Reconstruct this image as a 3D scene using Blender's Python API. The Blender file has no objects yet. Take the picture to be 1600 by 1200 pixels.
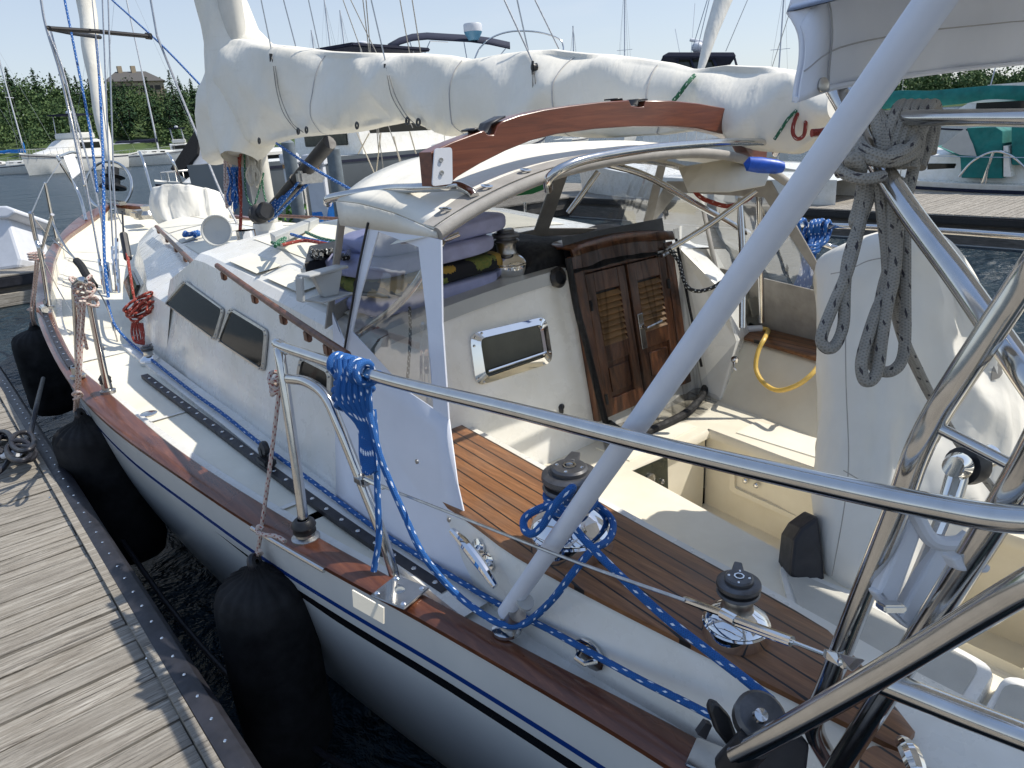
import bpy, bmesh, math, random
from math import sin, cos, pi, radians, sqrt
from mathutils import Vector, Matrix, noise
random.seed(7)
SC = bpy.context.scene
COL = SC.collection
# ------------------------------------------------------------------ camera
F = 1100.0
PITCH, ROLL, AZ = radians(20.0), radians(3.3), radians(40.0)
CAM = Vector((-2.35, 0.0, 2.6))
R0 = Vector((cos(AZ), -sin(AZ), 0)); U0 = Vector((sin(PITCH)*sin(AZ), sin(PITCH)*cos(AZ), cos(PITCH)))
F0 = Vector((cos(PITCH)*sin(AZ), cos(PITCH)*cos(AZ), -sin(PITCH)))
RT = R0*cos(ROLL) - U0*sin(ROLL); UP = R0*sin(ROLL) + U0*cos(ROLL)
cam_d = bpy.data.cameras.new('camera'); cam = bpy.data.objects.new('camera', cam_d); COL.objects.link(cam)
m3 = Matrix((RT, UP, -F0)).transposed()
cam.matrix_world = Matrix.Translation(CAM) @ m3.to_4x4()
cam_d.sensor_width = 36; cam_d.lens = F/1600*36; cam_d.clip_start = 0.05; cam_d.clip_end = 6000
SC.camera = cam
# ------------------------------------------------------------------ world, sun
SUN = Vector((0.65, -0.37, 1.0)).normalized()
w = bpy.data.worlds.new('World'); SC.world = w; w.use_nodes = True
nt = w.node_tree; nt.nodes.clear()
sky = nt.nodes.new('ShaderNodeTexSky'); sky.sky_type = 'NISHITA'; sky.sun_disc = False
sky.sun_elevation = math.asin(SUN.z); sky.sun_rotation = math.atan2(SUN.x, SUN.y)
sky.altitude = 0; sky.air_density = 1.0; sky.dust_density = 1.1; sky.ozone_density = 2.2
bg = nt.nodes.new('ShaderNodeBackground'); bg.inputs[1].default_value = 0.145
out = nt.nodes.new('ShaderNodeOutputWorld')
g_ = nt.nodes.new('ShaderNodeTexCoord'); sp = nt.nodes.new('ShaderNodeSeparateXYZ'); nt.links.new(g_.outputs['Generated'], sp.inputs[0])
rm = nt.nodes.new('ShaderNodeValToRGB'); nt.links.new(sp.outputs[2], rm.inputs[0])
rm.color_ramp.elements[0].position = 0.0; rm.color_ramp.elements[0].color = (.55, .585, .63, 1)
rm.color_ramp.elements[1].position = .36; rm.color_ramp.elements[1].color = (.33, .41, .55, 1)
e_ = rm.color_ramp.elements.new(1.0); e_.color = (.22, .33, .56, 1)
cl = nt.nodes.new('ShaderNodeTexNoise'); cl.inputs['Scale'].default_value = 3.2; cl.inputs['Detail'].default_value = 7; cl.inputs['Roughness'].default_value = .6
mpp = nt.nodes.new('ShaderNodeMapping'); mpp.inputs['Scale'].default_value = (1, 1, 4.5); nt.links.new(g_.outputs['Generated'], mpp.inputs[0]); nt.links.new(mpp.outputs[0], cl.inputs['Vector'])
cr = nt.nodes.new('ShaderNodeValToRGB'); nt.links.new(cl.outputs['Fac'], cr.inputs[0]); cr.color_ramp.elements[0].position = .56; cr.color_ramp.elements[0].color = (0, 0, 0, 1); cr.color_ramp.elements[1].position = .80; cr.color_ramp.elements[1].color = (.45, .45, .45, 1)
mc = nt.nodes.new('ShaderNodeMix'); mc.data_type = 'RGBA'; nt.links.new(cr.outputs[0], mc.inputs[0]); nt.links.new(rm.outputs[0], mc.inputs[6]); mc.inputs[7].default_value = (.60, .60, .63, 1)
sc = nt.nodes.new('ShaderNodeVectorMath'); sc.operation = 'SCALE'; sc.inputs[3].default_value = 5.7; nt.links.new(mc.outputs[2], sc.inputs[0])
mx = nt.nodes.new('ShaderNodeMix'); mx.data_type = 'RGBA'; mx.inputs[0].default_value = .72; nt.links.new(sky.outputs[0], mx.inputs[6]); nt.links.new(sc.outputs[0], mx.inputs[7])
nt.links.new(mx.outputs[2], bg.inputs[0]); nt.links.new(bg.outputs[0], out.inputs[0])
sun_d = bpy.data.lights.new('sun', 'SUN'); sun_d.energy = 3.3; sun_d.angle = radians(0.55); sun_d.color = (1.0, 0.94, 0.84)
sun = bpy.data.objects.new('sun', sun_d); COL.objects.link(sun)
sun.rotation_euler = SUN.to_track_quat('Z', 'Y').to_euler(); sun.location = (0, 0, 30)
vs = SC.view_settings; vs.view_transform = 'Standard'; vs.look = 'None'; vs.exposure = 0.58; vs.gamma = 1.0; vs.use_curve_mapping = False
SC.render.engine = 'CYCLES'
SC.cycles.max_bounces = 8; SC.cycles.transparent_max_bounces = 24
# ------------------------------------------------------------------ picking points
def ray(px, py):
    u = (px-800)/F; v = -(py-600)/F
    return F0 + RT*u + UP*v
def Pz(px, py, z): d = ray(px, py); return CAM + d*((z-CAM.z)/d.z)
def Px(px, py, x): d = ray(px, py); return CAM + d*((x-CAM.x)/d.x)
def Py(px, py, y): d = ray(px, py); return CAM + d*((y-CAM.y)/d.y)
def Pd(px, py, dep): return CAM + ray(px, py)*dep
def Pb(px, py, off=0.0):           # on the sloping cabin bulkhead
    d = ray(px, py); t = (2.2-off+(CAM.z-1.1)*.2-CAM.y)/(d.y-.2*d.z); return CAM + d*t
def Psd(px, py, off=0.0):          # on the sloping house side
    d = ray(px, py); t = (-1.25-off+(CAM.z-1.2)*.267-CAM.x)/(d.x-.267*d.z); return CAM + d*t
def V(*a): return Vector(a)
# ------------------------------------------------------------------ mesh building
WL = {}
class MB:
    def __init__(s): s.v = []; s.f = []; s.uv = []
    def add(s, vs_, fs, uvs=None):
        b = len(s.v); s.v += [Vector(p) for p in vs_]
        for i, f in enumerate(fs):
            s.f.append(tuple(b+k for k in f))
            s.uv.append(uvs[i] if uvs else [(0, 0)]*len(f))
        return s
    def box(s, c, size, rz=0.0, M=None, bev=0.0):
        x, y, z = [a/2 for a in size]
        bm = bmesh.new(); bmesh.ops.create_cube(bm, size=1.0)
        for vv in bm.verts: vv.co = Vector((vv.co.x*2*x, vv.co.y*2*y, vv.co.z*2*z))
        if bev > 0: bmesh.ops.bevel(bm, geom=bm.edges[:], offset=bev, segments=2, affect='EDGES')
        T = Matrix.Translation(Vector(c)) @ (M.to_4x4() if M else Matrix.Rotation(rz, 4, 'Z'))
        bm.verts.ensure_lookup_table()
        s.add([T @ vv.co for vv in bm.verts], [tuple(q.index for q in f.verts) for f in bm.faces]); bm.free(); return s
    def grid(s, rows, close_u=False, close_v=False, flip=False):
        n = len(rows); m = len(rows[0]); vs_ = [p for r in rows for p in r]; fs = []; uvs = []
        for i in range(n if close_v else n-1):
            for j in range(m if close_u else m-1):
                a, b, c, d = i*m+j, i*m+(j+1) % m, ((i+1) % n)*m+(j+1) % m, ((i+1) % n)*m+j
                q = (a, b, c, d); uv = [(j, i), (j+1, i), (j+1, i+1), (j, i+1)]
                if flip: q = q[::-1]; uv = uv[::-1]
                fs.append(q); uvs.append(uv)
        return s.add(vs_, fs, uvs)
    def tube(s, pts, r, n=10, caps=True, rs=None, closed=False):
        pts = [Vector(p) for p in pts]; N = len(pts)
        if N < 2: return s
        T = []
        for i in range(N):
            a = pts[(i-1) % N] if (closed or i > 0) else pts[i]; b = pts[(i+1) % N] if (closed or i < N-1) else pts[i]
            t = b-a; T.append(t.normalized() if t.length > 1e-9 else Vector((0, 0, 1)))
        up = Vector((0, 0, 1)) if abs(T[0].z) < .9 else Vector((1, 0, 0))
        nrm = T[0].cross(up).normalized(); vs_ = []; L = [0.0]
        for i in range(N):
            if i > 0:
                q = T[i-1].rotation_difference(T[i]); nrm = (q @ nrm); nrm = (nrm - T[i]*nrm.dot(T[i])).normalized(); L.append(L[-1]+(pts[i]-pts[i-1]).length)
            bn = T[i].cross(nrm); rr = rs[i] if rs else r
            for k in range(n):
                a = 2*pi*k/n; vs_.append(pts[i] + (nrm*cos(a)+bn*sin(a))*rr)
        fs = []; uvs = []
        for i in range(N if closed else N-1):
            i2 = (i+1) % N; l2 = L[i+1] if i+1 < N else L[i]+(pts[0]-pts[i]).length
            for k in range(n):
                k2 = (k+1) % n
                fs.append((i*n+k, i*n+k2, i2*n+k2, i2*n+k)); uvs.append([(k/n, L[i]), ((k+1)/n, L[i]), ((k+1)/n, l2), (k/n, l2)])
        if caps and not closed:
            fs.append(tuple(range(n))[::-1]); uvs.append([(0, 0)]*n)
            fs.append(tuple((N-1)*n+k for k in range(n))); uvs.append([(0, L[-1])]*n)
        return s.add(vs_, fs, uvs)
    def lathe(s, prof, c, axis=(0, 0, 1), n=28):
        ax = Vector(axis).normalized(); q = Vector((0, 0, 1)).rotation_difference(ax); c = Vector(c); rows = []
        for (r, h) in prof:
            rows.append([c + q @ Vector((r*cos(2*pi*k/n), r*sin(2*pi*k/n), h)) for k in range(n)])
        return s.grid(rows, close_u=True)
    def ball(s, c, r, n=10, m=7):
        if not isinstance(r, (tuple, list)): r = (r, r, r)
        rows = []
        for i in range(m+1):
            a = -pi/2+pi*i/m
            rows.append([Vector(c)+Vector((r[0]*cos(a)*cos(2*pi*k/n), r[1]*cos(a)*sin(2*pi*k/n), r[2]*sin(a))) for k in range(n)])
        return s.grid(rows, close_u=True)
    def slab(s, poly, d):        # polygon extruded by vector d
        n = len(poly); d = Vector(d); vs_ = [Vector(p) for p in poly]+[Vector(p)+d for p in poly]
        fs = [tuple(range(n))[::-1], tuple(n+k for k in range(n))]+[(k, (k+1) % n, n+(k+1) % n, n+k) for k in range(n)]
        return s.add(vs_, fs)
    def build(s, name, mat, parent=None, smooth=True, bevel=0.0, seg=2, solid=0.0, autosm=35, sub=0, **kw):
        if not s.v: s.v = [Vector((0, 0, 0))]
        lo = Vector([min(p[i] for p in s.v) for i in range(3)]); hi = Vector([max(p[i] for p in s.v) for i in range(3)])
        c = Vector(((lo.x+hi.x)/2, (lo.y+hi.y)/2, lo.z))
        me = bpy.data.meshes.new(name); me.from_pydata([p-c for p in s.v], [], s.f)
        ul = me.uv_layers.new(name='UVMap'); flat = [x for f in s.uv for uv in f for x in uv]
        if len(flat) == len(ul.data)*2: ul.data.foreach_set('uv', flat)
        me.materials.append(mat)
        bm = bmesh.new(); bm.from_mesh(me); bmesh.ops.recalc_face_normals(bm, faces=bm.faces); bm.to_mesh(me); bm.free()
        if smooth: me.polygons.foreach_set('use_smooth', [True]*len(me.polygons)); me.set_sharp_from_angle(angle=radians(autosm))
        o = bpy.data.objects.new(name, me); COL.objects.link(o); WL[o] = c
        if parent: o.parent = parent; o.location = c-WL[parent]
        else: o.location = c
        if solid: md = o.modifiers.new('solid', 'SOLIDIFY'); md.thickness = solid; md.offset = 0
        if bevel: md = o.modifiers.new('bevel', 'BEVEL'); md.width = bevel; md.segments = seg; md.limit_method = 'ANGLE'; md.angle_limit = radians(35); md.harden_normals = False
        if sub: md = o.modifiers.new('sub', 'SUBSURF'); md.levels = sub; md.render_levels = sub
        for k, v_ in kw.items(): o[k] = v_
        return o
def thing(name, loc, label, category, group=None):
    o = bpy.data.objects.new(name, None); COL.objects.link(o); o.location = loc; WL[o] = Vector(loc); o.empty_display_size = .1
    o['label'] = label; o['category'] = category
    if group: o['group'] = group
    return o
def tag(o, label, category, group=None):
    o['label'] = label; o['category'] = category
    if group: o['group'] = group
    return o
def copy_tree(o, parent=None, label=None):
    c = o.copy(); COL.objects.link(c)
    if parent: c.parent = parent
    if label: c['label'] = label
    for ch in [x for x in bpy.data.objects if x.parent == o]: copy_tree(ch, c)
    return c
def spl(pts, sub=6, closed=False):          # Catmull-Rom
    P = [Vector(p) for p in pts]; n = len(P)
    if n < 3: return P
    o = []
    for i in range(n if closed else n-1):
        p0 = P[(i-1) % n] if (closed or i > 0) else P[0]*2-P[1]; p1 = P[i]; p2 = P[(i+1) % n]
        p3 = P[(i+2) % n] if (closed or i+2 < n) else P[n-1]*2-P[n-2]
        for k in range(sub):
            t = k/sub; o.append(.5*((2*p1)+(p2-p0)*t+(2*p0-5*p1+4*p2-p3)*t*t+(3*p1-p0-3*p2+p3)*t**3))
    if not closed: o.append(P[-1])
    return o
def interp(tab, x):
    if x <= tab[0][0]: return tab[0][1]
    for (a, b), (c, d) in zip(tab, tab[1:]):
        if x <= c: return b+(d-b)*(x-a)/(c-a)
    return tab[-1][1]
def cinterp(tab, x):           # smooth table interpolation
    if x <= tab[0][0]: return tab[0][1]
    if x >= tab[-1][0]: return tab[-1][1]
    for i in range(len(tab)-1):
        a, b = tab[i]; c, d = tab[i+1]
        if x <= c:
            ml = (d-tab[i-1][1])/(c-tab[i-1][0]) if i > 0 else (d-b)/(c-a)
            mr = (tab[i+2][1]-b)/(tab[i+2][0]-a) if i+2 < len(tab) else (d-b)/(c-a)
            h = c-a; t = (x-a)/h
            return (2*t**3-3*t*t+1)*b+(t**3-2*t*t+t)*h*ml+(-2*t**3+3*t*t)*d+(t**3-t*t)*h*mr
# ------------------------------------------------------------------ materials
def newmat(name):
    m = bpy.data.materials.new(name); m.use_nodes = True; t = m.node_tree; b = t.nodes['Principled BSDF']; return m, t, b
def N(t, ty, **kw):
    n = t.nodes.new(ty)
    for k, v_ in kw.items():
        if hasattr(n, k): setattr(n, k, v_)
    return n
def mathn(t, op, a, b=None, c=None):
    n = t.nodes.new('ShaderNodeMath'); n.operation = op
    for i, x in enumerate((a, b, c)):
        if x is None: continue
        if isinstance(x, (int, float)): n.inputs[i].default_value = x
        else: t.links.new(x, n.inputs[i])
    return n.outputs[0]
def mixc(t, fac, a, b, mode='MIX'):
    n = t.nodes.new('ShaderNodeMix'); n.data_type = 'RGBA'; n.blend_type = mode
    for i, x in ((0, fac), (6, a), (7, b)):
        if isinstance(x, (int, float)): n.inputs[i].default_value = x
        elif isinstance(x, tuple): n.inputs[i].default_value = (*x[:3], 1)
        else: t.links.new(x, n.inputs[i])
    return n.outputs[2]
def ramp(t, fac, stops):
    n = t.nodes.new('ShaderNodeValToRGB'); cr = n.color_ramp
    while len(cr.elements) < len(stops): cr.elements.new(.5)
    for e, (p, c) in zip(cr.elements, stops): e.position = p; e.color = (*c, 1) if len(c) == 3 else c
    t.links.new(fac, n.inputs[0]); return n.outputs[0]
def coords(t, kind='Object', scale=(1, 1, 1), rot=(0, 0, 0)):
    tc = t.nodes.new('ShaderNodeTexCoord'); mp = t.nodes.new('ShaderNodeMapping'); mp.inputs['Scale'].default_value = scale; mp.inputs['Rotation'].default_value = rot
    if kind == 'World':
        g = t.nodes.new('ShaderNodeNewGeometry'); t.links.new(g.outputs['Position'], mp.inputs[0])
    else: t.links.new(tc.outputs[kind], mp.inputs[0])
    return mp.outputs[0]
def noisen(t, vec, scale, detail=4, rough=.55, dist=0.0):
    n = t.nodes.new('ShaderNodeTexNoise'); n.inputs['Scale'].default_value = scale; n.inputs['Detail'].default_value = detail
    n.inputs['Roughness'].default_value = rough; n.inputs['Distortion'].default_value = dist
    if vec is not None: t.links.new(vec, n.inputs['Vector'])
    return n.outputs['Fac']
def bump(t, b, h, strength, dist):
    n = t.nodes.new('ShaderNodeBump'); n.inputs['Strength'].default_value = strength; n.inputs['Distance'].default_value = dist
    t.links.new(h, n.inputs['Height']); t.links.new(n.outputs[0], b.inputs['Normal']); return n
def basic(name, col, rough=.5, metal=0.0, var=.08, vs=6.0, bs=0.0, bd=.001, bsc=60, coat=0.0, dark=None, spec=.5, wscale=(1, 1, 1)):
    m, t, b = newmat(name); w_ = coords(t, 'World', wscale)
    f = noisen(t, w_, vs, 6, .6)
    d = dark if dark else tuple(c*(1-var*2) for c in col)
    lt = tuple(min(1, c*(1+var)) for c in col)
    t.links.new(ramp(t, f, [(.3, d), (.7, lt)]), b.inputs['Base Color'])
    b.inputs['Roughness'].default_value = rough; b.inputs['Metallic'].default_value = metal
    b.inputs['Coat Weight'].default_value = coat; b.inputs['Specular IOR Level'].default_value = spec
    r2 = ramp(t, noisen(t, w_, vs*2.3, 5), [(.3, (rough*.85,)*3), (.7, (min(1, rough*1.2),)*3)])
    t.links.new(r2, b.inputs['Roughness'])
    if bs: bump(t, b, noisen(t, w_, bsc, 3), bs, bd)
    return m
M = {}
M['gelcoat'] = basic('white_gelcoat', (.77, .765, .73), .28, var=.03, vs=4.5, coat=.15, dark=(.69, .67, .60))
M['gelcoat_grey'] = basic('grey_gelcoat', (.42, .43, .42), .35, var=.04)
M['cream'] = basic('cream_gelcoat', (.80, .75, .62), .35, var=.04, vs=3, bs=.25, bd=.0008, bsc=260, dark=(.70, .64, .51))
M['nonskid'] = basic('cream_nonskid_deck', (.80, .76, .64), .6, var=.03, vs=3, bs=.5, bd=.001, bsc=330, dark=(.72, .68, .56))
M['nonskid_grey'] = basic('grey_nonskid_pad', (.50, .49, .44), .75, var=.05, vs=8, bs=.6, bd=.0015, bsc=300)
M['steel'] = basic('stainless_steel', (.63, .62, .60), .13, 1.0, var=.05, vs=25, bs=.03, bd=.001, bsc=14)
M['steel_dull'] = basic('brushed_steel', (.50, .49, .47), .32, 1.0, var=.12, vs=40)
M['chrome'] = basic('polished_chrome', (.80, .80, .80), .05, 1.0, var=.02, vs=12)
M['black'] = basic('black_plastic', (.018, .018, .02), .4, var=.2, vs=20)
M['winch_black'] = basic('anodised_winch_head', (.13, .13, .135), .36, 0.7, var=.15, vs=30, bs=.2, bd=.0005, bsc=200)
M['rubber'] = basic('black_rubber_strip', (.022, .022, .028), .45, var=.25, vs=14, bs=.3, bd=.002, bsc=30)
M['fender'] = basic('black_fender_cloth', (.020, .020, .021), .9, var=.4, vs=5, bs=.5, bd=.0015, bsc=400, spec=.2)
M['pole_white'] = basic('white_painted_pole', (.68, .72, .80), .35, var=.03, vs=12)
M['white_plastic'] = basic('white_plastic', (.66, .68, .72), .4, var=.04)
M['spar_dark'] = basic('dark_bronze_spar', (.018, .016, .015), .5, 0.0, var=.2)
M['mast'] = basic('cream_painted_mast', (.62, .60, .54), .4, var=.06)
M['bronze'] = basic('weathered_brown_wood', (.16, .07, .04), .4, var=.3, vs=30)
M['navy'] = basic('navy_canvas', (.012, .016, .04), .85, var=.2, vs=20)
M['blackcloth'] = basic('black_canvas', (.012, .012, .013), .8, var=.3, vs=20, bs=.25, bd=.01, bsc=9)
M['teal'] = basic('teal_canvas', (.012, .17, .155), .8, var=.15, vs=4, bs=.5, bd=.02, bsc=3)
M['bluebag'] = basic('blue_plastic_clip', (.01, .09, .5), .4, var=.15, vs=30)
M['bluecush'] = basic('slate_blue_cushion_cloth', (.36, .38, .58), .9, var=.1, vs=9, bs=.35, bd=.002, bsc=140)
M['khaki'] = basic('grey_green_bag_cloth', (.25, .24, .20), .9, var=.1, vs=9, bs=.5, bd=.01, bsc=15)
M['yellow'] = basic('yellow_hose', (.75, .50, .12), .3, var=.08, vs=30)
M['redplastic'] = basic('red_plastic', (.6, .03, .02), .4, var=.1)
M['glass_dark'] = basic('dark_tinted_glass', (.012, .014, .013), .06, var=.1, vs=2, bs=.05, bd=.01, bsc=4, spec=.3)
M['glass_smoke'] = basic('smoked_acrylic', (.035, .04, .03), .1, var=.2, vs=8)
M['radarblue'] = basic('pale_blue_dome', (.12, .30, .45), .4, var=.05)
M['tan'] = basic('tan_wall', (.36, .29, .20), .8)
M['roofgrey'] = basic('grey_roof', (.10, .095, .09), .9)
M['lightwood'] = basic('light_brown_wood', (.36, .20, .08), .5, var=.2, vs=12)
M['grey_hull'] = basic('grey_hull_paint', (.13, .15, .165), .35, var=.1, vs=.6, coat=.2)
M['piling'] = basic('grey_painted_piling', (.16, .19, .21), .7, var=.15)
M['bark'] = basic('bark', (.09, .07, .05), .9)
M['greenplant'] = basic('green_bush_leaves', (.10, .25, .04), .8, var=.3, vs=10)

def mk_canvas():
    m, t, b = newmat('cream_sail_canvas'); w_ = coords(t, 'World')
    f = noisen(t, w_, 1.6, 5, .6)
    base = ramp(t, f, [(.3, (.73, .69, .59)), (.7, (.84, .81, .73))])
    st = noisen(t, coords(t, 'World', (1.2, 1.2, 5)), 3, 5, .7)
    base = mixc(t, ramp(t, st, [(.58, (0, 0, 0)), (.8, (.35, .35, .35))]), base, (.58, .53, .42))
    t.links.new(base, b.inputs['Base Color']); b.inputs['Roughness'].default_value = .85; b.inputs['Specular IOR Level'].default_value = .25
    # creases that run across the cloth, and a fine weave
    h1 = noisen(t, coords(t, 'World', (1, 2.6, .8), (0.5, 0, 0)), 3.6, 4, .5, .35)
    h3 = noisen(t, w_, 420, 2)
    hs = mathn(t, 'ADD', mathn(t, 'MULTIPLY', h1, 1.0), mathn(t, 'MULTIPLY', h3, .012))
    bump(t, b, hs, .38, .05)
    return m
M['canvas'] = mk_canvas()
def mk_canvas2():
    m, t, b = newmat('off_white_cover_cloth'); w_ = coords(t, 'World')
    f = noisen(t, w_, 2.2, 5, .6)
    t.links.new(ramp(t, f, [(.3, (.74, .715, .65)), (.7, (.84, .82, .76))]), b.inputs['Base Color']); b.inputs['Roughness'].default_value = .85; b.inputs['Specular IOR Level'].default_value = .25
    h1 = noisen(t, coords(t, 'World', (1.6, 1.6, .7)), 2.4, 3, .5, .4); h3 = noisen(t, w_, 380, 2)
    bump(t, b, mathn(t, 'ADD', h1, mathn(t, 'MULTIPLY', h3, .012)), .6, .06); return m
M['cover'] = mk_canvas2()
M['bimini'] = basic('pale_grey_bimini_canvas', (.75, .78, .85), .85, var=.03, vs=3, bs=.3, bd=.001, bsc=420, spec=.2)
M['seam'] = basic('pale_seam_thread', (.42, .42, .43), .9, var=.05)
M['greycanvas'] = basic('grey_canvas_sleeve', (.36, .34, .31), .8, var=.1, vs=12, bs=.4, bd=.002, bsc=200)
def mk_rail():
    m, t, b = newmat('varnished_teak_rail'); uv = coords(t, 'World', (14, 1.2, 14))
    f = noisen(t, uv, 3.0, 8, .65, .6); f2 = noisen(t, coords(t, 'World'), 1.6, 4)
    c = ramp(t, f, [(.3, (.06, .020, .011)), (.55, (.14, .050, .024)), (.75, (.26, .10, .045))])
    c = mixc(t, ramp(t, f2, [(.4, (0, 0, 0)), (.7, (.6, .6, .6))]), c, (.09, .022, .012))
    t.links.new(c, b.inputs['Base Color']); b.inputs['Roughness'].default_value = .28; b.inputs['Coat Weight'].default_value = .35; b.inputs['Coat Roughness'].default_value = .12
    t.links.new(ramp(t, f2, [(.35, (.22,)*3), (.65, (.45,)*3)]), b.inputs['Roughness'])
    bump(t, b, f, .25, .002); return m
M['rail'] = mk_rail()
def mk_gal(name, sc, cols):
    m, t, b = newmat(name); f = noisen(t, coords(t, 'World', sc), 3.0, 8, .65, .5)
    t.links.new(ramp(t, f, [(.3, cols[0]), (.55, cols[1]), (.78, cols[2])]), b.inputs['Base Color'])
    b.inputs['Roughness'].default_value = .3; b.inputs['Coat Weight'].default_value = .3; b.inputs['Coat Roughness'].default_value = .15
    bump(t, b, f, .2, .002); return m
M['gallows'] = mk_gal('varnished_mahogany', (1.5, 10, 22), ((.09, .025, .012), (.16, .045, .02), (.22, .07, .03)))
M['door'] = mk_gal('oiled_teak_door', (14, 14, 1.4), ((.04, .015, .008), (.13, .05, .021), (.24, .10, .04)))
def mk_teak(name, ang):
    # planks with black caulking, lines run along the seat
    m, t, b = newmat(name); w_ = coords(t, 'World', (1, 1, 1), (0, 0, ang))
    sx = t.nodes.new('ShaderNodeSeparateXYZ'); t.links.new(w_, sx.inputs[0])
    u = mathn(t, 'DIVIDE', sx.outputs[0], .058); fr = mathn(t, 'FRACT', u); idx = mathn(t, 'FLOOR', u)
    line = mathn(t, 'LESS_THAN', mathn(t, 'ABSOLUTE', mathn(t, 'SUBTRACT', fr, .5)), .05)
    wn = t.nodes.new('ShaderNodeTexWhiteNoise'); wn.noise_dimensions = '1D'; t.links.new(idx, wn.inputs['W'])
    f = noisen(t, coords(t, 'World', (30, 2.2, 10), (0, 0, ang)), 3.0, 8, .7, .5)
    c = ramp(t, f, [(.3, (.13, .055, .024)), (.55, (.26, .12, .05)), (.75, (.38, .195, .095))])
    c = mixc(t, mathn(t, 'MULTIPLY', wn.outputs[0], .65), c, (.13, .06, .03))
    c = mixc(t, ramp(t, noisen(t, coords(t, 'World'), 3.5, 5, .6), [(.5, (0,)*3), (.75, (.35,)*3)]), c, (.22, .17, .13))
    c = mixc(t, line, c, (.012, .01, .009))
    t.links.new(c, b.inputs['Base Color']); b.inputs['Roughness'].default_value = .42
    bump(t, b, mathn(t, 'SUBTRACT', mathn(t, 'MULTIPLY', f, .3), line), .5, .002); return m
M['teak'] = mk_teak('caulked_teak_planks', radians(5.5))
def mk_dock():
    m, t, b = newmat('weathered_dock_planks'); 
    tc = coords(t, 'World'); sx = t.nodes.new('ShaderNodeSeparateXYZ'); t.links.new(tc, sx.inputs[0])
    idx = mathn(t, 'FLOOR', mathn(t, 'DIVIDE', sx.outputs[1], .130))
    wn = t.nodes.new('ShaderNodeTexWhiteNoise'); wn.noise_dimensions = '1D'; t.links.new(idx, wn.inputs['W'])
    off = t.nodes.new('ShaderNodeCombineXYZ'); t.links.new(mathn(t, 'MULTIPLY', wn.outputs[0], 7.0), off.inputs[0]); t.links.new(idx, off.inputs[1])
    ad = t.nodes.new('ShaderNodeVectorMath'); ad.operation = 'ADD'; t.links.new(coords(t, 'World', (1.6, 26, 26)), ad.inputs[0]); t.links.new(off.outputs[0], ad.inputs[1])
    g = noisen(t, ad.outputs[0], 2.2, 10, .72, 1.2)
    blot = noisen(t, coords(t, 'World', (1, 2.2, 1)), 5, 6, .7)
    c = ramp(t, g, [(.33, (.07, .058, .045)), (.43, (.24, .215, .18)), (.53, (.36, .33, .28)), (.66, (.52, .485, .425))])
    c = mixc(t, ramp(t, blot, [(.45, (0, 0, 0)), (.7, (.55,)*3)]), c, (.20, .17, .13))
    c = mixc(t, mathn(t, 'MULTIPLY', wn.outputs[0], .5), c, (.22, .20, .17))
    ad2 = t.nodes.new('ShaderNodeVectorMath'); ad2.operation = 'ADD'; t.links.new(coords(t, 'World', (1.1, 60, 60)), ad2.inputs[0]); t.links.new(off.outputs[0], ad2.inputs[1])
    crk = ramp(t, noisen(t, ad2.outputs[0], 1.6, 6, .7, .6), [(.60, (0,)*3), (.66, (.85,)*3)])
    c = mixc(t, crk, c, (.05, .042, .034))
    vor = t.nodes.new('ShaderNodeTexVoronoi'); vor.inputs['Scale'].default_value = 5.5; t.links.new(coords(t, 'World', (.6, 2.0, 1)), vor.inputs[0])
    knot = ramp(t, vor.outputs['Distance'], [(.02, (1,)*3), (.07, (0,)*3)])
    c = mixc(t, mathn(t, 'MULTIPLY', knot, .5), c, (.07, .05, .035))
    t.links.new(c, b.inputs['Base Color']); b.inputs['Roughness'].default_value = .85
    bump(t, b, mathn(t, 'SUBTRACT', g, mathn(t, 'MULTIPLY', crk, .5)), 1.0, .008); return m
M['dock'] = mk_dock()
def mk_rope(name, a, bcol, per=.055, wfr=.28, thick=.3, rough=.75, strand=260):
    m, t, b = newmat(name); tc = t.nodes.new('ShaderNodeTexCoord'); sx = t.nodes.new('ShaderNodeSeparateXYZ'); t.links.new(tc.outputs['UV'], sx.inputs[0])
    u, v = sx.outputs[0], sx.outputs[1]
    ph = mathn(t, 'ADD', mathn(t, 'ADD', mathn(t, 'DIVIDE', v, per), mathn(t, 'MULTIPLY', u, 2.0)), mathn(t, 'MULTIPLY', noisen(t, coords(t, 'World'), 9, 2), 1.6))
    fr = mathn(t, 'FRACT', ph)
    k = mathn(t, 'LESS_THAN', fr, wfr)
    k2 = mathn(t, 'LESS_THAN', mathn(t, 'FRACT', mathn(t, 'SUBTRACT', mathn(t, 'MULTIPLY', u, 4.0), mathn(t, 'DIVIDE', v, per*1.7))), thick)
    fl = mathn(t, 'MULTIPLY', k, k2)
    s1 = mathn(t, 'SINE', mathn(t, 'ADD', mathn(t, 'MULTIPLY', v, strand*4), mathn(t, 'MULTIPLY', u, 2*pi*6)))
    s2 = mathn(t, 'SINE', mathn(t, 'SUBTRACT', mathn(t, 'MULTIPLY', v, strand*4), mathn(t, 'MULTIPLY', u, 2*pi*6)))
    br = mathn(t, 'MAXIMUM', s1, s2)
    n_ = noisen(t, coords(t, 'World'), 30, 3)
    ca = mixc(t, n_, tuple(c*.72 for c in a), tuple(min(1, c*1.2) for c in a))
    ca = mixc(t, mathn(t, 'MULTIPLY', mathn(t, 'SUBTRACT', .2, br), .5), ca, tuple(c*.3 for c in a))
    t.links.new(mixc(t, fl, ca, bcol), b.inputs['Base Color']); b.inputs['Roughness'].default_value = rough
    bump(t, b, br, .5, .0015); return m
M['rope_blue'] = mk_rope('blue_braided_rope', (.008, .105, .36), (.70, .76, .85), per=.062, wfr=.2, thick=.34)
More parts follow.
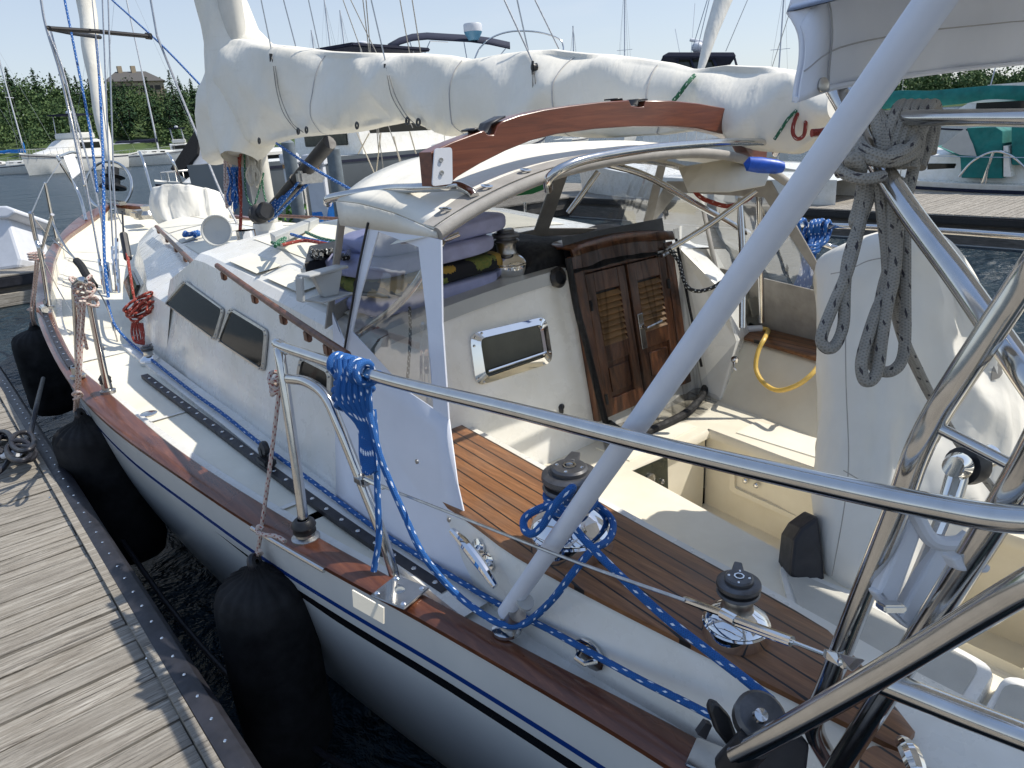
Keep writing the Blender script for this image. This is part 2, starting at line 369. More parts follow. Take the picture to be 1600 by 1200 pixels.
M['rope_grey'] = mk_rope('grey_braided_rope', (.34, .32, .28), (.05, .045, .05), per=.06, wfr=.16, thick=.4)
M['rope_red'] = mk_rope('red_braided_rope', (.30, .04, .025), (.6, .45, .38), per=.06, wfr=.14, thick=.35)
M['rope_pink'] = mk_rope('faded_pink_white_rope', (.62, .52, .46), (.28, .06, .05), per=.03, wfr=.35, thick=.5)
M['rope_green'] = mk_rope('green_braided_rope', (.02, .13, .06), (.7, .75, .7), per=.04, wfr=.2, thick=.4)
M['rope_black'] = mk_rope('black_white_fleck_rope', (.012, .012, .012), (.6, .6, .55), per=.025, wfr=.3, thick=.5)
M['rope_white'] = mk_rope('off_white_rope', (.55, .50, .40), (.3, .25, .2), per=.05, wfr=.1)
M['rope_flat'] = basic('bright_blue_hose', (.01, .18, .55), .5, var=.2)
def mk_vinyl():
    m, t, b = newmat('clear_vinyl'); t.nodes.remove(b); o = t.nodes['Material Output']
    tr = t.nodes.new('ShaderNodeBsdfTransparent'); gl = t.nodes.new('ShaderNodeBsdfGlossy'); df = t.nodes.new('ShaderNodeBsdfDiffuse')
    df.inputs[0].default_value = (.75, .78, .8, 1); gl.inputs['Roughness'].default_value = .05
    tr.inputs[0].default_value = (.90, .92, .94, 1)
    w_ = coords(t, 'World', (1, 1, .35)); st = noisen(t, w_, 3.5, 3, .5, .5)
    bn = t.nodes.new('ShaderNodeBump'); bn.inputs['Strength'].default_value = .35; bn.inputs['Distance'].default_value = .03; t.links.new(st, bn.inputs['Height'])
    t.links.new(bn.outputs[0], gl.inputs['Normal'])
    fr = t.nodes.new('ShaderNodeFresnel'); fr.inputs[0].default_value = 1.45; t.links.new(bn.outputs[0], fr.inputs['Normal'])
    m1 = t.nodes.new('ShaderNodeMixShader'); m2 = t.nodes.new('ShaderNodeMixShader')
    t.links.new(mathn(t, 'MULTIPLY', ramp(t, st, [(.5, (0,)*3), (.8, (1,)*3)]), .16), m1.inputs[0]); t.links.new(tr.outputs[0], m1.inputs[1]); t.links.new(df.outputs[0], m1.inputs[2])
    t.links.new(mathn(t, 'MULTIPLY', fr.outputs[0], .45), m2.inputs[0]); t.links.new(m1.outputs[0], m2.inputs[1]); t.links.new(gl.outputs[0], m2.inputs[2])
    t.links.new(m2.outputs[0], o.inputs[0]); return m
M['vinyl'] = mk_vinyl()
def mk_mesh():
    m, t, b = newmat('black_insect_mesh'); t.nodes.remove(b); o = t.nodes['Material Output']
    tr = t.nodes.new('ShaderNodeBsdfTransparent'); df = t.nodes.new('ShaderNodeBsdfDiffuse'); df.inputs[0].default_value = (.01, .01, .01, 1)
    f = noisen(t, coords(t, 'World', (7, 1, .9), (0, .2, 0)), 1.3, 2, .5, .3)
    m1 = t.nodes.new('ShaderNodeMixShader'); t.links.new(ramp(t, f, [(.35, (.14,)*3), (.52, (.22,)*3), (.57, (.6,)*3), (.63, (.3,)*3), (.8, (.15,)*3)]), m1.inputs[0])
    t.links.new(tr.outputs[0], m1.inputs[1]); t.links.new(df.outputs[0], m1.inputs[2]); t.links.new(m1.outputs[0], o.inputs[0]); return m
M['mesh'] = mk_mesh()
def mk_water():
    m, t, b = newmat('harbour_water'); b.inputs['Base Color'].default_value = (.018, .034, .046, 1); b.inputs['Roughness'].default_value = .27; b.inputs['IOR'].default_value = 1.33; b.inputs['Specular IOR Level'].default_value = .34
    n1 = noisen(t, coords(t, 'World', (1, 1, 1)), 2.6, 5, .6, .4); n2 = noisen(t, coords(t, 'World', (1, 1.6, 1)), .55, 3, .5)
    bump(t, b, mathn(t, 'ADD', mathn(t, 'ADD', n1, mathn(t, 'MULTIPLY', n2, 1.8)), mathn(t, 'MULTIPLY', noisen(t, coords(t, 'World', (.35, 1, 1)), .22, 3, .6), 4.0)), 1.0, .30); return m
M['water'] = mk_water()
def mk_foliage(name, stops):
    m, t, b = newmat(name); g = t.nodes.new('ShaderNodeNewGeometry')
    f = noisen(t, coords(t, 'World'), .09, 3, .6)
    s = mathn(t, 'ADD', mathn(t, 'MULTIPLY', g.outputs['Random Per Island'], .35), mathn(t, 'MULTIPLY', mathn(t, 'SUBTRACT', f, .18), 1.1))
    t.links.new(ramp(t, s, stops), b.inputs['Base Color']); b.inputs['Roughness'].default_value = .8; b.inputs['Specular IOR Level'].default_value = .2
    return m
M['leaves'] = mk_foliage('deciduous_leaves', [(.15, (.025, .05, .022)), (.5, (.06, .105, .038)), (.85, (.12, .17, .06))])
M['needles'] = mk_foliage('spruce_needles', [(.2, (.012, .035, .016)), (.5, (.024, .055, .024)), (.8, (.045, .085, .035))])
# ================================================================== setting
mb = MB(); mb.grid([[V(-1500, -400, 0), V(-300, -400, 0), V(60, -400, 0), V(1800, -400, 0)], [V(-1500, 100, 0), V(-300, 100, 0), V(60, 100, 0), V(1800, 100, 0)], [V(-1500, 1800, 0), V(-300, 1800, 0), V(60, 1800, 0), V(1800, 1800, 0)]])
mb.build('water', M['water'], smooth=False, kind='structure')
# polar helper about the camera: azimuth in degrees from the boat axis (+y), clockwise
def pol(azd, r, z=0): a = radians(azd); return V(CAM.x+r*sin(a), CAM.y+r*cos(a), z)
# skyline of the wooded shore: azimuth -> (distance of waterline, crest height)
HILL = [(-14, 38), (0, 39), (3, 41), (6, 38), (9, 36), (13, 38), (17, 36), (22, 30), (30, 20), (40, 16), (60, 16), (70, 19), (78, 20), (90, 18), (100, 16)]
def crest(a): return interp(HILL, a)
def shore(a): return interp([(-14, 290), (10, 300), (25, 380), (60, 520), (100, 520)], a)
rows = []
for i in range(115):
    a = -14+i; row = []
    for k, (dr, hz) in enumerate([(0, -.5), (3, .8), (25, .25), (60, .6), (110, .82), (220, .8), (500, .6)]):
        h = hz if k < 2 else crest(a)*.62*hz+noise.noise(V(a*.3, k*.9, 0))*1.2
        row.append(pol(a, shore(a)+dr+5*noise.noise(V(a*.7, 3, 0)), h))
    rows.append(row)
mg, t, b = newmat('undergrowth_ground'); f = noisen(t, coords(t, 'World'), .15, 5)
t.links.new(ramp(t, f, [(.3, (.03, .055, .015)), (.7, (.07, .11, .03))]), b.inputs['Base Color']); b.inputs['Roughness'].default_value = 1
MB().grid(rows).build('hill', mg, kind='structure')
def leafclump(mb, c, R, n, s, rnd):
    for _ in range(n):
        while True:
            p = V(rnd.uniform(-1, 1), rnd.uniform(-1, 1), rnd.uniform(-1, 1))
            if .25 < p.length < 1: break
        q = Vector(c)+V(p.x*R[0], p.y*R[1], p.z*R[2])
        a = V(rnd.gauss(0, 1), rnd.gauss(0, 1), rnd.gauss(0, 1)).normalized(); bb = a.orthogonal().normalized(); cc = a.cross(bb)
        sz = s*rnd.uniform(.6, 1.3)
        mb.add([q+bb*sz, q+cc*sz*.8, q-bb*sz, q-cc*sz*.7], [(0, 1, 2, 3)])
rnd = random.Random(3)
mb = MB()
for _ in range(900):
    a = rnd.uniform(-6, 20) if rnd.random() < .76 else rnd.uniform(56, 80); k = rnd.random()**.8
    sh = shore(a); d = 4+k*115; h = crest(a)*.62*min(1, .15+d/110)
    R = (2.4+5.2*rnd.random()**2)*(1 if a < 30 else 1.4)
    p = pol(a, sh+d, h+R*.7)
    leafclump(mb, p, (R, R, R*rnd.uniform(.9, 1.5)), int(70+R*20), .52*(1 if a < 30 else 1.8), rnd)
tag(mb.build('woodland', M['leaves'], smooth=False, kind='stuff'), 'dense green deciduous woodland covering the far shore hillside', 'woodland')
# spruces that stand out of the wood
def spruce(px, pytop, azoff, dist, h, i, lab):
    d = ray(px, pytop); dd = V(d.x, d.y, 0).length; t_ = dist/dd; top = CAM+d*t_
    base = V(top.x, top.y, top.z-h)
    tr = thing('spruce_tree', base, lab, 'tree', 'dark spruces rising out of the far wood')
    MB().tube([base, base+V(0, 0, h*.5), top], .3, 6, rs=[.35, .2, .04]).build('trunk', M['bark'], tr)
    mbx = MB(); rr = random.Random(i)
    for k in range(420):
        u = rr.random()**.75; z = h*(1-u); rad = (.25+u*h*.20)*(.45+.75*rr.random())*(1+.35*sin(u*23+i)); an = rr.uniform(0, 2*pi)
        q = base+V(rad*cos(an), rad*sin(an), z-rad*.25); s = .5+.45*u
        ax = V(cos(an), sin(an), -.5).normalized(); sd = V(-sin(an), cos(an), rr.uniform(-.4, .4))
        mbx.add([q+ax*s, q+sd*s*.5, q-ax*s*1.3, q-sd*s*.5], [(0, 1, 2, 3)])
    mbx.build('crown', M['needles'], tr, smooth=False)
SPR = [(48, 105, 375, 17, 'tall pointed spruce on the far hill, above the moored sailboat at the left'),
       (8, 104, 380, 15, 'spruce at the left picture edge on the far hilltop'),
       (76, 112, 385, 14, 'smaller spruce just right of the tall lone spruce on the hill'),
       (100, 105, 372, 16, 'bare-topped spruce on the hill behind the left shroud'),
       (116, 118, 375, 15, 'short spruce between the shroud and the furled jib'),
       (137, 122, 370, 17, 'spruce touching the left side of the furled jib on the skyline'),
       (176, 124, 352, 19, 'dark spruce in front of the left end of the hilltop house'),
       (190, 128, 345, 19, 'dark spruce below the roof of the hilltop house'),
       (227, 120, 348, 18, 'spruce in front of the right part of the hilltop house'),
       (262, 108, 362, 21, 'tallest spruce right of the hilltop house'),
       (254, 132, 350, 19, 'spruce at the foot of the tallest one, lower on the hill'),
       (277, 118, 366, 18, 'spruce between the tallest one and the sail cover'),
       (296, 122, 372, 15, 'broad spruce beside the cream sail cover on the skyline'),
       (1428, 124, 600, 18, 'spruce on the right-hand skyline above the teal sail cover'),
       (1545, 119, 600, 18, 'spruce on the skyline behind the radar of the motor yacht')]
for i, (px, py, di, h, lab) in enumerate(SPR): spruce(px, py, 0, di, h, i, lab)
# house on the hill
hp = lambda px, py, d=420: CAM+ray(px, py)*(d/V(ray(px, py).x, ray(px, py).y, 0).length)
a_, b_, c_, d_ = hp(168, 140), hp(258, 142), hp(258, 131), hp(168, 128)
hz0 = a_.z-14
hs = thing('hill_house', V((a_.x+b_.x)/2, (a_.y+b_.y)/2, hz0), 'large tan house with a low grey roof on top of the wooded hill', 'house')
along = (b_-a_).normalized(); along.z = 0; back = V(-along.y, along.x, 0)
if back.dot(a_-CAM) < 0: back = -back
mb = MB(); q = [V(a_.x, a_.y, hz0), V(b_.x, b_.y, hz0), V(b_.x, b_.y, hz0)+back*14, V(a_.x, a_.y, hz0)+back*14]
mb.slab(q, (0, 0, d_.z-hz0)).build('wall', M['tan'], hs)
zt = d_.z; e = [V(p.x, p.y, zt+.02) for p in q]; e = [e[0]-along-back, e[1]+along-back, e[2]+along+back, e[3]-along+back]
r1 = (e[0]+e[3])/2+along*6+V(0, 0, 5); r2 = (e[1]+e[2])/2-along*8+V(0, 0, 5)
rf = MB().add(e+[r1, r2], [(0, 1, 5, 4), (2, 3, 4, 5), (1, 2, 5), (3, 0, 4), (3, 2, 1, 0)]).build('roof', M['roofgrey'], hs, smooth=False)
for k, s_ in enumerate((.15, .6)):
    MB().box(r1+(r2-r1)*s_+V(0, 0, .9), (2, 2, 3.2)).build('chimney', M['tan'], rf)
for k in range(7):
    p = a_+(b_-a_)*(k+.7)/7.6; MB().box(V(p.x, p.y, zt-3)-back*.1, (2.6, .3, 2), rz=math.atan2(along.y, along.x)).build('window', M['glass_dark'], hs)
# ------------------------------------------------------------------ docks
def dock(name, lab, x0, x1, y0, y1, z=.55, edge='l', plank_y=True, seg=None, pw=.130):
    d = thing(name, V((x0+x1)/2, (y0+y1)/2, 0), lab, 'dock')
    mb = MB(); rr = random.Random(int(abs(x0*10+y0))); yk = math.floor(y0/pw)*pw
    while yk < y1:
        j = rr.uniform(-.0025, .0025)
        mb.box(((x0+x1)/2+rr.uniform(-.004, .004), yk+pw/2, z-.02+j), (x1-x0, pw-.013+rr.uniform(-.005, .004), .04)); yk += pw
    mb.build('planking', M['dock'], d, smooth=False)
    mb = MB(); mb.box(((x0+x1)/2, (y0+y1)/2, z-.2), (x1-x0-.02, y1-y0-.02, .3)); mb.box(((x0+x1)/2, (y0+y1)/2, z-.43), (x1-x0-.3, y1-y0-.3, .2))
    mb.build('frame', M['dockside'], d, smooth=False)
    return d
def mk_side():
    m, t, b = newmat('grey_dock_side_boards'); f = noisen(t, coords(t, 'World', (2, 2, 22)), 2, 7, .7)
    t.links.new(ramp(t, f, [(.3, (.05, .045, .04)), (.7, (.17, .155, .135))]), b.inputs['Base Color']); b.inputs['Roughness'].default_value = .9; return m
M['dockside'] = mk_side()
nd = dock('near_dock', 'weathered grey plank dock beside the sailboat, in the lower left corner', -8, -2.071, -2.5, 7.4, z=.88)
# edge: wooden trim, black rubber strip with screws
EX = -2.071; DZ = .33
trim = MB().box((EX+.018, 2.45, .545+DZ), (.032, 9.9, .05)).build('edge_trim', M['dock'], nd, smooth=False)
mb = MB(); prof = [(EX+.035, .50), (EX+.035, .570), (EX+.072, .577), (EX+.10, .570), (EX+.119, .547), (EX+.123, .50), (EX+.119, .30), (EX+.035, .30)]
rows = []
for k in range(40):
    y = -2.5+k*9.9/39; rows.append([V(x+.004*noise.noise(V(y*1.3, i, 0)), y, z+DZ) for i, (x, z) in enumerate(prof)])
mb.grid(rows, close_u=True); rub = mb.build('rubber_strip', M['rubber'], nd)
for k in range(44):
    y = 1.2+k*.13+.02*noise.noise(V(k*.7, 0, 0)); MB().ball((EX+.070+.006*noise.noise(V(k, 4, 0)), y, .5775+DZ), (.0062, .0062, .0035), 8, 4).build('screw', M['chrome'], rub)
for (px, py) in [(230, 1028), (279, 1107), (293, 1133), (270, 1089), (327, 1182), (78, 777)]:
    MB().ball(Pz(px, py, .883), (.0065, .0065, .0035), 8, 4).build('plank_screw', M['chrome'], nd)
lf = dock('bow_finger_dock', 'grey plank finger dock crossing ahead of the bow, at the left edge', -14, .35, 15.9, 21.6)
MB().box((-6.8, 15.85, .43), (14.2, .08, .2), bev=.03).build('rubber_strip', M['rubber'], lf)
MB().box((-6.8, 15.8, .12), (14.0, .1, .22)).build('side_board', M['dock'], lf, smooth=False)
md_ = dock('middle_finger_dock', 'plank finger dock behind the mast, carrying the white pedestals', 6.2, 14.2, 15.4, 19.2)
rd = dock('far_dock', 'long sunlit plank dock along the right, between the sailboat and the white cruiser', 13.2, 17.0, -14, 15.3)
MB().box((13.12, .6, .46), (.12, 29.4, .16), bev=.03).build('rubber_strip', M['black'], rd)
MB().box((13.08, .6, .17), (.06, 29.2, .30)).build('side_board', M['dockside'], rd, smooth=False)
MB().box((13.05, .6, -.01), (.06, 29.2, .05)).build('lower_rail', M['gelcoat_grey'], rd, smooth=False)
rd2 = dock('upper_dock', 'stretch of plank dock beyond the dodger windows, behind the middle finger', 14.25, 17.0, 15.35, 30)
# ------------------------------------------------------------------ other boats
def spar(mb, a, b, r, n=8): mb.tube([a, b], r, n)
def hull_rows(L, B, fb, bowrise=.5, transom=.7, n=22):
    rows = []
    for i in range(n+1):
        s = i/n; y = -L/2+L*s
        hb = B/2*(transom+(1-transom)*min(1, s/.45)**.8 if s < .45 else (1-((s-.45)/.55)**2.3))
        z = fb+bowrise*max(0, (s-.3)/.7)**2
        rows.append([V(hb, y, z), V(hb*.97, y-(.02*L*s if s > .7 else 0), z*.55), V(hb*.82, y-(.07*L*max(0, s-.5)), .02), V(hb*.4, y-(.1*L*max(0, s-.5)), -.35), V(0, y-(.12*L*max(0, s-.5)), -.45)])
    return rows
def boat(name, loc, heading, L, B, fb, lab, cat, hullmat, kind='sail', mast_h=12, boomcol=None, group=None, cabin_h=.5, mastx=.08, lean=0, extra=None, toph=None, bottoph=None, navytop=True, enclosure=False, small=False, boomh=1.0, fly=True):
    # heading: degrees clockwise from +y, bow direction
    R = Matrix.Rotation(-radians(heading), 4, 'Z'); T = Matrix.Translation(Vector(loc)) @ R
    P = lambda x, y, z: T @ V(x, y, z)
    root = thing(name, V(*loc), lab, cat, group)
    def tr(mb): mb.v = [T @ v for v in mb.v]; return mb
    rows = hull_rows(L, B, fb)
    full = [r+[V(-p.x, p.y, p.z) for p in r[-2::-1]] for r in rows]
    mb = MB().grid(full); mb.add(full[0], [tuple(range(len(full[0])))]); h = tr(mb).build('hull', hullmat, root)
    # boot stripe
    mb = MB()
    for sgn in (1, -1): mb.grid([[V(sgn*(r[0].x+.012), r[0].y, r[0].z-.12), V(sgn*(r[0].x+.010), r[0].y, r[0].z-.2)] for r in rows])
    tr(mb).build('stripe', M['navy'], h)
    mb = MB().grid([[V(-r[0].x, r[0].y, r[0].z-.03), V(0, r[0].y, r[0].z+.03), V(r[0].x, r[0].y, r[0].z-.03)] for r in rows]); tr(mb).build('deck', M['gelcoat'], root)
    zd = fb
    if kind == 'sail':
        mb = MB(); cr = []
        for s, w_, hh in [(-.12*L, .30, cabin_h*.95), (-.1*L, .31, cabin_h), (.12*L, .30, cabin_h*.9), (.22*L, .24, cabin_h*.6), (.30*L, .15, .08)]:
            cr.append([V(-B*w_*1.12, s, zd), V(-B*w_, s, zd+hh*.85), V(-B*w_*.6, s, zd+hh), V(B*w_*.6, s, zd+hh), V(B*w_, s, zd+hh*.85), V(B*w_*1.12, s, zd)])
        mb.grid(cr); mb.add(cr[0], [(0, 1, 2, 3, 4, 5)]); ch = tr(mb).build('cabin', M['gelcoat'], root)
        for s in (-.05*L, .04*L, .12*L):
            for sg in (1, -1):
                tr(MB().box((sg*B*.318, s, zd+cabin_h*.45), (.03, L*.045, .16), bev=.01)).build('window', M['glass_dark'], ch)
        mp = V(0, mastx*L, zd+cabin_h*.8); top = mp+V(0, -lean, mast_h)
        m_ = MB().tube([mp, top], .075, 8); mo = tr(m_).build('mast', M['white_plastic'], root)
        mb = MB(); mb.tube([mp.lerp(top, .55)+V(-B*.3, 0, 0), mp.lerp(top, .55)+V(B*.3, 0, 0)], .03, 6); tr(mb).build('spreader', M['white_plastic'], mo)
        mb = MB()
        for q in (V(B*.46, mastx*L, zd), V(-B*.46, mastx*L, zd), V(0, L*.49, zd+.4), V(0, -L*.48, zd+.05)): mb.tube([top, q], .012, 4)
        tr(mb).build('rigging', M['steel_dull'], root)
        bz = mp.z+boomh
        mb = MB(); mb.tube([V(0, mastx*L-.1, bz), V(0, -L*.33, bz-.02)], .06, 8); bo = tr(mb).build('boom', M['white_plastic'], root)
        if boomcol:
            mb = MB(); rw = []
            for k in range(9):
                s = k/8; y = mastx*L+.12-(L*.40)*s; rr_ = .24-.1*s; wob = .03*sin(k*2.1)
                rw.append([V(rr_*.55*cos(a), y, bz+.12+wob+rr_*1.0*sin(a)) for a in [2*pi*j/10 for j in range(10)]])
            rw.insert(0, [V(.12*cos(2*pi*j/10), mastx*L+.15, bz+.6+.5*(sin(2*pi*j/10))) for j in range(10)])
            mb.grid(rw, close_u=True); mb.add(rw[-1], [tuple(range(10))]); tr(mb).build('boom_cover', M[boomcol], bo)
    else:
        # motor cruiser: trunk, windscreen, flybridge
        def ring(mb, st): mb.grid([[V(-w_*.92, y, z0), V(-w_, y, z1)] for (w_, y, z0, z1) in st])
        mb = MB(); cr = []
        for s, w_, hh in [(-.22*L, .40, 1.35), (.05*L, .40, 1.35), (.14*L, .37, .75), (.30*L, .26, .5), (.40*L, .1, .1)]:
            cr.append([V(-B*w_, s, zd), V(-B*w_*.9, s, zd+hh*.9), V(-B*w_*.6, s, zd+hh), V(B*w_*.6, s, zd+hh), V(B*w_*.9, s, zd+hh*.9), V(B*w_, s, zd)])
        mb.grid(cr); mb.add(cr[0], [(0, 1, 2, 3, 4, 5)]); ch = tr(mb).build('cabin', M['gelcoat'], root)
        for sg in (1, -1): 
            tr(MB().box((sg*B*.375, -.08*L, zd+.85), (.05, L*.22, .5), bev=.02)).build('window', M['glass_dark'], ch)
        tr(MB().box((0, -.222*L, zd+.75), (B*.5, .04, .9), bev=.02)).build('cabin_door', M['glass_smoke'], ch)
        if fly: tr(MB().box((0, -.08*L, zd+1.62), (B*.66, L*.2, .5), bev=.08)).build('flybridge', M['gelcoat'], root)
        mb = MB()
        for sx in (-1, 1) if fly else ():
            for sy in (-.16*L, .0): mb.tube([V(sx*B*.32, sy, zd+1.8), V(sx*B*.3, sy-.1, zd+3.2)], .03, 6)
        if fly: bf = tr(mb).build('hardtop_frame', M['white_plastic'], root)
        if fly: tr(MB().box((0, -.08*L, zd+3.26), (B*.68, L*.24, .12), bev=.04)).build('hardtop', M['navy'], root)
        if fly: tr(MB().lathe([(0, 0), (.22, 0), (.25, .08), (.22, .2), (.1, .24), (0, .25)], (0, -.08*L, zd+3.35), n=14)).build('radar_dome', M['white_plastic'], root)
        mb = MB()
        for k in range(10):
            s0 = .02*L+k*.048*L; hb = B/2*(1-((max(0, (s0+L/2)/L-.45))/.55)**2.3)
            for sg in (1, -1): mb.tube([V(sg*hb*.95, s0, fb), V(sg*hb*.95, s0, fb+.75)], .014, 5)
        for sg in (1, -1): mb.tube([V(sg*B/2*(1-((max(0, (.02*L+k*.048*L+L/2)/L-.45))/.55)**2.3)*.95, .02*L+k*.048*L, fb+.75) for k in range(10)], .016, 5)
        tr(mb).build('bow_rail', M['steel'], root)
    # guard rails
    if kind == 'sail':
        mb = MB()
        for i in range(1, 21, 3):
            for sg in (1, -1):
                p = rows[i][0]; mb.tube([V(sg*p.x*.96, p.y, p.z), V(sg*p.x*.96, p.y, p.z+.6)], .014, 5)
        for sg in (1, -1): mb.tube([V(sg*rows[i][0].x*.96, rows[i][0].y, rows[i][0].z+.6) for i in range(1, 22)], .008, 4)
        tr(mb).build('guard_rail', M['steel'], root)
    return root, T
def wl(px, py_water): # a point on the water
    return Pz(px, py_water, 0)
def at(px, dist, z=0.0):
    d = ray(px, 240); k = dist/V(d.x, d.y, 0).length; p = CAM+d*k; return V(p.x, p.y, z)
BT = []
BT += boat('moored_sailboat', at(28, 135), 125, 9.6, 3.0, 1.0, 'white sailboat with a bright blue furled sail, moored leftmost on the far shore', 'sailboat', M['gelcoat'], mast_h=12.5, boomcol='rope_flat')
BT += boat('moored_sailboat', at(-22, 150), 95, 9.0, 2.8, 1.0, 'far moored sailboat cut off by the left picture edge', 'sailboat', M['gelcoat'], mast_h=13)
BT += boat('motor_cruiser', at(112, 125), 235, 9.8, 3.4, 1.15, 'white flybridge motor cruiser with a navy top near the far shore', 'motor boat', M['gelcoat'], kind='motor')
BT += boat('moored_sailboat', at(236, 134), 110, 11.5, 3.4, 1.25, 'white sailboat with a navy sail bundle at the foot of its mast, far shore', 'sailboat', M['gelcoat'], mast_h=20, boomcol='navy')
BT += boat('motor_cruiser', at(292, 150), 110, 8.5, 3, 1.0, 'small white motor cruiser far off, right of the sailboat with the navy sail', 'motor boat', M['gelcoat'], kind='motor')
BT += boat('moored_sailboat', at(162, 165), 80, 9.5, 3, 1.0, 'distant white sailboat half hidden behind the furled jib', 'sailboat', M['gelcoat'], mast_h=13)
for o_ in BT[::2]: o_.scale = (1.35,)*3
BT[4].scale = (1.75,)*3
BT[0].scale = (1.3, 1.3, 1.3)
# shore docks
for (px0, px1, dd, lab) in [(60, 98, 125, 'small floating dock beside the leftmost moored sailboat'), (176, 205, 150, 'long low dock on the far shore behind the moored boats')]:
    a_, b_ = at(px0, dd), at(px1, dd+8); mid = (a_+b_)/2; dv = b_-a_
    o = MB().box((mid.x, mid.y, .35), (dv.length, 2.5, .7), rz=math.atan2(dv.y, dv.x)).build('shore_dock', M['dockside'], smooth=False); tag(o, lab, 'dock')
# white cruiser with teal canvas alongside the far dock
root, T = boat('cruising_sailboat', (19.2, 6.3, 0), 1, 14.5, 3.9, .72, 'white sailboat with teal sail cover and teal dodger beyond the right dock', 'sailboat', M['gelcoat'], mast_h=13, boomcol='teal', cabin_h=.8, mastx=.2, boomh=1.25)
# ================================================================== the sailboat
XC = .15
def sheer(y): return 1.2+.64*(max(0, y-1)/10.4)**1.6
OUT = [(-2.6, .72), (-1.6, 1.10), (-.6, 1.31), (.2, 1.42), (.87, 1.48), (1.54, 1.58), (2.02, 1.67), (2.49, 1.75), (3.03, 1.82), (3.94, 1.92), (4.8, 1.94), (5.92, 1.88), (6.76, 1.79), (7.85, 1.60), (8.99, 1.33), (10.16, .94), (11.14, .52), (11.7, .16), (11.9, .02)]
INN = [(-2.6, .60), (-1.6, .98), (-.6, 1.20), (.2, 1.30), (.72, 1.36), (1.31, 1.46), (1.84, 1.55), (2.27, 1.62), (3.03, 1.72), (3.58, 1.77), (4.56, 1.82), (4.96, 1.84), (5.57, 1.81), (6.51, 1.72), (7.1, 1.63), (8.13, 1.43), (8.73, 1.29), (9.66, 1.02), (10.5, .62), (11.3, .22), (11.75, .02)]
ho = lambda y: max(.005, cinterp(OUT, y)); hi_ = lambda y: max(.004, cinterp(INN, y))
B0 = V(XC, 4.6, 0)
boat0 = thing('sailboat', B0, 'large white sailboat with a dark varnished rail moored at the near dock', 'sailboat')
# hull
def mk_hull():
    m, t, b = newmat('white_hull_stripe_and_shade_band'); tc = t.nodes.new('ShaderNodeTexCoord'); sx = t.nodes.new('ShaderNodeSeparateXYZ'); t.links.new(tc.outputs['UV'], sx.inputs[0])
    y, d = sx.outputs[0], sx.outputs[1]
    def band(a, bb): return mathn(t, 'MULTIPLY', mathn(t, 'GREATER_THAN', d, a), mathn(t, 'LESS_THAN', d, bb))
    f = noisen(t, coords(t, 'World', (1, 1, .6)), 2.5, 5)
    c = ramp(t, f, [(.3, (.66, .68, .68)), (.7, (.76, .77, .75))])
    c = mixc(t, band(.168, .194), c, (.008, .045, .24))
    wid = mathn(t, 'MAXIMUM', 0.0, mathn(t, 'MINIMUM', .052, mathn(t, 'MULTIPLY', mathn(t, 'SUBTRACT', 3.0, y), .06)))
    bb = mathn(t, 'MULTIPLY', mathn(t, 'GREATER_THAN', d, .236), mathn(t, 'LESS_THAN', d, mathn(t, 'ADD', .236, wid)))  # tapered black band: deep shadow along the topsides, painted into the hull colour
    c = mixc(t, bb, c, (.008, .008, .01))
    c = mixc(t, mathn(t, 'GREATER_THAN', d, 1.12), c, (.015, .016, .02))
    t.links.new(c, b.inputs['Base Color']); b.inputs['Roughness'].default_value = .22; b.inputs['Coat Weight'].default_value = .4
    bump(t, b, noisen(t, coords(t, 'World'), 1.2, 2), .12, .02); return m
mb = MB(); ys = [-2.6+i*.16 for i in range(91)]
for sg in (-1, 1):
    rows = []; uvr = []
    for y in ys:
        y = min(y, 11.88); zr = sheer(y)-.035; r = []; ur = []
        for k in range(15):
            s = k/14
            z = zr*(1-s) + (-.5)*s if True else 0
            dep = zr-z; q = min(1, dep/zr) if z > 0 else 1
            sh = (1-.20*q**1.6)*(1 if z > 0 else max(.0, 1-(-z)*1.3))
            rake = 1.5*q if y > 4 else 0
            x = ho(min(12, y+rake*max(0, (y-4)/7.9)))*sh-.02
            if y < 4: pass
            r.append(V(XC+sg*max(.003, x), y, z)); ur.append((y, dep))
        rows.append(r); uvr.append(ur)
    n, m_ = len(rows), 15; fs = []; uvs = []
    for i in range(n-1):
        for j in range(m_-1):
            fs.append((i*m_+j, i*m_+j+1, (i+1)*m_+j+1, (i+1)*m_+j)); uvs.append([uvr[i][j], uvr[i][j+1], uvr[i+1][j+1], uvr[i+1][j]])
    mb.add([p for r in rows for p in r], fs, uvs)
tr_ = [V(XC+sg*(ho(-2.6)-.02), -2.6, 1.16) for sg in (-1, 1)]+[V(XC+.5, -2.6, -.4), V(XC-.5, -2.6, -.4)]
mb.add(tr_, [(0, 1, 2, 3)])
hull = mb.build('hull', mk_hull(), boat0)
# cream inset socket on the hull below the gate stanchion
def hullpt(px, py, off=.004):
    # intersect picking ray with hull surface, numerically
    d = ray(px, py); t0 = .5
    for _ in range(400):
        p = CAM+d*t0; dep = sheer(p.y)-.035-p.z; q = min(1, max(0, dep/(sheer(p.y)-.035)))
        x = XC-(ho(p.y)*(1-.2*q**1.6)-.02)
        if p.x >= x-off: return p
        t0 += .004
    return p
q = [hullpt(550, 922, .004), hullpt(599, 950, .004), hullpt(599, 975, .004), hullpt(552, 948, .004)]
soc = MB().slab(q, (.004, 0, 0)).build('hull_recess', M['cream'], hull, smooth=False)
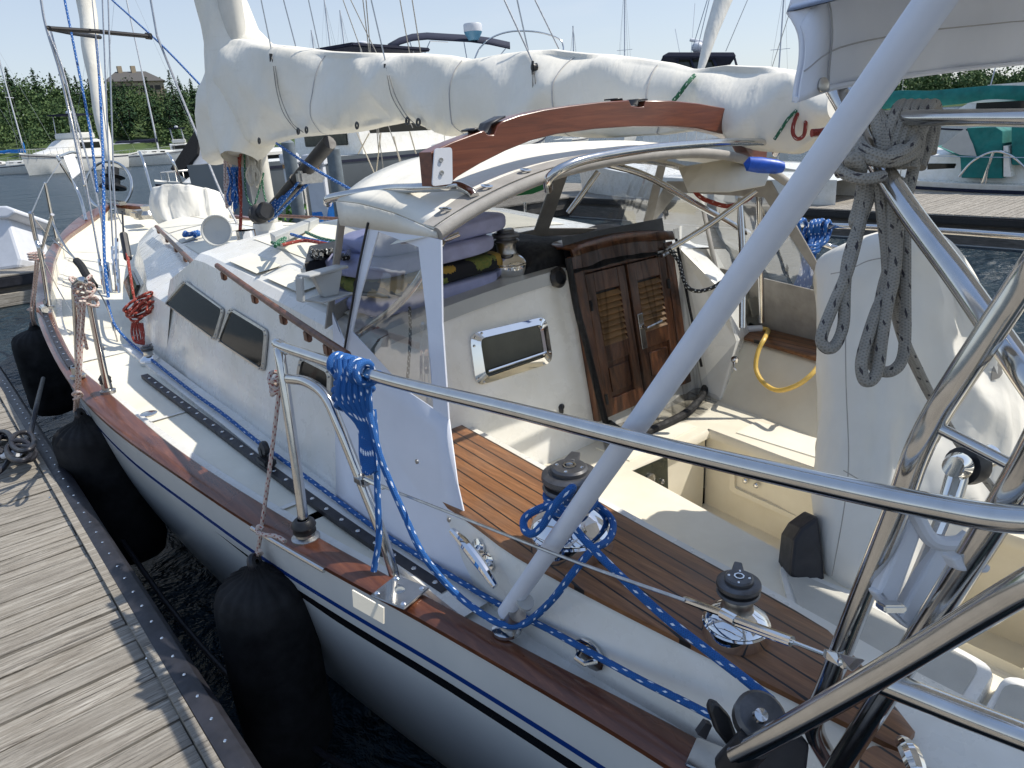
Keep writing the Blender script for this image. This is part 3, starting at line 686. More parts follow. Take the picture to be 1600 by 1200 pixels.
# cap rail
mb = MB()
for sg in (-1, 1):
    rows = []
    for i in range(150):
        y = -2.6+i*.0975; y = min(y, 11.88); o_, n_ = ho(y), hi_(y); z = sheer(y)
        n_ = min(n_, o_-.012)
        sec = [(o_-.012, z-.042), (o_+.004, z-.03), (o_+.006, z-.012), (o_-.006, z-.001), (o_*.6+n_*.4, z+.006), (n_+.010, z+.002), (n_, z-.008), (n_+.002, z-.055), (n_*.5+o_*.5, z-.05)]
        rows.append([V(XC+sg*a, y, b_) for a, b_ in sec])
    mb.grid(rows, close_u=True)
mb.build('cap_rail', M['rail'], boat0)
# inner bulwark (higher towards the bow) and deck
def deckz(y): return sheer(y)-.045-.11*max(0, min(1, (y-3.5)/4))
mb = MB()
for sg in (-1, 1): mb.grid([[V(XC+sg*(hi_(y)+.004), y, sheer(y)-.045), V(XC+sg*(hi_(y)-.012), y, deckz(y)-.02)] for y in [-2.6+i*.12 for i in range(119)]])
mb.build('bulwark', M['cream'], boat0)
mb = MB()
for sg in (-1, 1):
    mb.grid([[V(XC+sg*(hi_(y)+.0), y, deckz(y)), V(XC+sg*min(hi_(y)*.98, 1.33), y, deckz(y)+.008), V(XC+sg*min(hi_(y)*.95, 1.28), y, deckz(y)+.008)] for y in [-2.6+i*.1 for i in range(51)]])
mb.grid([[V(XC+hi_(y)*k, y, deckz(y)+.03*(1-k*k)) for k in (-1, -.7, -.35, 0, .35, .7, 1)] for y in [2.45+i*.1 for i in range(94)]])
deck = mb.build('side_deck', M['nonskid'], boat0)
# smooth waterway margin along the inside of the rail and panels seams
mb = MB(); mb.grid([[V(XC-hi_(y)+.004, y, deckz(y)+.006), V(XC-hi_(y)+.055, y, deckz(y)+.009)] for y in [-1+i*.1 for i in range(105)]])
mb.build('deck_margin', M['gelcoat'], deck)
for yy in (2.55, 3.9, 5.35):
    MB().grid([[V(-1.28, yy, deckz(yy)+.0125), V(-1.28, yy+.03, deckz(yy)+.0125)], [V(XC-hi_(yy)+.05, yy, deckz(yy)+.0125), V(XC-hi_(yy)+.05, yy+.03, deckz(yy)+.0125)]]).build('deck_seam', M['gelcoat'], deck, smooth=False)
# ---------------------------------------------------------------- coachroof
BASE = [(2.2, 1.37), (4.8, 1.37), (5.5, 1.35), (6.1, 1.20), (6.7, 1.06), (8.0, .77), (9.3, .42)]
TOPX = [(2.2, 1.20), (4.45, 1.20), (4.7, 1.17), (5.2, 1.0), (6.6, .77), (7.5, .58), (8.6, .36), (9.2, .2)]
TOPZ = [(4.9, 1.76), (6.6, 1.80), (7.8, 1.80), (8.6, 1.79), (9.2, 1.62)]
rows = []
for i in range(40):
    y = 4.93+i*.1095; b_, t_, z = cinterp(BASE, y), cinterp(TOPX, y), cinterp(TOPZ, y); zd = deckz(y)-.02
    cm = max(t_+.02, b_-.115)
    rows.append([V(XC-b_, y, zd), V(XC-cm, y, z-.14), V(XC-t_+.01, y, z-.012), V(XC-t_*.5, y, z+.035), V(XC, y, z+.06), V(XC+t_*.5, y, z+.035), V(XC+t_-.01, y, z-.012), V(XC+cm, y, z-.14), V(XC+b_, y, zd)])
mb = MB().grid(rows); mb.add(rows[-1], [tuple(range(9))]); mb.build('fore_coachroof', M['gelcoat'], boat0, autosm=24)
# nonskid panels of the fore coachroof
def froof(x, y):
    t_, z = cinterp(TOPX, y), cinterp(TOPZ, y); k = abs(x-XC)/t_
    return z+.06-.05*k-.022*max(0, k-.5)*2
mb = MB()
for (y0, y1) in ((5.35, 6.5), (6.6, 7.4), (7.5, 8.5)):
    for s0, s1 in ((-.82, -.06), (.06, .82)):
        mb.grid([[V(XC+cinterp(TOPX, y)*(s0+(s1-s0)*k/5), y, froof(XC+cinterp(TOPX, y)*(s0+(s1-s0)*k/5), y)+.004) for k in range(6)] for y in [y0+(y1-y0)*j/6 for j in range(7)]])
mb.build('deck_pad', M['nonskid'], boat0)
# raised house with a raked windscreen end
RZ = 1.865
def RZf(y): return RZ+.075*max(0, min(y, 4.4)-2.4)
def roofz(x, y):
    k = (x-XC)/1.2; return RZf(y)+.085*(1-k*k)
def hs_row(y, zb, topshift=0.0):
    sx_ = lambda z: XC-(-1.25+(z-1.2)*.267)
    a = [V(XC-sx_(zb), y, zb), V(XC-sx_(RZf(y)-.04), y, RZf(y)-.04), V(XC-sx_(RZf(y))+.03, y, RZf(y)-.008)]
    for k in range(-8, 10): a.append(V(XC+k*.12, y, roofz(XC+k*.12, y)))
    return a+[V(XC+1.18, y, RZf(y)-.008), V(XC+1.215, y, RZf(y)-.04), V(XC+sx_(zb), y, zb)]
def bulk_y(z): return 2.2+(z-1.1)*.2
rows = []
for i in range(12):
    y = 2.36+i*.172; r = hs_row(y, deckz(y)-.02)
    if i == 0: r = [V(p.x, bulk_y(p.z), p.z) for p in r]
    rows.append(r)
fr_ = [V(p.x*1+(XC-p.x)*.0, 4.30+max(0, (1.97-p.z))*.9*1.9*(1 if p.z > 1.7 else 1), p.z) for p in rows[-1]]
# sloped front: bottom reaches y=5.05
frt = []
for p in rows[-1]:
    k = min(1, max(0, (RZ-.0-p.z)/.35)); frt.append(V(p.x, 4.42+.0*k, p.z))
rows.append(frt)
ft = [V(XC+(p.x-XC)*.985, 4.42+.62*(1 if 3 <= i <= 21 else 1)*1.0, min(p.z, 1.80) if p.z > 1.6 else p.z) for i, p in enumerate(frt)]
ft = []
for p in frt:
    ft.append(V(XC+(p.x-XC)*.985, 5.1 if p.z > 1.5 else 5.1, 1.74+(p.z-1.9)*.3 if p.z > 1.5 else deckz(5.1)-.02))
rows.append(ft)
house = MB().grid(rows).build('house', M['gelcoat'], boat0, autosm=18)
# roof panels (nonskid, slightly proud) on the raised house
mb = MB()
def rpanel(x0, x1, y0, y1, dz=.004):
    mb.grid([[V(x0+(x1-x0)*k/8, y0+(y1-y0)*j/4, roofz(x0+(x1-x0)*k/8, y0+(y1-y0)*j/4)+dz) for k in range(9)] for j in range(5)])
for (y0, y1) in ((2.62, 3.02), (3.12, 3.5), (3.6, 4.0)): rpanel(-1.0, -.86, y0, y1)
rpanel(-.72, XC-.02, 3.35, 4.3); rpanel(XC+.03, 1.0, 3.35, 4.3); rpanel(-.72, 1.0, 2.5, 2.95)
mb.build('roof_pad', M['nonskid'], house)
# forward edge hand rail etc.
def hand_rail(name, pts, r=.02, feet=5, h=.045, mat='bronze'):
    P = spl(pts, 8); mb = MB().tube(P, r, 10)
    o = mb.build(name, M[mat], boat0)
    for k in range(feet):
        p = P[int((k+.35)/feet*(len(P)-1))]; MB().box((p.x, p.y, p.z-h/2-.01), (.022, .04, h), bev=.005).build('rail_foot', M[mat], o)
hr = [Pz(330, 415, 2.01), Pz(400, 443, 2.02), Pz(460, 468, 2.02), Pz(522, 496, 2.02)]
hand_rail('hand_rail', [V(p.x+.03, p.y, roofz(p.x+.03, p.y)+.045) for p in hr], r=.0145)
hr = [Pz(244, 354, 1.86), Pz(265, 375, 1.86), Pz(288, 398, 1.85), Pz(309, 418, 1.84)]
hand_rail('hand_rail', hr, r=.017)
hand_rail('hand_rail', [V(2*XC-p.x, p.y, p.z) for p in hr], r=.017)
# ---------------------------------------------------------------- side windows
def side_window(px, r=.03):
    outer = [Psd(*p, off=.006) for p in px]; c = sum(outer, V(0, 0, 0))/len(outer)
    def rounded(q, inset, rad):
        q = [c+(p-c)*(1-inset/((p-c).length)) for p in q]; o = []
        n = len(q)
        for i in range(n):
            a, b, d = q[(i-1) % n], q[i], q[(i+1) % n]; u = (a-b).normalized()*rad; v = (d-b).normalized()*rad
            for k in range(5):
                t = k/4; o.append((b+u)*(1-t)**2+b*2*t*(1-t)+(b+v)*t*t)
        return o
    o1, o2 = rounded(outer, 0, r*1.3), rounded(outer, .032, r)
    n = V(-1, 0, .267).normalized()
    mb = MB(); mb.grid([[p+n*.0 for p in o1], [p+n*.008 for p in o1], [p+n*.010 for p in o2], [p+n*.002 for p in o2]], close_u=True)
    fr = mb.build('window', M['steel_dull'], boat0)
    MB().add([p+n*.004 for p in o2], [tuple(range(len(o2)))]).build('pane', M['glass_dark'], fr, smooth=False)
    sc = MB(); n_ = len(o1)
    for i in range(0, n_, 2):
        a = (o1[i]+o2[i])/2; sc.ball(a+n*.011, .0045, 6, 4)
    sc.build('screws', M['steel_dull'], fr)
side_window([(288, 437), (352, 484), (338, 533), (259, 474)])
side_window([(360, 480), (420, 517), (414, 582), (341, 533)])
side_window([(470, 556), (520, 581), (518, 628), (464, 592)])
# small trunk windows forward
for px in ([(222, 440), (245, 468), (241, 478), (216, 452)],):
    pts = [Pz(a, b_, 1.56) for a, b_ in px]; q = [V(p.x, p.y, 1.62 if i < 2 else 1.52) for i, p in enumerate(pts)]
    mb = MB().slab([V(-.885, 6.62, 1.66), V(-1.0, 5.95, 1.62), V(-1.105, 5.88, 1.50), V(-.965, 6.66, 1.54)], (-.012, -.004, .004)).build('trunk_window', M['steel_dull'], boat0, smooth=False)
    MB().slab([V(-.925, 6.55, 1.645), V(-1.022, 6.0, 1.61), V(-1.11, 5.93, 1.52), V(-.99, 6.59, 1.553)], (-.02, -.004, .004)).build('pane', M['glass_dark'], mb, smooth=False)
# ---------------------------------------------------------------- bulkhead & cockpit
mb = MB()
door_l, door_r = .03, .80
def bulk(x, z, off=0): return V(x, bulk_y(z)-off, z)
# port panel, starboard panel, header and sill (butted)
P1 = [bulk(XC-1.31, 1.42), bulk(XC-1.215, RZ-.04), bulk(XC-1.18, RZ-.01)]+[bulk(x, roofz(x, 0)-.002) for x in (-.9, -.7, -.5, -.3, -.1, door_l)]+[bulk(door_l, 1.08), bulk(-.9, 1.08), bulk(-.92, 1.42)]
mb.add(P1, [tuple(range(len(P1)))])
P2 = [bulk(door_r, 1.08), bulk(door_r, roofz(door_r, 0)-.002), bulk(1.0, roofz(1.0, 0)-.002), bulk(XC+1.18, RZ-.01), bulk(XC+1.215, RZ-.04), bulk(XC+1.36, 1.2), bulk(1.2, 1.08)]
mb.add(P2, [tuple(range(len(P2)))])
mb.add([bulk(door_l, 1.08), bulk(door_r, 1.08), bulk(door_r, 1.2), bulk(door_l, 1.2)], [(0, 1, 2, 3)])
bh = mb.build('cabin_bulkhead', M['gelcoat'], boat0, smooth=False)
# grey sloping band under the cabin top edge
MB().grid([[bulk(x, roofz(x, 0)-.045, .012), bulk(x, roofz(x, 0)+.012, .014), V(x, bulk_y(roofz(x, 0))+.10, roofz(x, 0)+.016)] for x in [-1.0+i*.1 for i in range(11)]]).build('roof_edge_band', M['gelcoat_grey'], bh)
# bulkhead window: chrome frame, dark pane
def rrect(pts, rad, n=5):
    o = []; N_ = len(pts)
    for i in range(N_):
        a, b, d = pts[(i-1) % N_], pts[i], pts[(i+1) % N_]; u = (a-b).normalized()*rad; v = (d-b).normalized()*rad
        for k in range(n): t = k/(n-1); o.append((b+u)*(1-t)**2+b*2*t*(1-t)+(b+v)*t*t)
    return o
nb = V(0, -1, .2).normalized()
o1 = rrect([Pb(731, 522), Pb(851, 494), Pb(862, 566), Pb(742, 604)], .05); c = sum(o1, V(0, 0, 0))/len(o1)
def ins(o, d): return [p+(c-p).normalized()*d for p in o]
o2 = rrect([Pb(748, 530), Pb(841, 508), Pb(849, 556), Pb(757, 588)], .03)
mb = MB().grid([[p for p in o1], [p+nb*.012 for p in o1], [p+nb*.016 for p in ins(o1, .02)], [p+nb*.022 for p in ins(o2, -.008)], [p+nb*.006 for p in o2]], close_u=True)
bw = mb.build('bulkhead_window', M['chrome'], bh)
MB().add([p+nb*.008 for p in o2], [tuple(range(len(o2)))]).build('pane', M['glass_smoke'], bw, smooth=False)
sc = MB()
for p in ins(o1, .014)[::2]: sc.ball(p+nb*.016, .006, 8, 4)
sc.build('screws', M['steel_dull'], bw)
MB().tube([Pb(759, 580)+nb*.02, Pb(846, 551)+nb*.02], .006, 6).build('hinge_bar', M['chrome'], bw)
# round black fitting, and small fairlead
MB().lathe([(0, .0), (.045, 0), (.05, .02), (.035, .035), (.03, .02), (0, .015)], Pb(868, 434)+nb*.002, nb, 18).build('round_socket', M['black'], bh)
mb = MB(); mb.ball(Pb(877, 636), (.02, .012, .016), 8, 6); mb.ball(Pb(875, 642)+nb*.01, (.012, .01, .02), 8, 6); mb.build('fairlead', M['black'], bh)
# companionway doors
def dpt(u, z, off=.0): return bulk(door_l+(door_r-door_l)*u, 1.2+.83*z, off)
def dbox(mb, u0, u1, z0, z1, off0, off1):
    a = [dpt(u0, z0, off0), dpt(u1, z0, off0), dpt(u1, z1, off0), dpt(u0, z1, off0)]
    mb.slab(a, nb*(off1-off0)); return mb
fr = MB(); dbox(fr, 0, .09, 0, .97, 0, .035); dbox(fr, .91, 1, 0, .93, 0, .035); dbox(fr, .09, .91, .86, .99, 0, .03)
dfr = fr.build('companionway_frame', M['door'], boat0, smooth=False, bevel=.004)
hd = MB(); hd.grid([[dpt(u, .975+.03*sin(pi*u)-.03*u, .045), dpt(u, 1.02+.03*sin(pi*u)-.03*u, .04), dpt(u, 1.02+.03*sin(pi*u)-.03*u, -.12)] for u in [i/12 for i in range(13)]])
hd.build('door_header', M['door'], dfr, solid=.02)
for (u0, u1, nm) in ((.095, .475, 'left'), (.50, .905, 'right')):
    leaf = MB()
    st = .20*(u1-u0); 
    dbox(leaf, u0, u0+st, 0, .855, .0, .03); dbox(leaf, u1-st, u1, 0, .855, .0, .03)
    dbox(leaf, u0+st, u1-st, .74, .855, .001, .029); dbox(leaf, u0+st, u1-st, .32, .42, .001, .029); dbox(leaf, u0+st, u1-st, 0, .10, .001, .029)
    dbox(leaf, u0+st, u1-st, .10, .32, .002, .012); dbox(leaf, u0+st+.02, u1-st-.02, .135, .285, .013, .022)
    lf_ = leaf.build('companionway_door', M['door'], boat0, smooth=False, bevel=.003)
    sl = MB()
    for k in range(9):
        z0 = .425+k*.0345
        a = [dpt(u0+st, z0, .030), dpt(u1-st, z0, .030), dpt(u1-st, z0+.022, .010), dpt(u0+st, z0+.022, .010)]
        sl.slab(a, nb*.005+V(0, 0, .004))
    sl.build('louvres', M['lightwood'], lf_, smooth=False)
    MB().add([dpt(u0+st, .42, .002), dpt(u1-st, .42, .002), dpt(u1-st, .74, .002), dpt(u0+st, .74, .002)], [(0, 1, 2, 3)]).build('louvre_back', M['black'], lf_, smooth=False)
    if nm == 'right':
        hb_ = MB(); dbox(hb_, u0+.02, u0+.075, .33, .55, .031, .038); hn = hb_.build('handle_plate', M['steel'], lf_, smooth=False, bevel=.002)
        MB().tube([dpt(u0+.045, .47, .04), dpt(u0+.045, .47, .07), dpt(u0+.2, .485, .075)], .008, 8).build('handle', M['steel'], hn)
    for zz in (.12, .68):
        h_ = MB(); uu = u0+.01 if nm == 'left' else u1-.01; h_.tube([dpt(uu, zz-.03, .034), dpt(uu, zz+.03, .034)], .009, 8); h_.build('hinge', M['black'], lf_)
mb = MB(); dbox(mb, .80, .93, .865, .895, .035, .05); mb.tube([dpt(.82, .87, .06), dpt(.95, .89, .06)], .012, 8); mb.ball(dpt(.9, .9, .055), .018, 8, 6); mb.ball(dpt(.85, .875, .06), .014, 8, 6); mb.build('barrel_bolt', M['steel_dull'], dfr)
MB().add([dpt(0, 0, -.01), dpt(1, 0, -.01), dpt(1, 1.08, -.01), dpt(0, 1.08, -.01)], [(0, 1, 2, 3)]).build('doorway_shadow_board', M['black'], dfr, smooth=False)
# sliding hatch hood (dark canvas over it is a thing of its own)
MB().box((.30, 2.72, roofz(.30, 0)+.02), (.8, .45, .05), bev=.015).build('sliding_hatch', M['gelcoat'], boat0)
# cockpit mouldings -------------------------------------------------
mb = MB()
TO = [(2.42, -1.185), (1.805, -1.175), (1.62, -1.185), (1.408, -1.205), (1.152, -1.195), (.763, -1.163), (.467, -1.137), (.30, -1.12), (-.6, -1.0), (-2.4, -.6)]
TI = [(2.42, -.73), (2.0, -.765), (1.70, -.795), (1.215, -.845), (.759, -.885), (.566, -.905), (.30, -.93), (-.6, -.84), (-2.4, -.45)]
TO, TI = TO[::-1], TI[::-1]
to = lambda y: cinterp(TO, y); ti = lambda y: cinterp(TI, y)
yy = [-2.4+i*.1 for i in range(49)]
mb.grid([[V(to(y)-.035, y, 1.145), V(to(y)-.012, y, 1.375), V(to(y)+.002, y, 1.395), V(ti(y)+.055, y, 1.395), V(ti(y)+.075, y, 1.375), V(ti(y)+.085, y, 1.1)] for y in yy])
mb.build('port_coaming', M['gelcoat'], boat0, autosm=50)
MB().grid([[V(to(y)-.12, y, 1.158), V(to(y)-.03, y, 1.168)] for y in yy]).build('coaming_foot', M['gelcoat'], boat0)
# starboard coaming (mirror about a centre line of x=.15 with its own run)
SB_ = lambda y: interp([(-2.4, .50), (.3, .72), (1.385, .758), (2.3, .92)], y)
SI = lambda y: interp([(-2.4, .70), (.3, .93), (1.45, .99), (2.4, 1.20)], y)
SO = lambda y: interp([(-2.4, 1.0), (.3, 1.25), (1.45, 1.30), (2.4, 1.46)], y)
mb = MB(); mb.grid([[V(SB_(y), y, 1.1), V(SI(y)-.012, y, 1.375), V(SI(y)+.015, y, 1.395), V(SO(y), y, 1.395), V(SO(y)+.05, y, 1.15)] for y in yy])
mb.build('starboard_coaming', M['cream'], boat0, autosm=50)
MB().grid([[V(SI(y)-.012, y, 1.41), V(SI(y)+.15, y, 1.412), V(SO(y)-.01, y, 1.41)] for y in [.2+i*.1 for i in range(21)]]).build('coaming_plank', M['teak'], boat0, solid=.02)
# seats, bridge deck, foot well
wl_p = lambda y: interp([(-.2, -.32), (.75, -.27), (1.12, -.217), (1.82, -.10)], y)
wl_s = lambda y: interp([(-.2, .42), (1.25, .46), (1.93, .527)], y)
YB = 1.88
def seat(mb, xa, xb, y0, y1, n=10, z=1.1, lip=.0):
    mb.grid([[V(xa(y), y, z), V(xb(y), y, z)] for y in [y0+(y1-y0)*i/n for i in range(n+1)]])
mb = MB()
seat(mb, lambda y: ti(y)+.08, wl_p, .62, YB); seat(mb, lambda y: ti(y)+.08, lambda y: -.30, -.6, .62, z=1.06); seat(mb, wl_s, lambda y: SB_(y), -2.4, YB)
mb.grid([[V(x, YB, 1.1), V(x, 2.2, 1.1), V(x, 2.22, 1.1)] for x in [ti(2.2)+.1+i*.17 for i in range(12)]])
mb.build('cockpit_seats', M['cream'], boat0, smooth=False)
mb = MB()
mb.grid([[V(wl_p(y), y, 1.1), V(wl_p(y)+.012, y, 1.085), V(wl_p(y)+.012, y, 1.055), V(wl_p(y)-.01, y, 1.045), V(wl_p(y), y, .64)] for y in [-.2+i*.1 for i in range(22)]])
mb.grid([[V(wl_s(y), y, 1.1), V(wl_s(y)-.012, y, 1.085), V(wl_s(y)-.012, y, 1.055), V(wl_s(y)+.01, y, 1.045), V(wl_s(y)+.02, y, .64)] for y in [-.2+i*.1 for i in range(22)]])
mb.grid([[V(x, YB, 1.1), V(x, YB-.012, 1.085), V(x, YB-.012, 1.055), V(x, YB+.01, 1.045), V(x, YB+.01, .64)] for x in [-.12+i*.07 for i in range(10)]])
mb.build('well_sides', M['cream'], boat0, autosm=50)
MB().grid([[V(x, y, .65) for y in (-1.6, -.8, 0, .8, 1.6, 1.9)] for x in (-.5, 0, .56)]).build('cockpit_sole', M['cream'], boat0)
mb = MB()
for (x0, x1, y0, y1) in ((.56, .76, .3, 1.75), (-.04, .5, 1.93, 2.15)):
    mb.box(((x0+x1)/2, (y0+y1)/2, 1.101), (x1-x0, y1-y0, .008), bev=.003)
for (x0, x1, y0, y1) in ((-.32, -.0, .9, 1.7),):
    mb.box(((x0+x1)/2+.2, (y0+y1)/2, .653), (x1-x0+.1, y1-y0, .008), bev=.003)
mb.build('seat_pad', M['nonskid'], boat0)
# aft port locker lids with grey nonskid, divided by a deep gap
def lid(name, pts, z, inset, mat):
    P = rrect([Pz(a, b_, z) for a, b_ in pts], .05)
    c_ = sum(P, V(0, 0, 0))/len(P)
    mb = MB(); mb.grid([[p-V(0, 0, .12) for p in P], [p-V(0, 0, .012) for p in P], [c_+(p-c_)*.985 for p in P]], close_u=True); mb.add([c_+(p-c_)*.985 for p in P], [tuple(range(len(P)))])
    o = mb.build(name, M['gelcoat'], boat0, autosm=50)
    Q = [c_+(p-c_)*(1-inset/((p-c_).length))+V(0, 0, .004) for p in P]
    MB().add(Q, [tuple(range(len(Q)))]).build('nonskid_panel', M[mat], o, smooth=False)
lid('locker_lid', [(1215, 878), (1345, 928), (1560, 1045), (1470, 1190), (1345, 1115), (1240, 985)], 1.106, .04, 'nonskid_grey')
lid('locker_lid', [(1572, 1050), (1660, 1080), (1660, 1300), (1500, 1260), (1485, 1195)], 1.10, .04, 'nonskid_grey')
# aft molding around the wheel at right
mb = MB(); mb.grid([[V(-.30, y, 1.06), V(-.28, y, .62)] for y in (.1, .5, .9)]); mb.build('locker_front', M['cream'], boat0, smooth=False)
# drain bowl in the corner
MB().lathe([(.12, .02), (.10, .025), (.085, .0), (.05, -.02), (0, -.025)], V(-.03, .18, .80), (0, 0, 1), 20).build('scupper_bowl', M['cream'], boat0)
MB().box((.08, .12, .72), (.5, .5, .12), bev=.03).build('cockpit_step', M['cream'], boat0)
# instrument panel and locker recess
c4 = [Py(985, 737, YB-.016), Py(1040, 713, YB-.016), Py(1041, 768, YB-.016), Py(996, 792, YB-.016)]
ip = MB().slab(c4, (0, -.012, 0)).build('instrument_panel', M['glass_smoke'], boat0, smooth=False)
for (px, py, r) in ((997, 757, .022), (1015, 750, .034), (1034, 752, .012)):
    p = Py(px, py, YB-.03); MB().lathe([(0, 0), (r, 0), (r, .008), (r*.85, .010), (r*.8, .004), (0, .004)], p, (0, -1, 0), 20).build('gauge', M['steel_dull'], ip)
MB().box(Py(1035, 774, YB-.035), (.045, .02, .03), bev=.005).build('red_stop_handle', M['redplastic'], ip)
p = Py(1079, 722, YB-.012)
MB().lathe([(0, 0), (.035, 0), (.035, .01), (.012, .012), (0, .02)], Px(1084, 722, wl_s(1.85)-.012), (-1, 0, 0), 16).build('latch', M['steel'], boat0)
def sp(px, py, off=.0): # starboard well side
    return Px(px, py, .495-off)
o1 = rrect([sp(1142, 722), sp(1278, 775), sp(1275, 826), sp(1142, 765)], .02); o2 = rrect([sp(1150, 732), sp(1270, 781), sp(1268, 815), sp(1150, 761)], .015)
mb = MB().grid([[p for p in o1], [p+V(-.014, 0, 0) for p in o1], [p+V(-.014, 0, 0) for p in o2], [p+V(.008, 0, 0) for p in o2]], close_u=True); lk = mb.build('locker_frame', M['cream'], boat0)
MB().add([p+V(.004, 0, 0) for p in o2], [tuple(range(len(o2)))]).build('locker_door', M['cream'], lk, smooth=False)
for px, py in ((1165, 751), (1182, 758)): MB().ball(sp(px, py, .01), .016, 10, 6).build('knob', M['chrome'], lk)
# starboard side: white box of the coaming up to the house, padeye
mb = MB(); mb.slab([V(.90, 2.25, 1.1), V(.90, 2.42, 1.95), V(.90, 2.36, 1.92), V(.96, 2.12, 1.70), V(1.02, 2.04, 1.42), V(.87, 2.04, 1.1)], (.20, .05, 0)); mb.build('side_pod', M['gelcoat'], boat0, smooth=False, bevel=.015)
mb = MB(); q = Px(1149, 562, .89); mb.lathe([(0, 0), (.022, 0), (.022, .008), (.01, .012), (.009, .02), (0, .03)], q, (-1, 0, 0), 14); mb.tube([q+V(-.01, 0, -.01), q+V(-.03, -.01, -.035), q+V(-.02, -.02, -.05)], .006, 8); mb.build('hook', M['steel'], boat0)
# ---------------------------------------------------------------- teak coaming top
mb = MB(); ys_ = [.33+i*.0875 for i in range(25)]
rows = []
for y in ys_:
    a, b_ = to(y)+.0, ti(y)+.0
    k = max(0, (.62-y)/.29)
    a, b_ = a+(b_-a)*.0*k, b_+(a-b_)*.75*k**1.6
    rows.append([V(a-.008, y, 1.40), V(a-.008, y, 1.414), V(a, y, 1.42), V(b_, y, 1.42), V(b_+.008, y, 1.414), V(b_+.008, y, 1.40)])
mb.grid(rows); mb.add(rows[0], [(0, 1, 2, 3, 4, 5)]); tk = mb.build('teak_coaming_top', M['teak'], boat0, autosm=50)
mb = MB(); P = rrect([Pz(1340, 1190, 1.40), Pz(1365, 1172, 1.40), Pz(1425, 1195, 1.40), Pz(1500, 1290, 1.40), Pz(1350, 1280, 1.40)], .02); mb.slab(P, (0, 0, .02)); mb.build('teak_coaming_top', M['teak'], boat0, smooth=False, bevel=.004)
# chrome grab handles on the coaming
def cleat_handle(a, b_, feet):
    P = spl([a, a.lerp(b_, .3)+V(0, 0, .012), a.lerp(b_, .7)+V(0, 0, .012), b_], 5); rs = [.011+.007*sin(pi*i/(len(P)-1)) for i in range(len(P))]
    o = MB().tube(P, .014, 10, rs=rs).build('mooring_cleat', M['chrome'], boat0)
    for p, q in feet:
        mb = MB().tube([p, q], .013, 8); mb.lathe([(0, 0), (.03, 0), (.03, .006), (0, .01)], q, (-.9, 0, .3), 14); mb.build('cleat_foot', M['chrome'], o)
cleat_handle(Px(706, 829, -1.26), Px(774, 916, -1.275), [(Px(738, 866, -1.262), Px(748, 856, -1.215)), (Px(754, 888, -1.268), Px(763, 878, -1.218))])
cleat_handle(Pz(1408, 1158, 1.5), Pz(1440, 1230, 1.5), [])
# diamond padeye on coaming side
pc = Px(925, 1020, -1.215); mb = MB(); 
dm = [pc+V(-.004, .055*cos(a)+.0, .045*sin(a)) for a in [2*pi*k/12 for k in range(12)]]
mb.slab(dm, (-.01, 0, 0)); pe = mb.build('padeye', M['steel'], boat0, smooth=False, bevel=.003)
MB().tube([pc+V(-.014, -.03, 0), pc+V(-.045, -.015, 0), pc+V(-.045, .015, 0), pc+V(-.014, .03, 0)], .008, 8).build('ring', M['steel'], pe)
# ---------------------------------------------------------------- winches
def winch(c, s, name_lab=None, ropewrap=False):
    w0 = MB().lathe([(0, 0), (.108, 0), (.112, .01), (.112, .05), (.104, .062), (.104, .066)], c, n=40).build('winch', M['chrome'], boat0)
    sc_ = lambda L_: [(r*s, h*s) for r, h in L_]
    bpy.data.objects.remove(w0)
    w0 = MB().lathe(sc_([(0, 0), (.118, 0), (.124, .01), (.124, .058), (.118, .064)]), c, n=40).build('winch', M['chrome'], boat0)
    MB().lathe(sc_([(.117, .065), (.120, .070), (.108, .088), (.080, .108), (.060, .122)]), c, n=40).build('skirt', M['chrome'], w0)
    MB().lathe(sc_([(.062, .118), (.056, .135), (.057, .17), (.066, .185)]), c, n=40).build('drum', M['steel_dull'], w0)
    MB().lathe(sc_([(.056, .186), (.076, .187), (.079, .193), (.074, .2), (.060, .202), (.060, .212), (.076, .214), (.081, .222), (.079, .234), (.066, .24), (.05, .241)]), c, n=40).build('self_tailer', M['winch_black'], w0)
    MB().lathe(sc_([(.052, .24), (.052, .252), (.046, .258), (.02, .259), (.02, .25), (0, .25)]), c, n=32).build('cap', M['winch_black'], w0)
    MB().lathe(sc_([(.0195, .2595), (.0195, .262), (.014, .262), (.012, .245), (0, .244)]), c, n=8).build('handle_socket', M['chrome'], w0)
    mb = MB()
    for k in range(4): a = k*pi/2+.5; mb.ball(c+V(.036*s*cos(a), .036*s*sin(a), .2585*s), (.0055*s, .0055*s, .003*s), 8, 4)
    mb.build('cap_screws', M['chrome'], w0)
    a = radians(35); mb = MB(); d = V(cos(a), sin(a), 0); e = V(-sin(a), cos(a), 0)
    mb.slab([c+(d*.03-e*.022)*s+V(0, 0, .242*s), c+(d*.10-e*.016)*s+V(0, 0, .242*s), c+(d*.105+e*.012)*s+V(0, 0, .242*s), c+(d*.03+e*.03)*s+V(0, 0, .242*s)], (0, 0, .012*s)); mb.build('feeder_arm', M['winch_black'], w0, smooth=False, bevel=.003)
    tx = bpy.data.objects
    return w0
W1 = Pz(893, 838, 1.45); W1.z = 1.42; W1 = V(W1.x, W1.y, 1.42)
winch(W1, 1.02); W2 = Pz(1150, 975, 1.45); W2 = V(W2.x, W2.y, 1.42); winch(W2, .64)
W3 = Py(795, 455, 2.52); W3 = V(W3.x, 2.52, roofz(W3.x, 0)+.012); winch(W3, .8); winch(V(W3.x+.02, 2.78, roofz(W3.x, 0)+.012), .72)
W4 = Px(245, 558, -1.20); winch(V(-1.30, 4.95, deckz(4.95)+.01), .5)
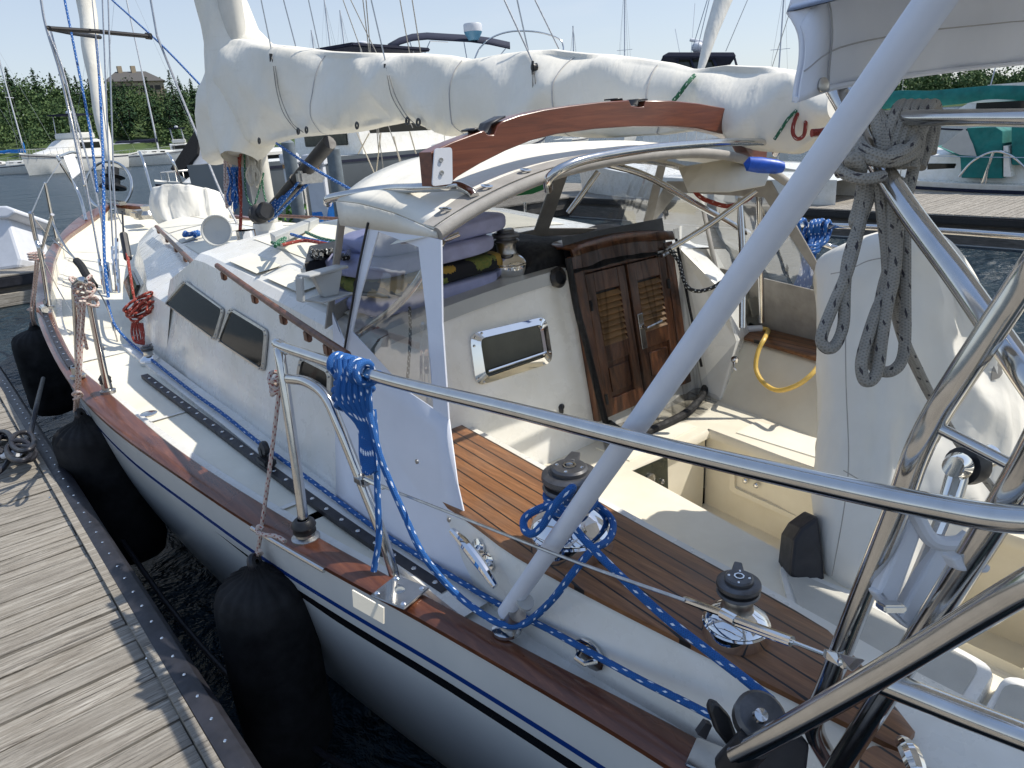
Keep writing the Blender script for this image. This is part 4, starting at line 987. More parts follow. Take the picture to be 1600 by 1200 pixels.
# ---------------------------------------------------------------- genoa tracks
mb = MB(); tp = [(y, x) for (y, x) in [(1.62, -1.30), (2.2, -1.335), (3.0, -1.365), (3.9, -1.39), (4.8, -1.41)]]
P = [V(cinterp(tp, y), y, deckz(y)+.035) for y in [1.64+i*.16 for i in range(20)]]
mb.grid([[p+V(-.02, 0, -.022), p+V(-.02, 0, 0), p+V(.02, 0, 0), p+V(.02, 0, -.022)] for p in P]); gt = mb.build('genoa_track', M['rubber'], boat0, autosm=30)
for k in range(26):
    y = 1.7+k*.115; MB().ball(V(cinterp(tp, y), y, deckz(y)+.036), (.010, .010, .004), 8, 4).build('track_screw', M['steel'], gt)
car = V(cinterp(tp, 2.92), 2.92, deckz(2.92)+.04)
mb = MB().box(car+V(0, 0, .02), (.055, .11, .035), bev=.008); mb.box(car+V(0, .02, .06), (.03, .05, .05), bev=.008); cr_ = mb.build('genoa_car', M['black'], gt)
MB().lathe([(0, -.012), (.03, -.012), (.034, 0), (.03, .012), (0, .012)], car+V(0, -.01, .085), (1, 0, 0), 16).build('sheave', M['black'], cr_)
# plinth ledge beside the house that carries the rope
MB().grid([[V(-1.375+dx, y, deckz(y)+z) for dx, z in ((.03, .0), (.035, .03), (.14, .034))] for y in [1.5+i*.2 for i in range(21)]]).build('side_ledge', M['gelcoat'], boat0)
# track on the bow rail, with slider
mb = MB(); P = [V(XC-(ho(y)+hi_(y))/2, y, sheer(y)+.008) for y in [4.95+i*.15 for i in range(11)]]
mb.grid([[p+V(-.018, 0, 0), p+V(-.018, 0, .016), p+V(.018, 0, .016), p+V(.018, 0, 0)] for p in P]); rt = mb.build('rail_track', M['rubber'], boat0, autosm=30)
mb = MB()
for p in P: mb.ball(p+V(0, 0, .017), (.009, .009, .004), 8, 4)
mb.box(P[-1]+V(0, 0, .04), (.05, .14, .05), bev=.01); mb.build('slider', M['steel'], rt)
# deck fills
for px, py in ((199, 627), (104*1.0, 485)):
    pass
MB().lathe([(0, 0), (.045, 0), (.045, .004), (.038, .006), (0, .006)], V(-1.56, 4.05, deckz(4.05)+.004), n=20).build('deck_filler_cap', M['steel'], deck)
MB().lathe([(0, 0), (.04, 0), (.04, .004), (.033, .006), (0, .006)], V(-1.55, 5.75, deckz(5.75)+.008), n=20).build('deck_filler_cap', M['steel'], deck)
# chrome rub strip on the outer rail edge
MB().tube([V(XC-ho(y)-.006, y, sheer(y)-.03) for y in (2.05, 2.2, 2.35, 2.5)], .009, 8).build('rub_strip', M['steel'], boat0)
# ---------------------------------------------------------------- hatch, vents, organisers on the roof
hc = V(-.62, 3.05, roofz(-.62, 3.05))
mb = MB().box(hc+V(0, 0, .035), (.56, .5, .05), bev=.015); hb2 = mb.build('roof_hatch', M['gelcoat_grey'], boat0)
MB().box(hc+V(0, 0, .062), (.48, .42, .012), bev=.004).build('pane', M['glass_smoke'], hb2)
# dorade vent
vb = V(-.66, 4.55, 1.86)
MB().box(V(-.62, 4.72, 1.86), (.34, .42, .14), bev=.04).build('vent_box', M['gelcoat'], boat0)
vt = MB().lathe([(.062, 0), (.06, .1), (.06, .14)], V(-.64, 4.62, 1.93), n=24).build('cowl_vent', M['chrome'], boat0)
MB().lathe([(.055, -.06), (.09, 0), (.100, .030), (.094, .034), (.085, .015), (0, .0)], Pd(341, 361, (V(-.66, 4.6, 2.1)-CAM).dot(F0)), (-.62, -.75, .25), 28).build('cowl', M['gelcoat_grey'], vt)
# forehatch covered in white cloth -> own thing later; windlass and bow fittings
bw_ = MB().box(V(.18, 10.5, 1.78), (.18, .3, .12), bev=.03).lathe([(0, 0), (.07, 0), (.08, .05), (.05, .1), (.07, .16), (0, .18)], V(.2, 10.2, 1.74), n=18).build('windlass', M['steel_dull'], boat0)
MB().box(V(.15, 11.7, 1.90), (.10, 1.1, .05), bev=.01).build('anchor_roller', M['steel'], boat0)
# mast
MASTY = 6.05
mrows = [[V(XC-.06+.085*cos(a), MASTY+.12*sin(a), z) for a in [2*pi*k/16 for k in range(16)]] for z in (1.75, 3, 6, 9, 12)]
mast = MB().grid(mrows, close_u=True).build('mast', M['mast'], boat0)
MB().lathe([(.15, 0), (.16, .03), (.13, .06), (.12, .12)], V(XC-.06, MASTY, 1.83), n=20).build('mast_collar', M['gelcoat'], mast)
boomz = lambda y: 2.88-.035*(6-y)
# dark rigid vang
va, vb_ = Pd(407, 350, 6.1), Pd(515, 222, 5.2)
mb = MB().tube([va, vb_], .055, 12); mb.tube([va.lerp(vb_, .55), va.lerp(vb_, .57)], .062, 12); mb.build('boom_vang', M['spar_dark'], boat0)
# ---------------------------------------------------------------- stainless tube work
TR = .019
def tubepart(name, pts, r=TR, mat='steel', parent=boat0, sub=8, **k):
    return MB().tube(spl(pts, sub), r, 14).build(name, M[mat], parent, **k)
# aft guard rail from the gate stanchion to the stern frame
ga = V(-1.43, 2.40, 1.92)
def D(px, py, x): return Px(px, py, x)
railp = [D(432, 536, -1.42), D(450, 545, -1.42), D(600, 592, -1.395), D(800, 640, -1.38), D(1000, 690, -1.37), D(1250, 748, -1.37), D(1450, 790, -1.37), D(1600, 812, -1.37), D(1800, 800, -1.34)]
gr = tubepart('guard_rail', railp)
MB().box(D(440, 543, -1.42), (.03, .05, .05), bev=.006).build('rail_fitting', M['steel_dull'], gr)
sb = V(-1.503, 2.24, 1.215)
st = tubepart('stanchion', [sb+V(0, 0, .03), D(462, 720, -1.475), D(440, 570, -1.44), D(436, 545, -1.425)], r=.019)
MB().lathe([(0, -.01), (.05, -.01), (.052, .012), (.036, .02), (.036, .03)], sb, n=20).build('base', M['steel_dull'], st)
MB().lathe([(.034, .03), (.042, .035), (.04, .05), (.045, .06), (.04, .075), (.03, .085), (.02, .085)], sb, n=20).build('boot', M['black'], st)
# looped leg
lb = Pz(625, 925, 1.222)
lp = tubepart('gate_leg', [D(452, 592, -1.44), D(480, 597, -1.43), D(508, 618, -1.42), D(530, 665, -1.415), D(560, 740, -1.405), D(595, 830, -1.395), D(618, 905, -1.385), lb+V(0, 0, .0)], r=.018)
mb = MB().box(lb+V(0, 0, .0), (.125, .145, .008), rz=radians(16), bev=.003); bp = mb.build('base_plate', M['steel'], lp)
mb = MB()
for sx in (-1, 1):
    for sy in (-1, 1): p = Matrix.Rotation(radians(16), 4, 'Z') @ V(sx*.045, sy*.055, 0); mb.ball(lb+p+V(0, 0, .006), (.010, .010, .006), 10, 5)
mb.build('bolts', M['chrome'], bp)
# white leaning pole on the cap rail
pb, pt = Pz(792, 983, 1.215), V(-1.30, .30, 2.86)
pole = MB().tube([pb+V(0, 0, .06), pt], .0245, 18).build('leaning_pole', M['pole_white'], boat0)
MB().tube([pb, pb.lerp(pt, .052)], .0265, 16).build('worn_foot', M['steel_dull'], pole)
MB().lathe([(0, -.004), (.045, -.004), (.045, .006), (.02, .02), (.012, .04)], pb, n=16).build('pole_socket', M['steel'], pole)
MB().tube([pb.lerp(pt, .0845), pb.lerp(pt, .090)], .0250, 16).build('tape_scrap', M['gelcoat_grey'], pole)
# bimini front frame
E0, E1, E2, E3 = Pd(1300, 130, 1.42), Pd(1400, 300, 1.22), Pd(1505, 445, 1.06), Pd(1620, 610, .93)
tubepart('bimini_leg', [E0, E1, E2, E3, Pd(1760, 800, .85)], r=.0192)
tubepart('bimini_cross_tube', [Pd(1335, 189, 1.36), Pd(1345, 186, 1.34), Pd(1450, 184, 1.2), Pd(1600, 184, 1.05), Pd(1750, 184, .95)], r=.0135)
tubepart('bimini_back_leg', [Pd(1322, 140, 1.5), Pd(1365, 180, 1.44), Pd(1400, 232, 1.4)], r=.017)
# stern arch legs
A_ = [Pd(1640, 380, .86), Pd(1600, 440, .90), Pd(1500, 590, .98), Pd(1462, 650, 1.02), Pd(1432, 710, 1.05), Pd(1400, 800, 1.1), Pd(1340, 950, 1.2), Pd(1290, 1080, 1.3), Pd(1272, 1120, 1.33), Pd(1275, 1150, 1.36), Pd(1300, 1195, 1.4)]
tubepart('stern_arch', A_, r=.0192)
tubepart('stern_arch', [Pd(1660, 620, .82), Pd(1600, 735, .90), Pd(1540, 835, .97), Pd(1460, 960, 1.08), Pd(1385, 1080, 1.18), Pd(1310, 1200, 1.3), Pd(1280, 1260, 1.35)], r=.0205)
tubepart('arch_brace', [Pd(1464, 667, 1.02), Pd(1590, 732, .93)], r=.0085)
tubepart('pushpit_rail', [Pd(1150, 1180, 1.28), Pd(1230, 1137, 1.18), Pd(1360, 1062, 1.05), Pd(1480, 990, .95), Pd(1610, 912, .85), Pd(1700, 860, .8)], r=.0195)
tubepart('pushpit_rail', [Pd(1362, 1058, 1.06), Pd(1480, 1105, 1.02), Pd(1610, 1155, .97), Pd(1700, 1190, .95)], r=.0195)
mb = MB(); c = Pd(1163, 1172, 1.28); mb.tube([Pd(1140, 1200, 1.31), Pd(1178, 1160, 1.26)], .03, 16); mb.tube([Pd(1158, 1178, 1.28), Pd(1150, 1230, 1.3)], .026, 12); mb.build('rail_end_clamp', M['black'], boat0)
c = Pz(1120, 1190, 1.215); MB().box(c, (.09, .12, .008), rz=.3, bev=.003).build('rail_foot_plate', M['steel'], boat0)
# white outboard bracket + telescopic leg
OB = lambda px, py, d=1.12: Pd(px, py, d)
mb = MB(); mb.tube(spl([OB(1426, 795), OB(1448, 835), OB(1466, 848), OB(1496, 848), OB(1512, 838)], 6), .012, 10); br = mb.build('outboard_bracket', M['white_plastic'], boat0)
mb = MB()
for a, b_, c_, d_ in (((1370, 930), (1432, 790), (1452, 805), (1398, 958)), ((1402, 968), (1468, 850), (1492, 862), (1432, 985))):
    mb.slab([OB(*a), OB(*b_), OB(*c_), OB(*d_)], (RT*0+F0)*.03)
mb.build('side_arm', M['white_plastic'], br, smooth=False, bevel=.006)
MB().slab([OB(1365, 925), OB(1385, 955), OB(1420, 985), OB(1440, 978), OB(1410, 965), OB(1382, 920)], F0*.025).build('lower_yoke', M['white_plastic'], br, smooth=False, bevel=.005)
MB().slab([OB(1487, 872, .99), OB(1505, 866, .99), OB(1552, 885, .99), OB(1546, 897, .99), OB(1498, 893, .99)], F0*.03).build('tube_clamp', M['white_plastic'], br, smooth=False, bevel=.005)
mb = MB(); mb.tube([OB(1500, 728, 1.13), OB(1482, 790, 1.13)], .017, 12); mb.tube([OB(1482, 790, 1.14), OB(1420, 935, 1.15)], .012, 10); tl = mb.build('gas_strut', M['chrome'], br)
MB().slab([OB(1492, 745, 1.105), OB(1500, 747, 1.105), OB(1493, 775, 1.105), OB(1484, 773, 1.105)], F0*.004).build('slot', M['gelcoat_grey'], tl, smooth=False)
MB().lathe([(0, -.022), (.016, -.022), (.022, 0), (.016, .022), (0, .022)], OB(1497, 728, 1.11), RT*.6+F0*.5, 18).build('strut_eye', M['chrome'], tl)
MB().lathe([(.012, -.02), (.030, -.016), (.032, .0), (.030, .016), (.012, .02)], OB(1512, 727, 1.15), RT*.8+F0*.4, 20).build('rubber_bush', M['black'], tl)
MB().tube([OB(1516, 723, 1.17), OB(1546, 712, 1.2)], .02, 12).build('pivot_tube', M['chrome'], tl)
MB().box(OB(1392, 948, 1.09), (.035, .012, .03), M=m3, bev=.003).build('end_bolt', M['steel'], br)
# forward stanchions (port) -----------------------------------------
def stan(name, pts, r=.015, base=True):
    o = tubepart(name, pts, r=r)
    if base:
        MB().lathe([(0, -.008), (.04, -.008), (.042, .01), (.028, .016), (.028, .06), (.02, .065)], pts[0], n=16).build('base', M['steel_dull'], o)
    return o
S1 = Pz(169, 612, sheer(4.35)+.01)
s1 = stan('stanchion', [S1, Px(150, 520, S1.x-.01), Px(137, 450, S1.x-.015)], r=.018)
MB().lathe([(.026, .05), (.032, .055), (.03, .07), (.034, .08), (.02, .1)], S1, n=16).build('boot', M['black'], s1)
G1 = Pz(122, 588, sheer(5.0)+.005)
stan('gate_leg', [G1, Px(120, 520, G1.x), Px(117, 455, G1.x), Px(121, 441, G1.x), Px(130, 438, G1.x+.01), Px(137, 452, S1.x-.015)], r=.016)
S3 = Pz(76, 480, sheer(7.0)+.005)
stan('stanchion', [S3, Px(64, 400, S3.x), Px(56, 372, S3.x), Px(48, 332, S3.x)], r=.016)
S4 = Pz(90, 380, sheer(9.3)+.01)
stan('stanchion', [S4, Px(82, 345, S4.x), Px(70, 285, S4.x)], r=.015)
tubepart('stanchion_brace', [Px(62, 400, S3.x), Px(82, 335, S3.x+.1)], r=.012)
# pulpit tubes
tubepart('pulpit', [Pz(135, 345, sheer(10.4)+.02), Pd(122, 300, 9.6), Pd(92, 250, 9.4), Pd(96, 244, 9.5), Pd(115, 238, 10.2), Pd(126, 250, 10.8), Pd(140, 320, 11.4)], r=.02)
tubepart('pulpit', [Pd(285, 290, 10.6), Pd(270, 252, 10.4), Pd(262, 240, 10.6)], r=.02)
tubepart('pulpit', [Pd(238, 302, 11.0), Pd(225, 255, 11.0), Pd(218, 238, 11.2)], r=.02)
wc = MB(); R_ = 0.66
P = [Pd(170+36*cos(a), 290+38*sin(a), 11.5) for a in [2*pi*k/28 for k in range(28)]]
wc.tube(P, .022, 8, closed=True); wc.build('bow_hoop', M['steel'], boat0)
pp = MB().slab([Pd(99, 244, 9.5), Pd(114, 240, 9.6), Pd(126, 268, 9.6), Pd(113, 279, 9.5)], (F0*.02)).build('bow_plate', M['white_plastic'], boat0, smooth=False)
# starboard stanchions & rails
mb = MB()
SB = [(8.4, .62), (6.6, .62), (4.9, .62), (3.1, .62)]
for y, h in SB: mb.tube([V(XC+ho(y)-.06, y, sheer(y)), V(XC+ho(y)-.05, y, sheer(y)+h)], .014, 8)
mb.build('starboard_stanchions', M['steel'], boat0)
tubepart('starboard_guard_rail', [Pd(1190, 348, 4.6), Pd(1205, 350, 4.4), Pd(1300, 353, 4.0), Pd(1450, 360, 3.6), Pd(1620, 372, 3.2), Pd(1800, 385, 2.9)], r=.017)
tubepart('starboard_gate_leg', [Pd(1247, 475, 4.0), Pd(1253, 440, 4.0), Pd(1262, 400, 4.0), Pd(1280, 383, 4.0), Pd(1300, 386, 4.0), Pd(1318, 392, 3.95)], r=.015)
# lifelines
def wire(name, pts, r=.005, mat='steel_dull', parent=boat0, sub=5): return MB().tube(spl(pts, sub), r, 6).build(name, M[mat], parent)
wire('lifeline', [D(567, 748, -1.40), D(700, 800, -1.37), D(900, 878, -1.34), Pd(1070, 938, 1.55)], r=.0042)
tb = MB().tube([Pd(1070, 937, 1.56), Pd(1128, 958, 1.48)], .0085, 10); tb.tube([Pd(1128, 958, 1.48), Pd(1150, 970, 1.45)], .012, 10); tb.tube([Pd(1150, 968, 1.45), Pd(1238, 1001, 1.33)], .009, 10)
tb.tube([Pd(1150, 975, 1.45), Pd(1235, 1006, 1.33)], .006, 10); tb.tube([Pd(1238, 1003, 1.33), Pd(1295, 1025, 1.26)], .004, 8); tb.build('turnbuckle', M['chrome'], boat0)
mb = MB(); mb.slab([Pd(1292, 1017, 1.25), Pd(1320, 1024, 1.22), Pd(1326, 1036, 1.22), Pd(1312, 1042, 1.22), Pd(1290, 1030, 1.25)], F0*.012); mb.slab([Pd(1310, 1022, 1.20), Pd(1352, 1032, 1.14), Pd(1332, 1050, 1.14), Pd(1316, 1043, 1.2)], F0*.008); fk = mb.build('lifeline_fork', M['steel'], boat0, smooth=False, bevel=.003)
MB().lathe([(0, 0), (.010, 0), (.010, .006), (0, .008)], Pd(1317, 1034, 1.195), -F0, 14).build('clevis_pin', M['chrome'], fk)
mb = MB().box(Pd(568, 748, 2.32), (.05, .06, .04), bev=.01); mb.tube([Pd(570, 748, 2.3), Pd(600, 762, 2.25)], .008, 8); mb.build('lifeline_end', M['steel'], boat0)
wire('lifeline', [Px(48, 335, S3.x), Pd(76, 368, 6.5), Pd(121, 408, 5.6)]); wire('lifeline', [Px(70, 285, S4.x), Px(50, 332, S3.x)]); wire('lifeline', [Pd(96, 250, 9.4), Px(70, 290, S4.x)])
wire('lifeline', [Px(64, 400, S3.x), Pd(90, 450, 6.4), Pd(116, 495, 5.4)])
# ---------------------------------------------------------------- dodger
def dzF(x): return 2.515-.11*min(1.4, abs(x)/1.0)**4
def dz(x): return 2.47-.165*min(1.3, abs(x+.03)/1.03)**2.6
yA = lambda x: 1.86+.0*x; yF = lambda x: 2.5+.18*(1-min(1, abs(x)/1.05)**2)
rows = []
xs = [-1.06+i*.053 for i in range(41)]
for j in range(9):
    s = j/8; rows.append([V(x, yA(x)+(yF(x)-yA(x))*s, dz(x)*(1-s)+dzF(x)*s+.02*sin(pi*s)+.004*noise.noise(V(x*5, s*4, 0))) for x in xs])
top = MB().grid(rows).build('dodger', M['canvas'], boat0, solid=.006)
sk = [[rows[j][i] for j in range(9)] for i in (0,)][0]
MB().grid([[p+V(-.004, 0, -.002) for p in sk], [V(p.x+.0, p.y, 2.285) for p in sk]]).build('side_skirt', M['canvas'], top, solid=.005)
# aft edge sleeve and front sleeve
MB().tube([V(x, yA(x)-.004, dz(x)-.006) for x in xs], .021, 12).build('aft_sleeve', M['greycanvas'], top)
MB().grid([[V(x, yA(x)+.02, dz(x)+.014) for x in xs], [V(x, yA(x)+.10, dz(x)+.022) for x in xs]]).build('edge_binding', M['greycanvas'], top)
mb = MB()
for x in (-.98, -.8, -.62): mb.lathe([(.008, 0), (.02, 0), (.022, .004), (.01, .005)], V(x, yA(x)+.06, dz(x)+.024), (0, -.2, 1), 14)
mb.build('fasteners', M['chrome'], top)
MB().grid([[V(x, yA(x), dz(x)-.01) for x in (-1.06, -1.0, -.93, -.86)], [V(x-.006, yA(x)+.25, dz(x)-.05) for x in (-1.08, -1.03, -.98, -.9)], ]).build('corner_flap', M['canvas'], top)
# grab rail along the aft edge
GP = [Py(857, 296, 1.84), Py(856, 284, 1.80), Py(862, 274, 1.78), Py(880, 262, 1.76), Py(920, 248, 1.75), Py(1000, 234, 1.75), Py(1080, 226, 1.75), Py(1150, 222, 1.76), Py(1205, 223, 1.78), Py(1216, 230, 1.80), Py(1212, 240, 1.84)]
tubepart('dodger_grab_rail', GP, r=.0165, parent=top)
# front and side windows with canvas frames. corners on planes
def panel(name, q, inner, matc='canvas', nrm=V(0, 0, 1), inset=.0):
    # q: outer polygon; inner: window polygon (same count)
    n = len(q); mb = MB(); m_ = len(inner)
    mb.grid([q+[q[0]], inner+[inner[0]]]); o = mb.build(name, M[matc], top, smooth=False, solid=.006)
    MB().add(inner, [tuple(range(m_))]).build('vinyl_window', M['vinyl'], o, smooth=False)
    return o
# side panel (port): x as function of z
sx = lambda z, o=0: -1.055-(2.31-z)*.125-o
def SPt(px, py, o=0):
    x = -1.1
    for _ in range(12): p = Px(px, py, x); x = sx(p.z, o)
    return Px(px, py, x)
so = [SPt(577, 345), SPt(690, 375), SPt(692, 505), SPt(702, 655), SPt(650, 620), SPt(541, 548), SPt(552, 470)]
si = [SPt(592, 362), SPt(655, 386), SPt(668, 500), SPt(679, 653), SPt(662, 640), SPt(551, 518), SPt(564, 460)]
sp_ = panel('side_screen', so, si, 'bimini')
# lower weather cloth
wcx = lambda y, z: min(-1.20, 0)
lowq = [SPt(541, 548, .0), SPt(650, 620, .0), SPt(702, 655), V(-1.165, 1.72, 1.50), V(-1.19, 1.63, 1.30), V(-1.21, 1.53, 1.165), V(-1.262, 1.75, 1.168), V(-1.285, 2.15, 1.19), V(-1.285, 2.42, 1.20), V(-1.21, 2.50, 1.45), V(-1.14, 2.56, 1.72), V(-1.085, 2.62, 1.93)]
def subpoly(q, mat, name, parent, bulge=.0):
    c_ = sum(q, V(0, 0, 0))/len(q); mb = MB(); n = len(q)
    rings = [[c_.lerp(p, s) for p in q] for s in (.25, .5, .75, 1)]
    vs_ = [c_]; fs = [(0, 1+k, 1+(k+1) % n) for k in range(n)]
    for r in rings: vs_ += r
    for i in range(3): fs += [(1+i*n+k, 1+i*n+(k+1) % n, 1+(i+1)*n+(k+1) % n, 1+(i+1)*n+k) for k in range(n)]
    return mb.add(vs_, fs).build(name, mat, parent, solid=.005)
subpoly(lowq, M['bimini'], 'weather_cloth', top)
mb = MB(); mb.tube(spl([SPt(575, 348, .012), SPt(560, 420, .012), SPt(546, 500, .012), SPt(538, 548, .012)], 5), .0045, 6); mb.build('zip', M['black'], top)
for a_, b_ in ((652, 721), (702, 812)): MB().lathe([(0, 0), (.009, 0), (.008, .004), (0, .005)], Px(a_, b_, -1.272), (-1, 0, .1), 10).build('snap', M['steel_dull'], top)
MB().tube([lowq[k]+V(-.006, 0, .004) for k in (5, 6, 7, 8)], .006, 6).build('hem', M['bimini'], top)
# front screens
def fpt(x, s): # s 0 top .. 1 bottom
    y0, z0 = yF(x)-.005, dzF(x)-.012; y1, z1 = 2.62+.38*(1-min(1, abs(x)/1.1)**2), roofz(x, 2.8)+.01-.06*max(0, abs(x)-.8)*3
    return V(x*(1+.06*s), y0+(y1-y0)*s, z0+(z1-z0)*s)
for (x0, x1) in ((-1.05, -.40), (-.40, .36), (.36, .98)):
    q = [fpt(x0, 0), fpt(x1, 0), fpt(x1, 1), fpt(x0, 1)]; e = .045
    qi = [fpt(x0+e, .12), fpt(x1-e, .12), fpt(x1-e, .86), fpt(x0+e, .86)]
    panel('front_screen', q, qi, 'greycanvas')
# starboard side: two vinyl screens and canvas skirt
ssx = lambda z: 1.0+(2.3-z)*.32
def T_(px, py):
    x = 1.1
    for _ in range(15): p = Px(px, py, x); x = .55*x+.45*ssx(p.z)
    return Px(px, py, x)
q = [V(.98, 2.52, 2.27), V(1.0, 1.90, 2.28), V(1.22, 1.42, 1.42), V(1.36, 2.2, 1.42), V(1.32, 2.75, 1.62), V(1.12, 2.80, 1.98)]
qi = [V(.998, 2.46, 2.21), V(1.015, 1.94, 2.2), V(1.19, 1.56, 1.70), V(1.27, 2.2, 1.74), V(1.22, 2.66, 1.80), V(1.10, 2.70, 2.02)]
panel('side_screen', q, qi, 'greycanvas')
MB().grid([[V(1.003+.0*k, 2.34, 2.26), V(1.06, 2.36, 2.26)], [V(1.20, 2.30, 1.62), V(1.27, 2.32, 1.62)]]).build('window_mullion', M['greycanvas'], top, solid=.006)
# inner bows
tubepart('dodger_bow', [V(-1.04, 1.87, 2.27), V(-1.07, 2.1, 2.05), V(-1.1, 2.55, 1.80)], r=.014, parent=top)
tubepart('dodger_bow', [Pd(718, 365, 3.0), Pd(590, 425, 3.05), Pd(560, 500, 3.1)], r=.013, parent=top)
bx = [V(1.0*sin(a)-.03, 2.22, dz(1.0*sin(a))-.03) for a in [(-pi/2)+pi*k/18 for k in range(19)]]
MB().tube(bx, .015, 10).build('dodger_bow', M['steel'], top)
tubepart('dodger_bow', [Py(945, 255, 2.3), Py(1010, 275, 2.25), Py(1090, 320, 2.2), Py(1170, 365, 2.1)], r=.016, parent=top)
tubepart('dodger_strut', [Py(935, 268, 2.5), Py(888, 333, 2.6)], r=.016, parent=top)
tubepart('dodger_strut', [Pd(1182, 298, 3.35), Pd(1110, 350, 3.45), Pd(1048, 388, 3.5)], r=.014, parent=top)
tubepart('dodger_strut', [Pd(1155, 310, 3.4), Pd(1160, 400, 3.42), Pd(1160, 512, 3.45)], r=.0165, parent=top)
# white canvas underside flap at the starboard quarter
MB().grid([[Pd(1060, 262, 3.35), Pd(1130, 250, 3.3), Pd(1212, 246, 3.25)], [Pd(1075, 300, 3.3), Pd(1140, 300, 3.25), Pd(1195, 290, 3.2)]]).build('underside_flap', M['canvas'], top, solid=.005)
# ---------------------------------------------------------------- gallows
YG = 1.98
topo = [(664, 238), (675, 232), (700, 221), (738, 207), (746, 204), (752, 211), (762, 211), (768, 196), (775, 190), (800, 181), (840, 172), (880, 166), (930, 160), (972, 157), (976, 166), (988, 168), (996, 167), (998, 158), (1040, 158), (1080, 162), (1120, 169), (1150, 178)]
boto = [(672, 291), (692, 288), (706, 276), (740, 256), (780, 236), (820, 220), (860, 210), (920, 202), (980, 198), (1040, 198), (1080, 201), (1120, 210), (1150, 222)]
tp_ = [Py(a, b_, YG) for a, b_ in topo]; bt_ = [Py(a, b_, YG) for a, b_ in boto]
tp_ += [V(.86, YG, 2.555), V(.99, YG, 2.49), V(1.02, YG, 2.45)]; bt_ += [V(.84, YG, 2.43), V(.93, YG, 2.39), V(1.0, YG, 2.37)]
mb = MB()
# strips between resampled outlines
xs_ = sorted(set([round(p.x, 4) for p in tp_]+[round(p.x, 4) for p in bt_])); 
def zat(L, x):
    L = sorted(L, key=lambda p: p.x)
    if x <= L[0].x: return L[0].z
    for a, b_ in zip(L, L[1:]):
        if x <= b_.x: return a.z+(b_.z-a.z)*(x-a.x)/max(1e-6, b_.x-a.x)
    return L[-1].z
rows = []
for x in xs_: zt, zb = zat(tp_, x), zat(bt_, x); rows.append([V(x, YG-.035, zb), V(x, YG-.035, zt), V(x, YG+.035, zt), V(x, YG+.035, zb)])
mb.grid(rows, close_u=True); mb.add(rows[0], [(0, 1, 2, 3)]); mb.add(rows[-1], [(3, 2, 1, 0)])
gal = mb.build('boom_gallows', M['gallows'], boat0, autosm=40, bevel=.004)
e = [Py(678, 232, YG-.04), Py(705, 230, YG-.04), Py(706, 287, YG-.04), Py(674, 291, YG-.04)]
pl = MB().slab(rrect(e, .012, 4), (0, -.005, 0)).build('end_plate', M['white_plastic'], gal, smooth=False)
mb = MB()
for px, py in ((689, 250), (690, 270)): mb.lathe([(0, 0), (.008, 0), (.007, .004), (0, .003)], Py(px, py, YG-.046), (0, -1, 0), 12)
mb.build('bolts', M['steel_dull'], pl)
for pts in (((738, 206), (746, 203), (752, 210), (762, 210), (768, 195), (790, 184)), ((962, 156.5), (972, 156), (976, 166), (988, 168), (996, 167), (998, 157), (1012, 157))):
    q = [Py(a, b_, YG-.030)+V(0, 0, .004) for a, b_ in pts]; MB().grid([[p, p+V(0, .060, 0)] for p in q]).build('notch_lining', M['black'], gal, solid=.006)
for s in (0, 1):
    if s == 0: pts = [Py(690, 292, 2.0), Py(715, 291, 1.98), Py(735, 300, 1.93), Py(742, 308, 1.9)]
    else: continue
    tubepart('gallows_tube', [V(-1.04, 2.62, 2.36), V(-1.05, 2.55, 2.385), Py(600, 296, 2.33), Py(650, 294, 2.1)]+pts, r=.0165, parent=gal)
tubepart('gallows_tube', [V(1.0, 1.98, 2.38), V(1.10, 1.99, 1.9), V(1.18, 2.0, 1.5)], r=.016, parent=gal)
# blue and green clips hanging on the rail
o = MB().lathe([(0, -.10), (.030, -.08), (.034, -.03), (.030, .04), (.022, .07), (0, .08)], Pd(1198, 259, 3.0), RT*1+UP*-.1, 12).build('blue_clip_bag', M['bluebag']); tag(o, 'translucent blue plastic bottle hanging at the starboard end of the dodger rail', 'bottle')
# ---------------------------------------------------------------- bimini canvas (top right) and solar panel aft of it
def bz(px, py, y): return Py(px, py, y)
yb = .70
edge = [(1238, 160, .70), (1300, 140, .70), (1400, 124, .70), (1500, 111, .70), (1600, 101, .70)]
upper = [(1228, 20, .74), (1275, -60, .72), (1400, -90, .74), (1500, -100, .74), (1600, -105, .74)]
E_ = [Py(a, b_, c_) for a, b_, c_ in edge]; U_ = [Py(a, b_, c_) for a, b_, c_ in upper]
E_ += [V(.55, .70, 2.70), V(.85, .68, 2.66)]; U_ += [V(.52, .74, 2.97), V(.82, .72, 2.88)]
rows = []
for k in range(13):
    s = k/12; r = []
    for a, b_ in zip(spl(E_, 5), spl(U_, 5)):
        p = a.lerp(b_, s); p = p+V(0, -.02*sin(pi*s), 0)+V(0, .012*noise.noise(V(p.x*3, 1, s*2)), 0); r.append(p)
    rows.append(r)
# roof sheet going aft from the upper edge
last = rows[-1]
for k in range(1, 9):
    s = k/8; rows.append([V(p.x, p.y-(p.y+1.7)*s, p.z+.08*sin(pi*s)-.05*s) for p in last])
bim = MB().grid(rows).build('bimini', M['bimini'], boat0, solid=.006)
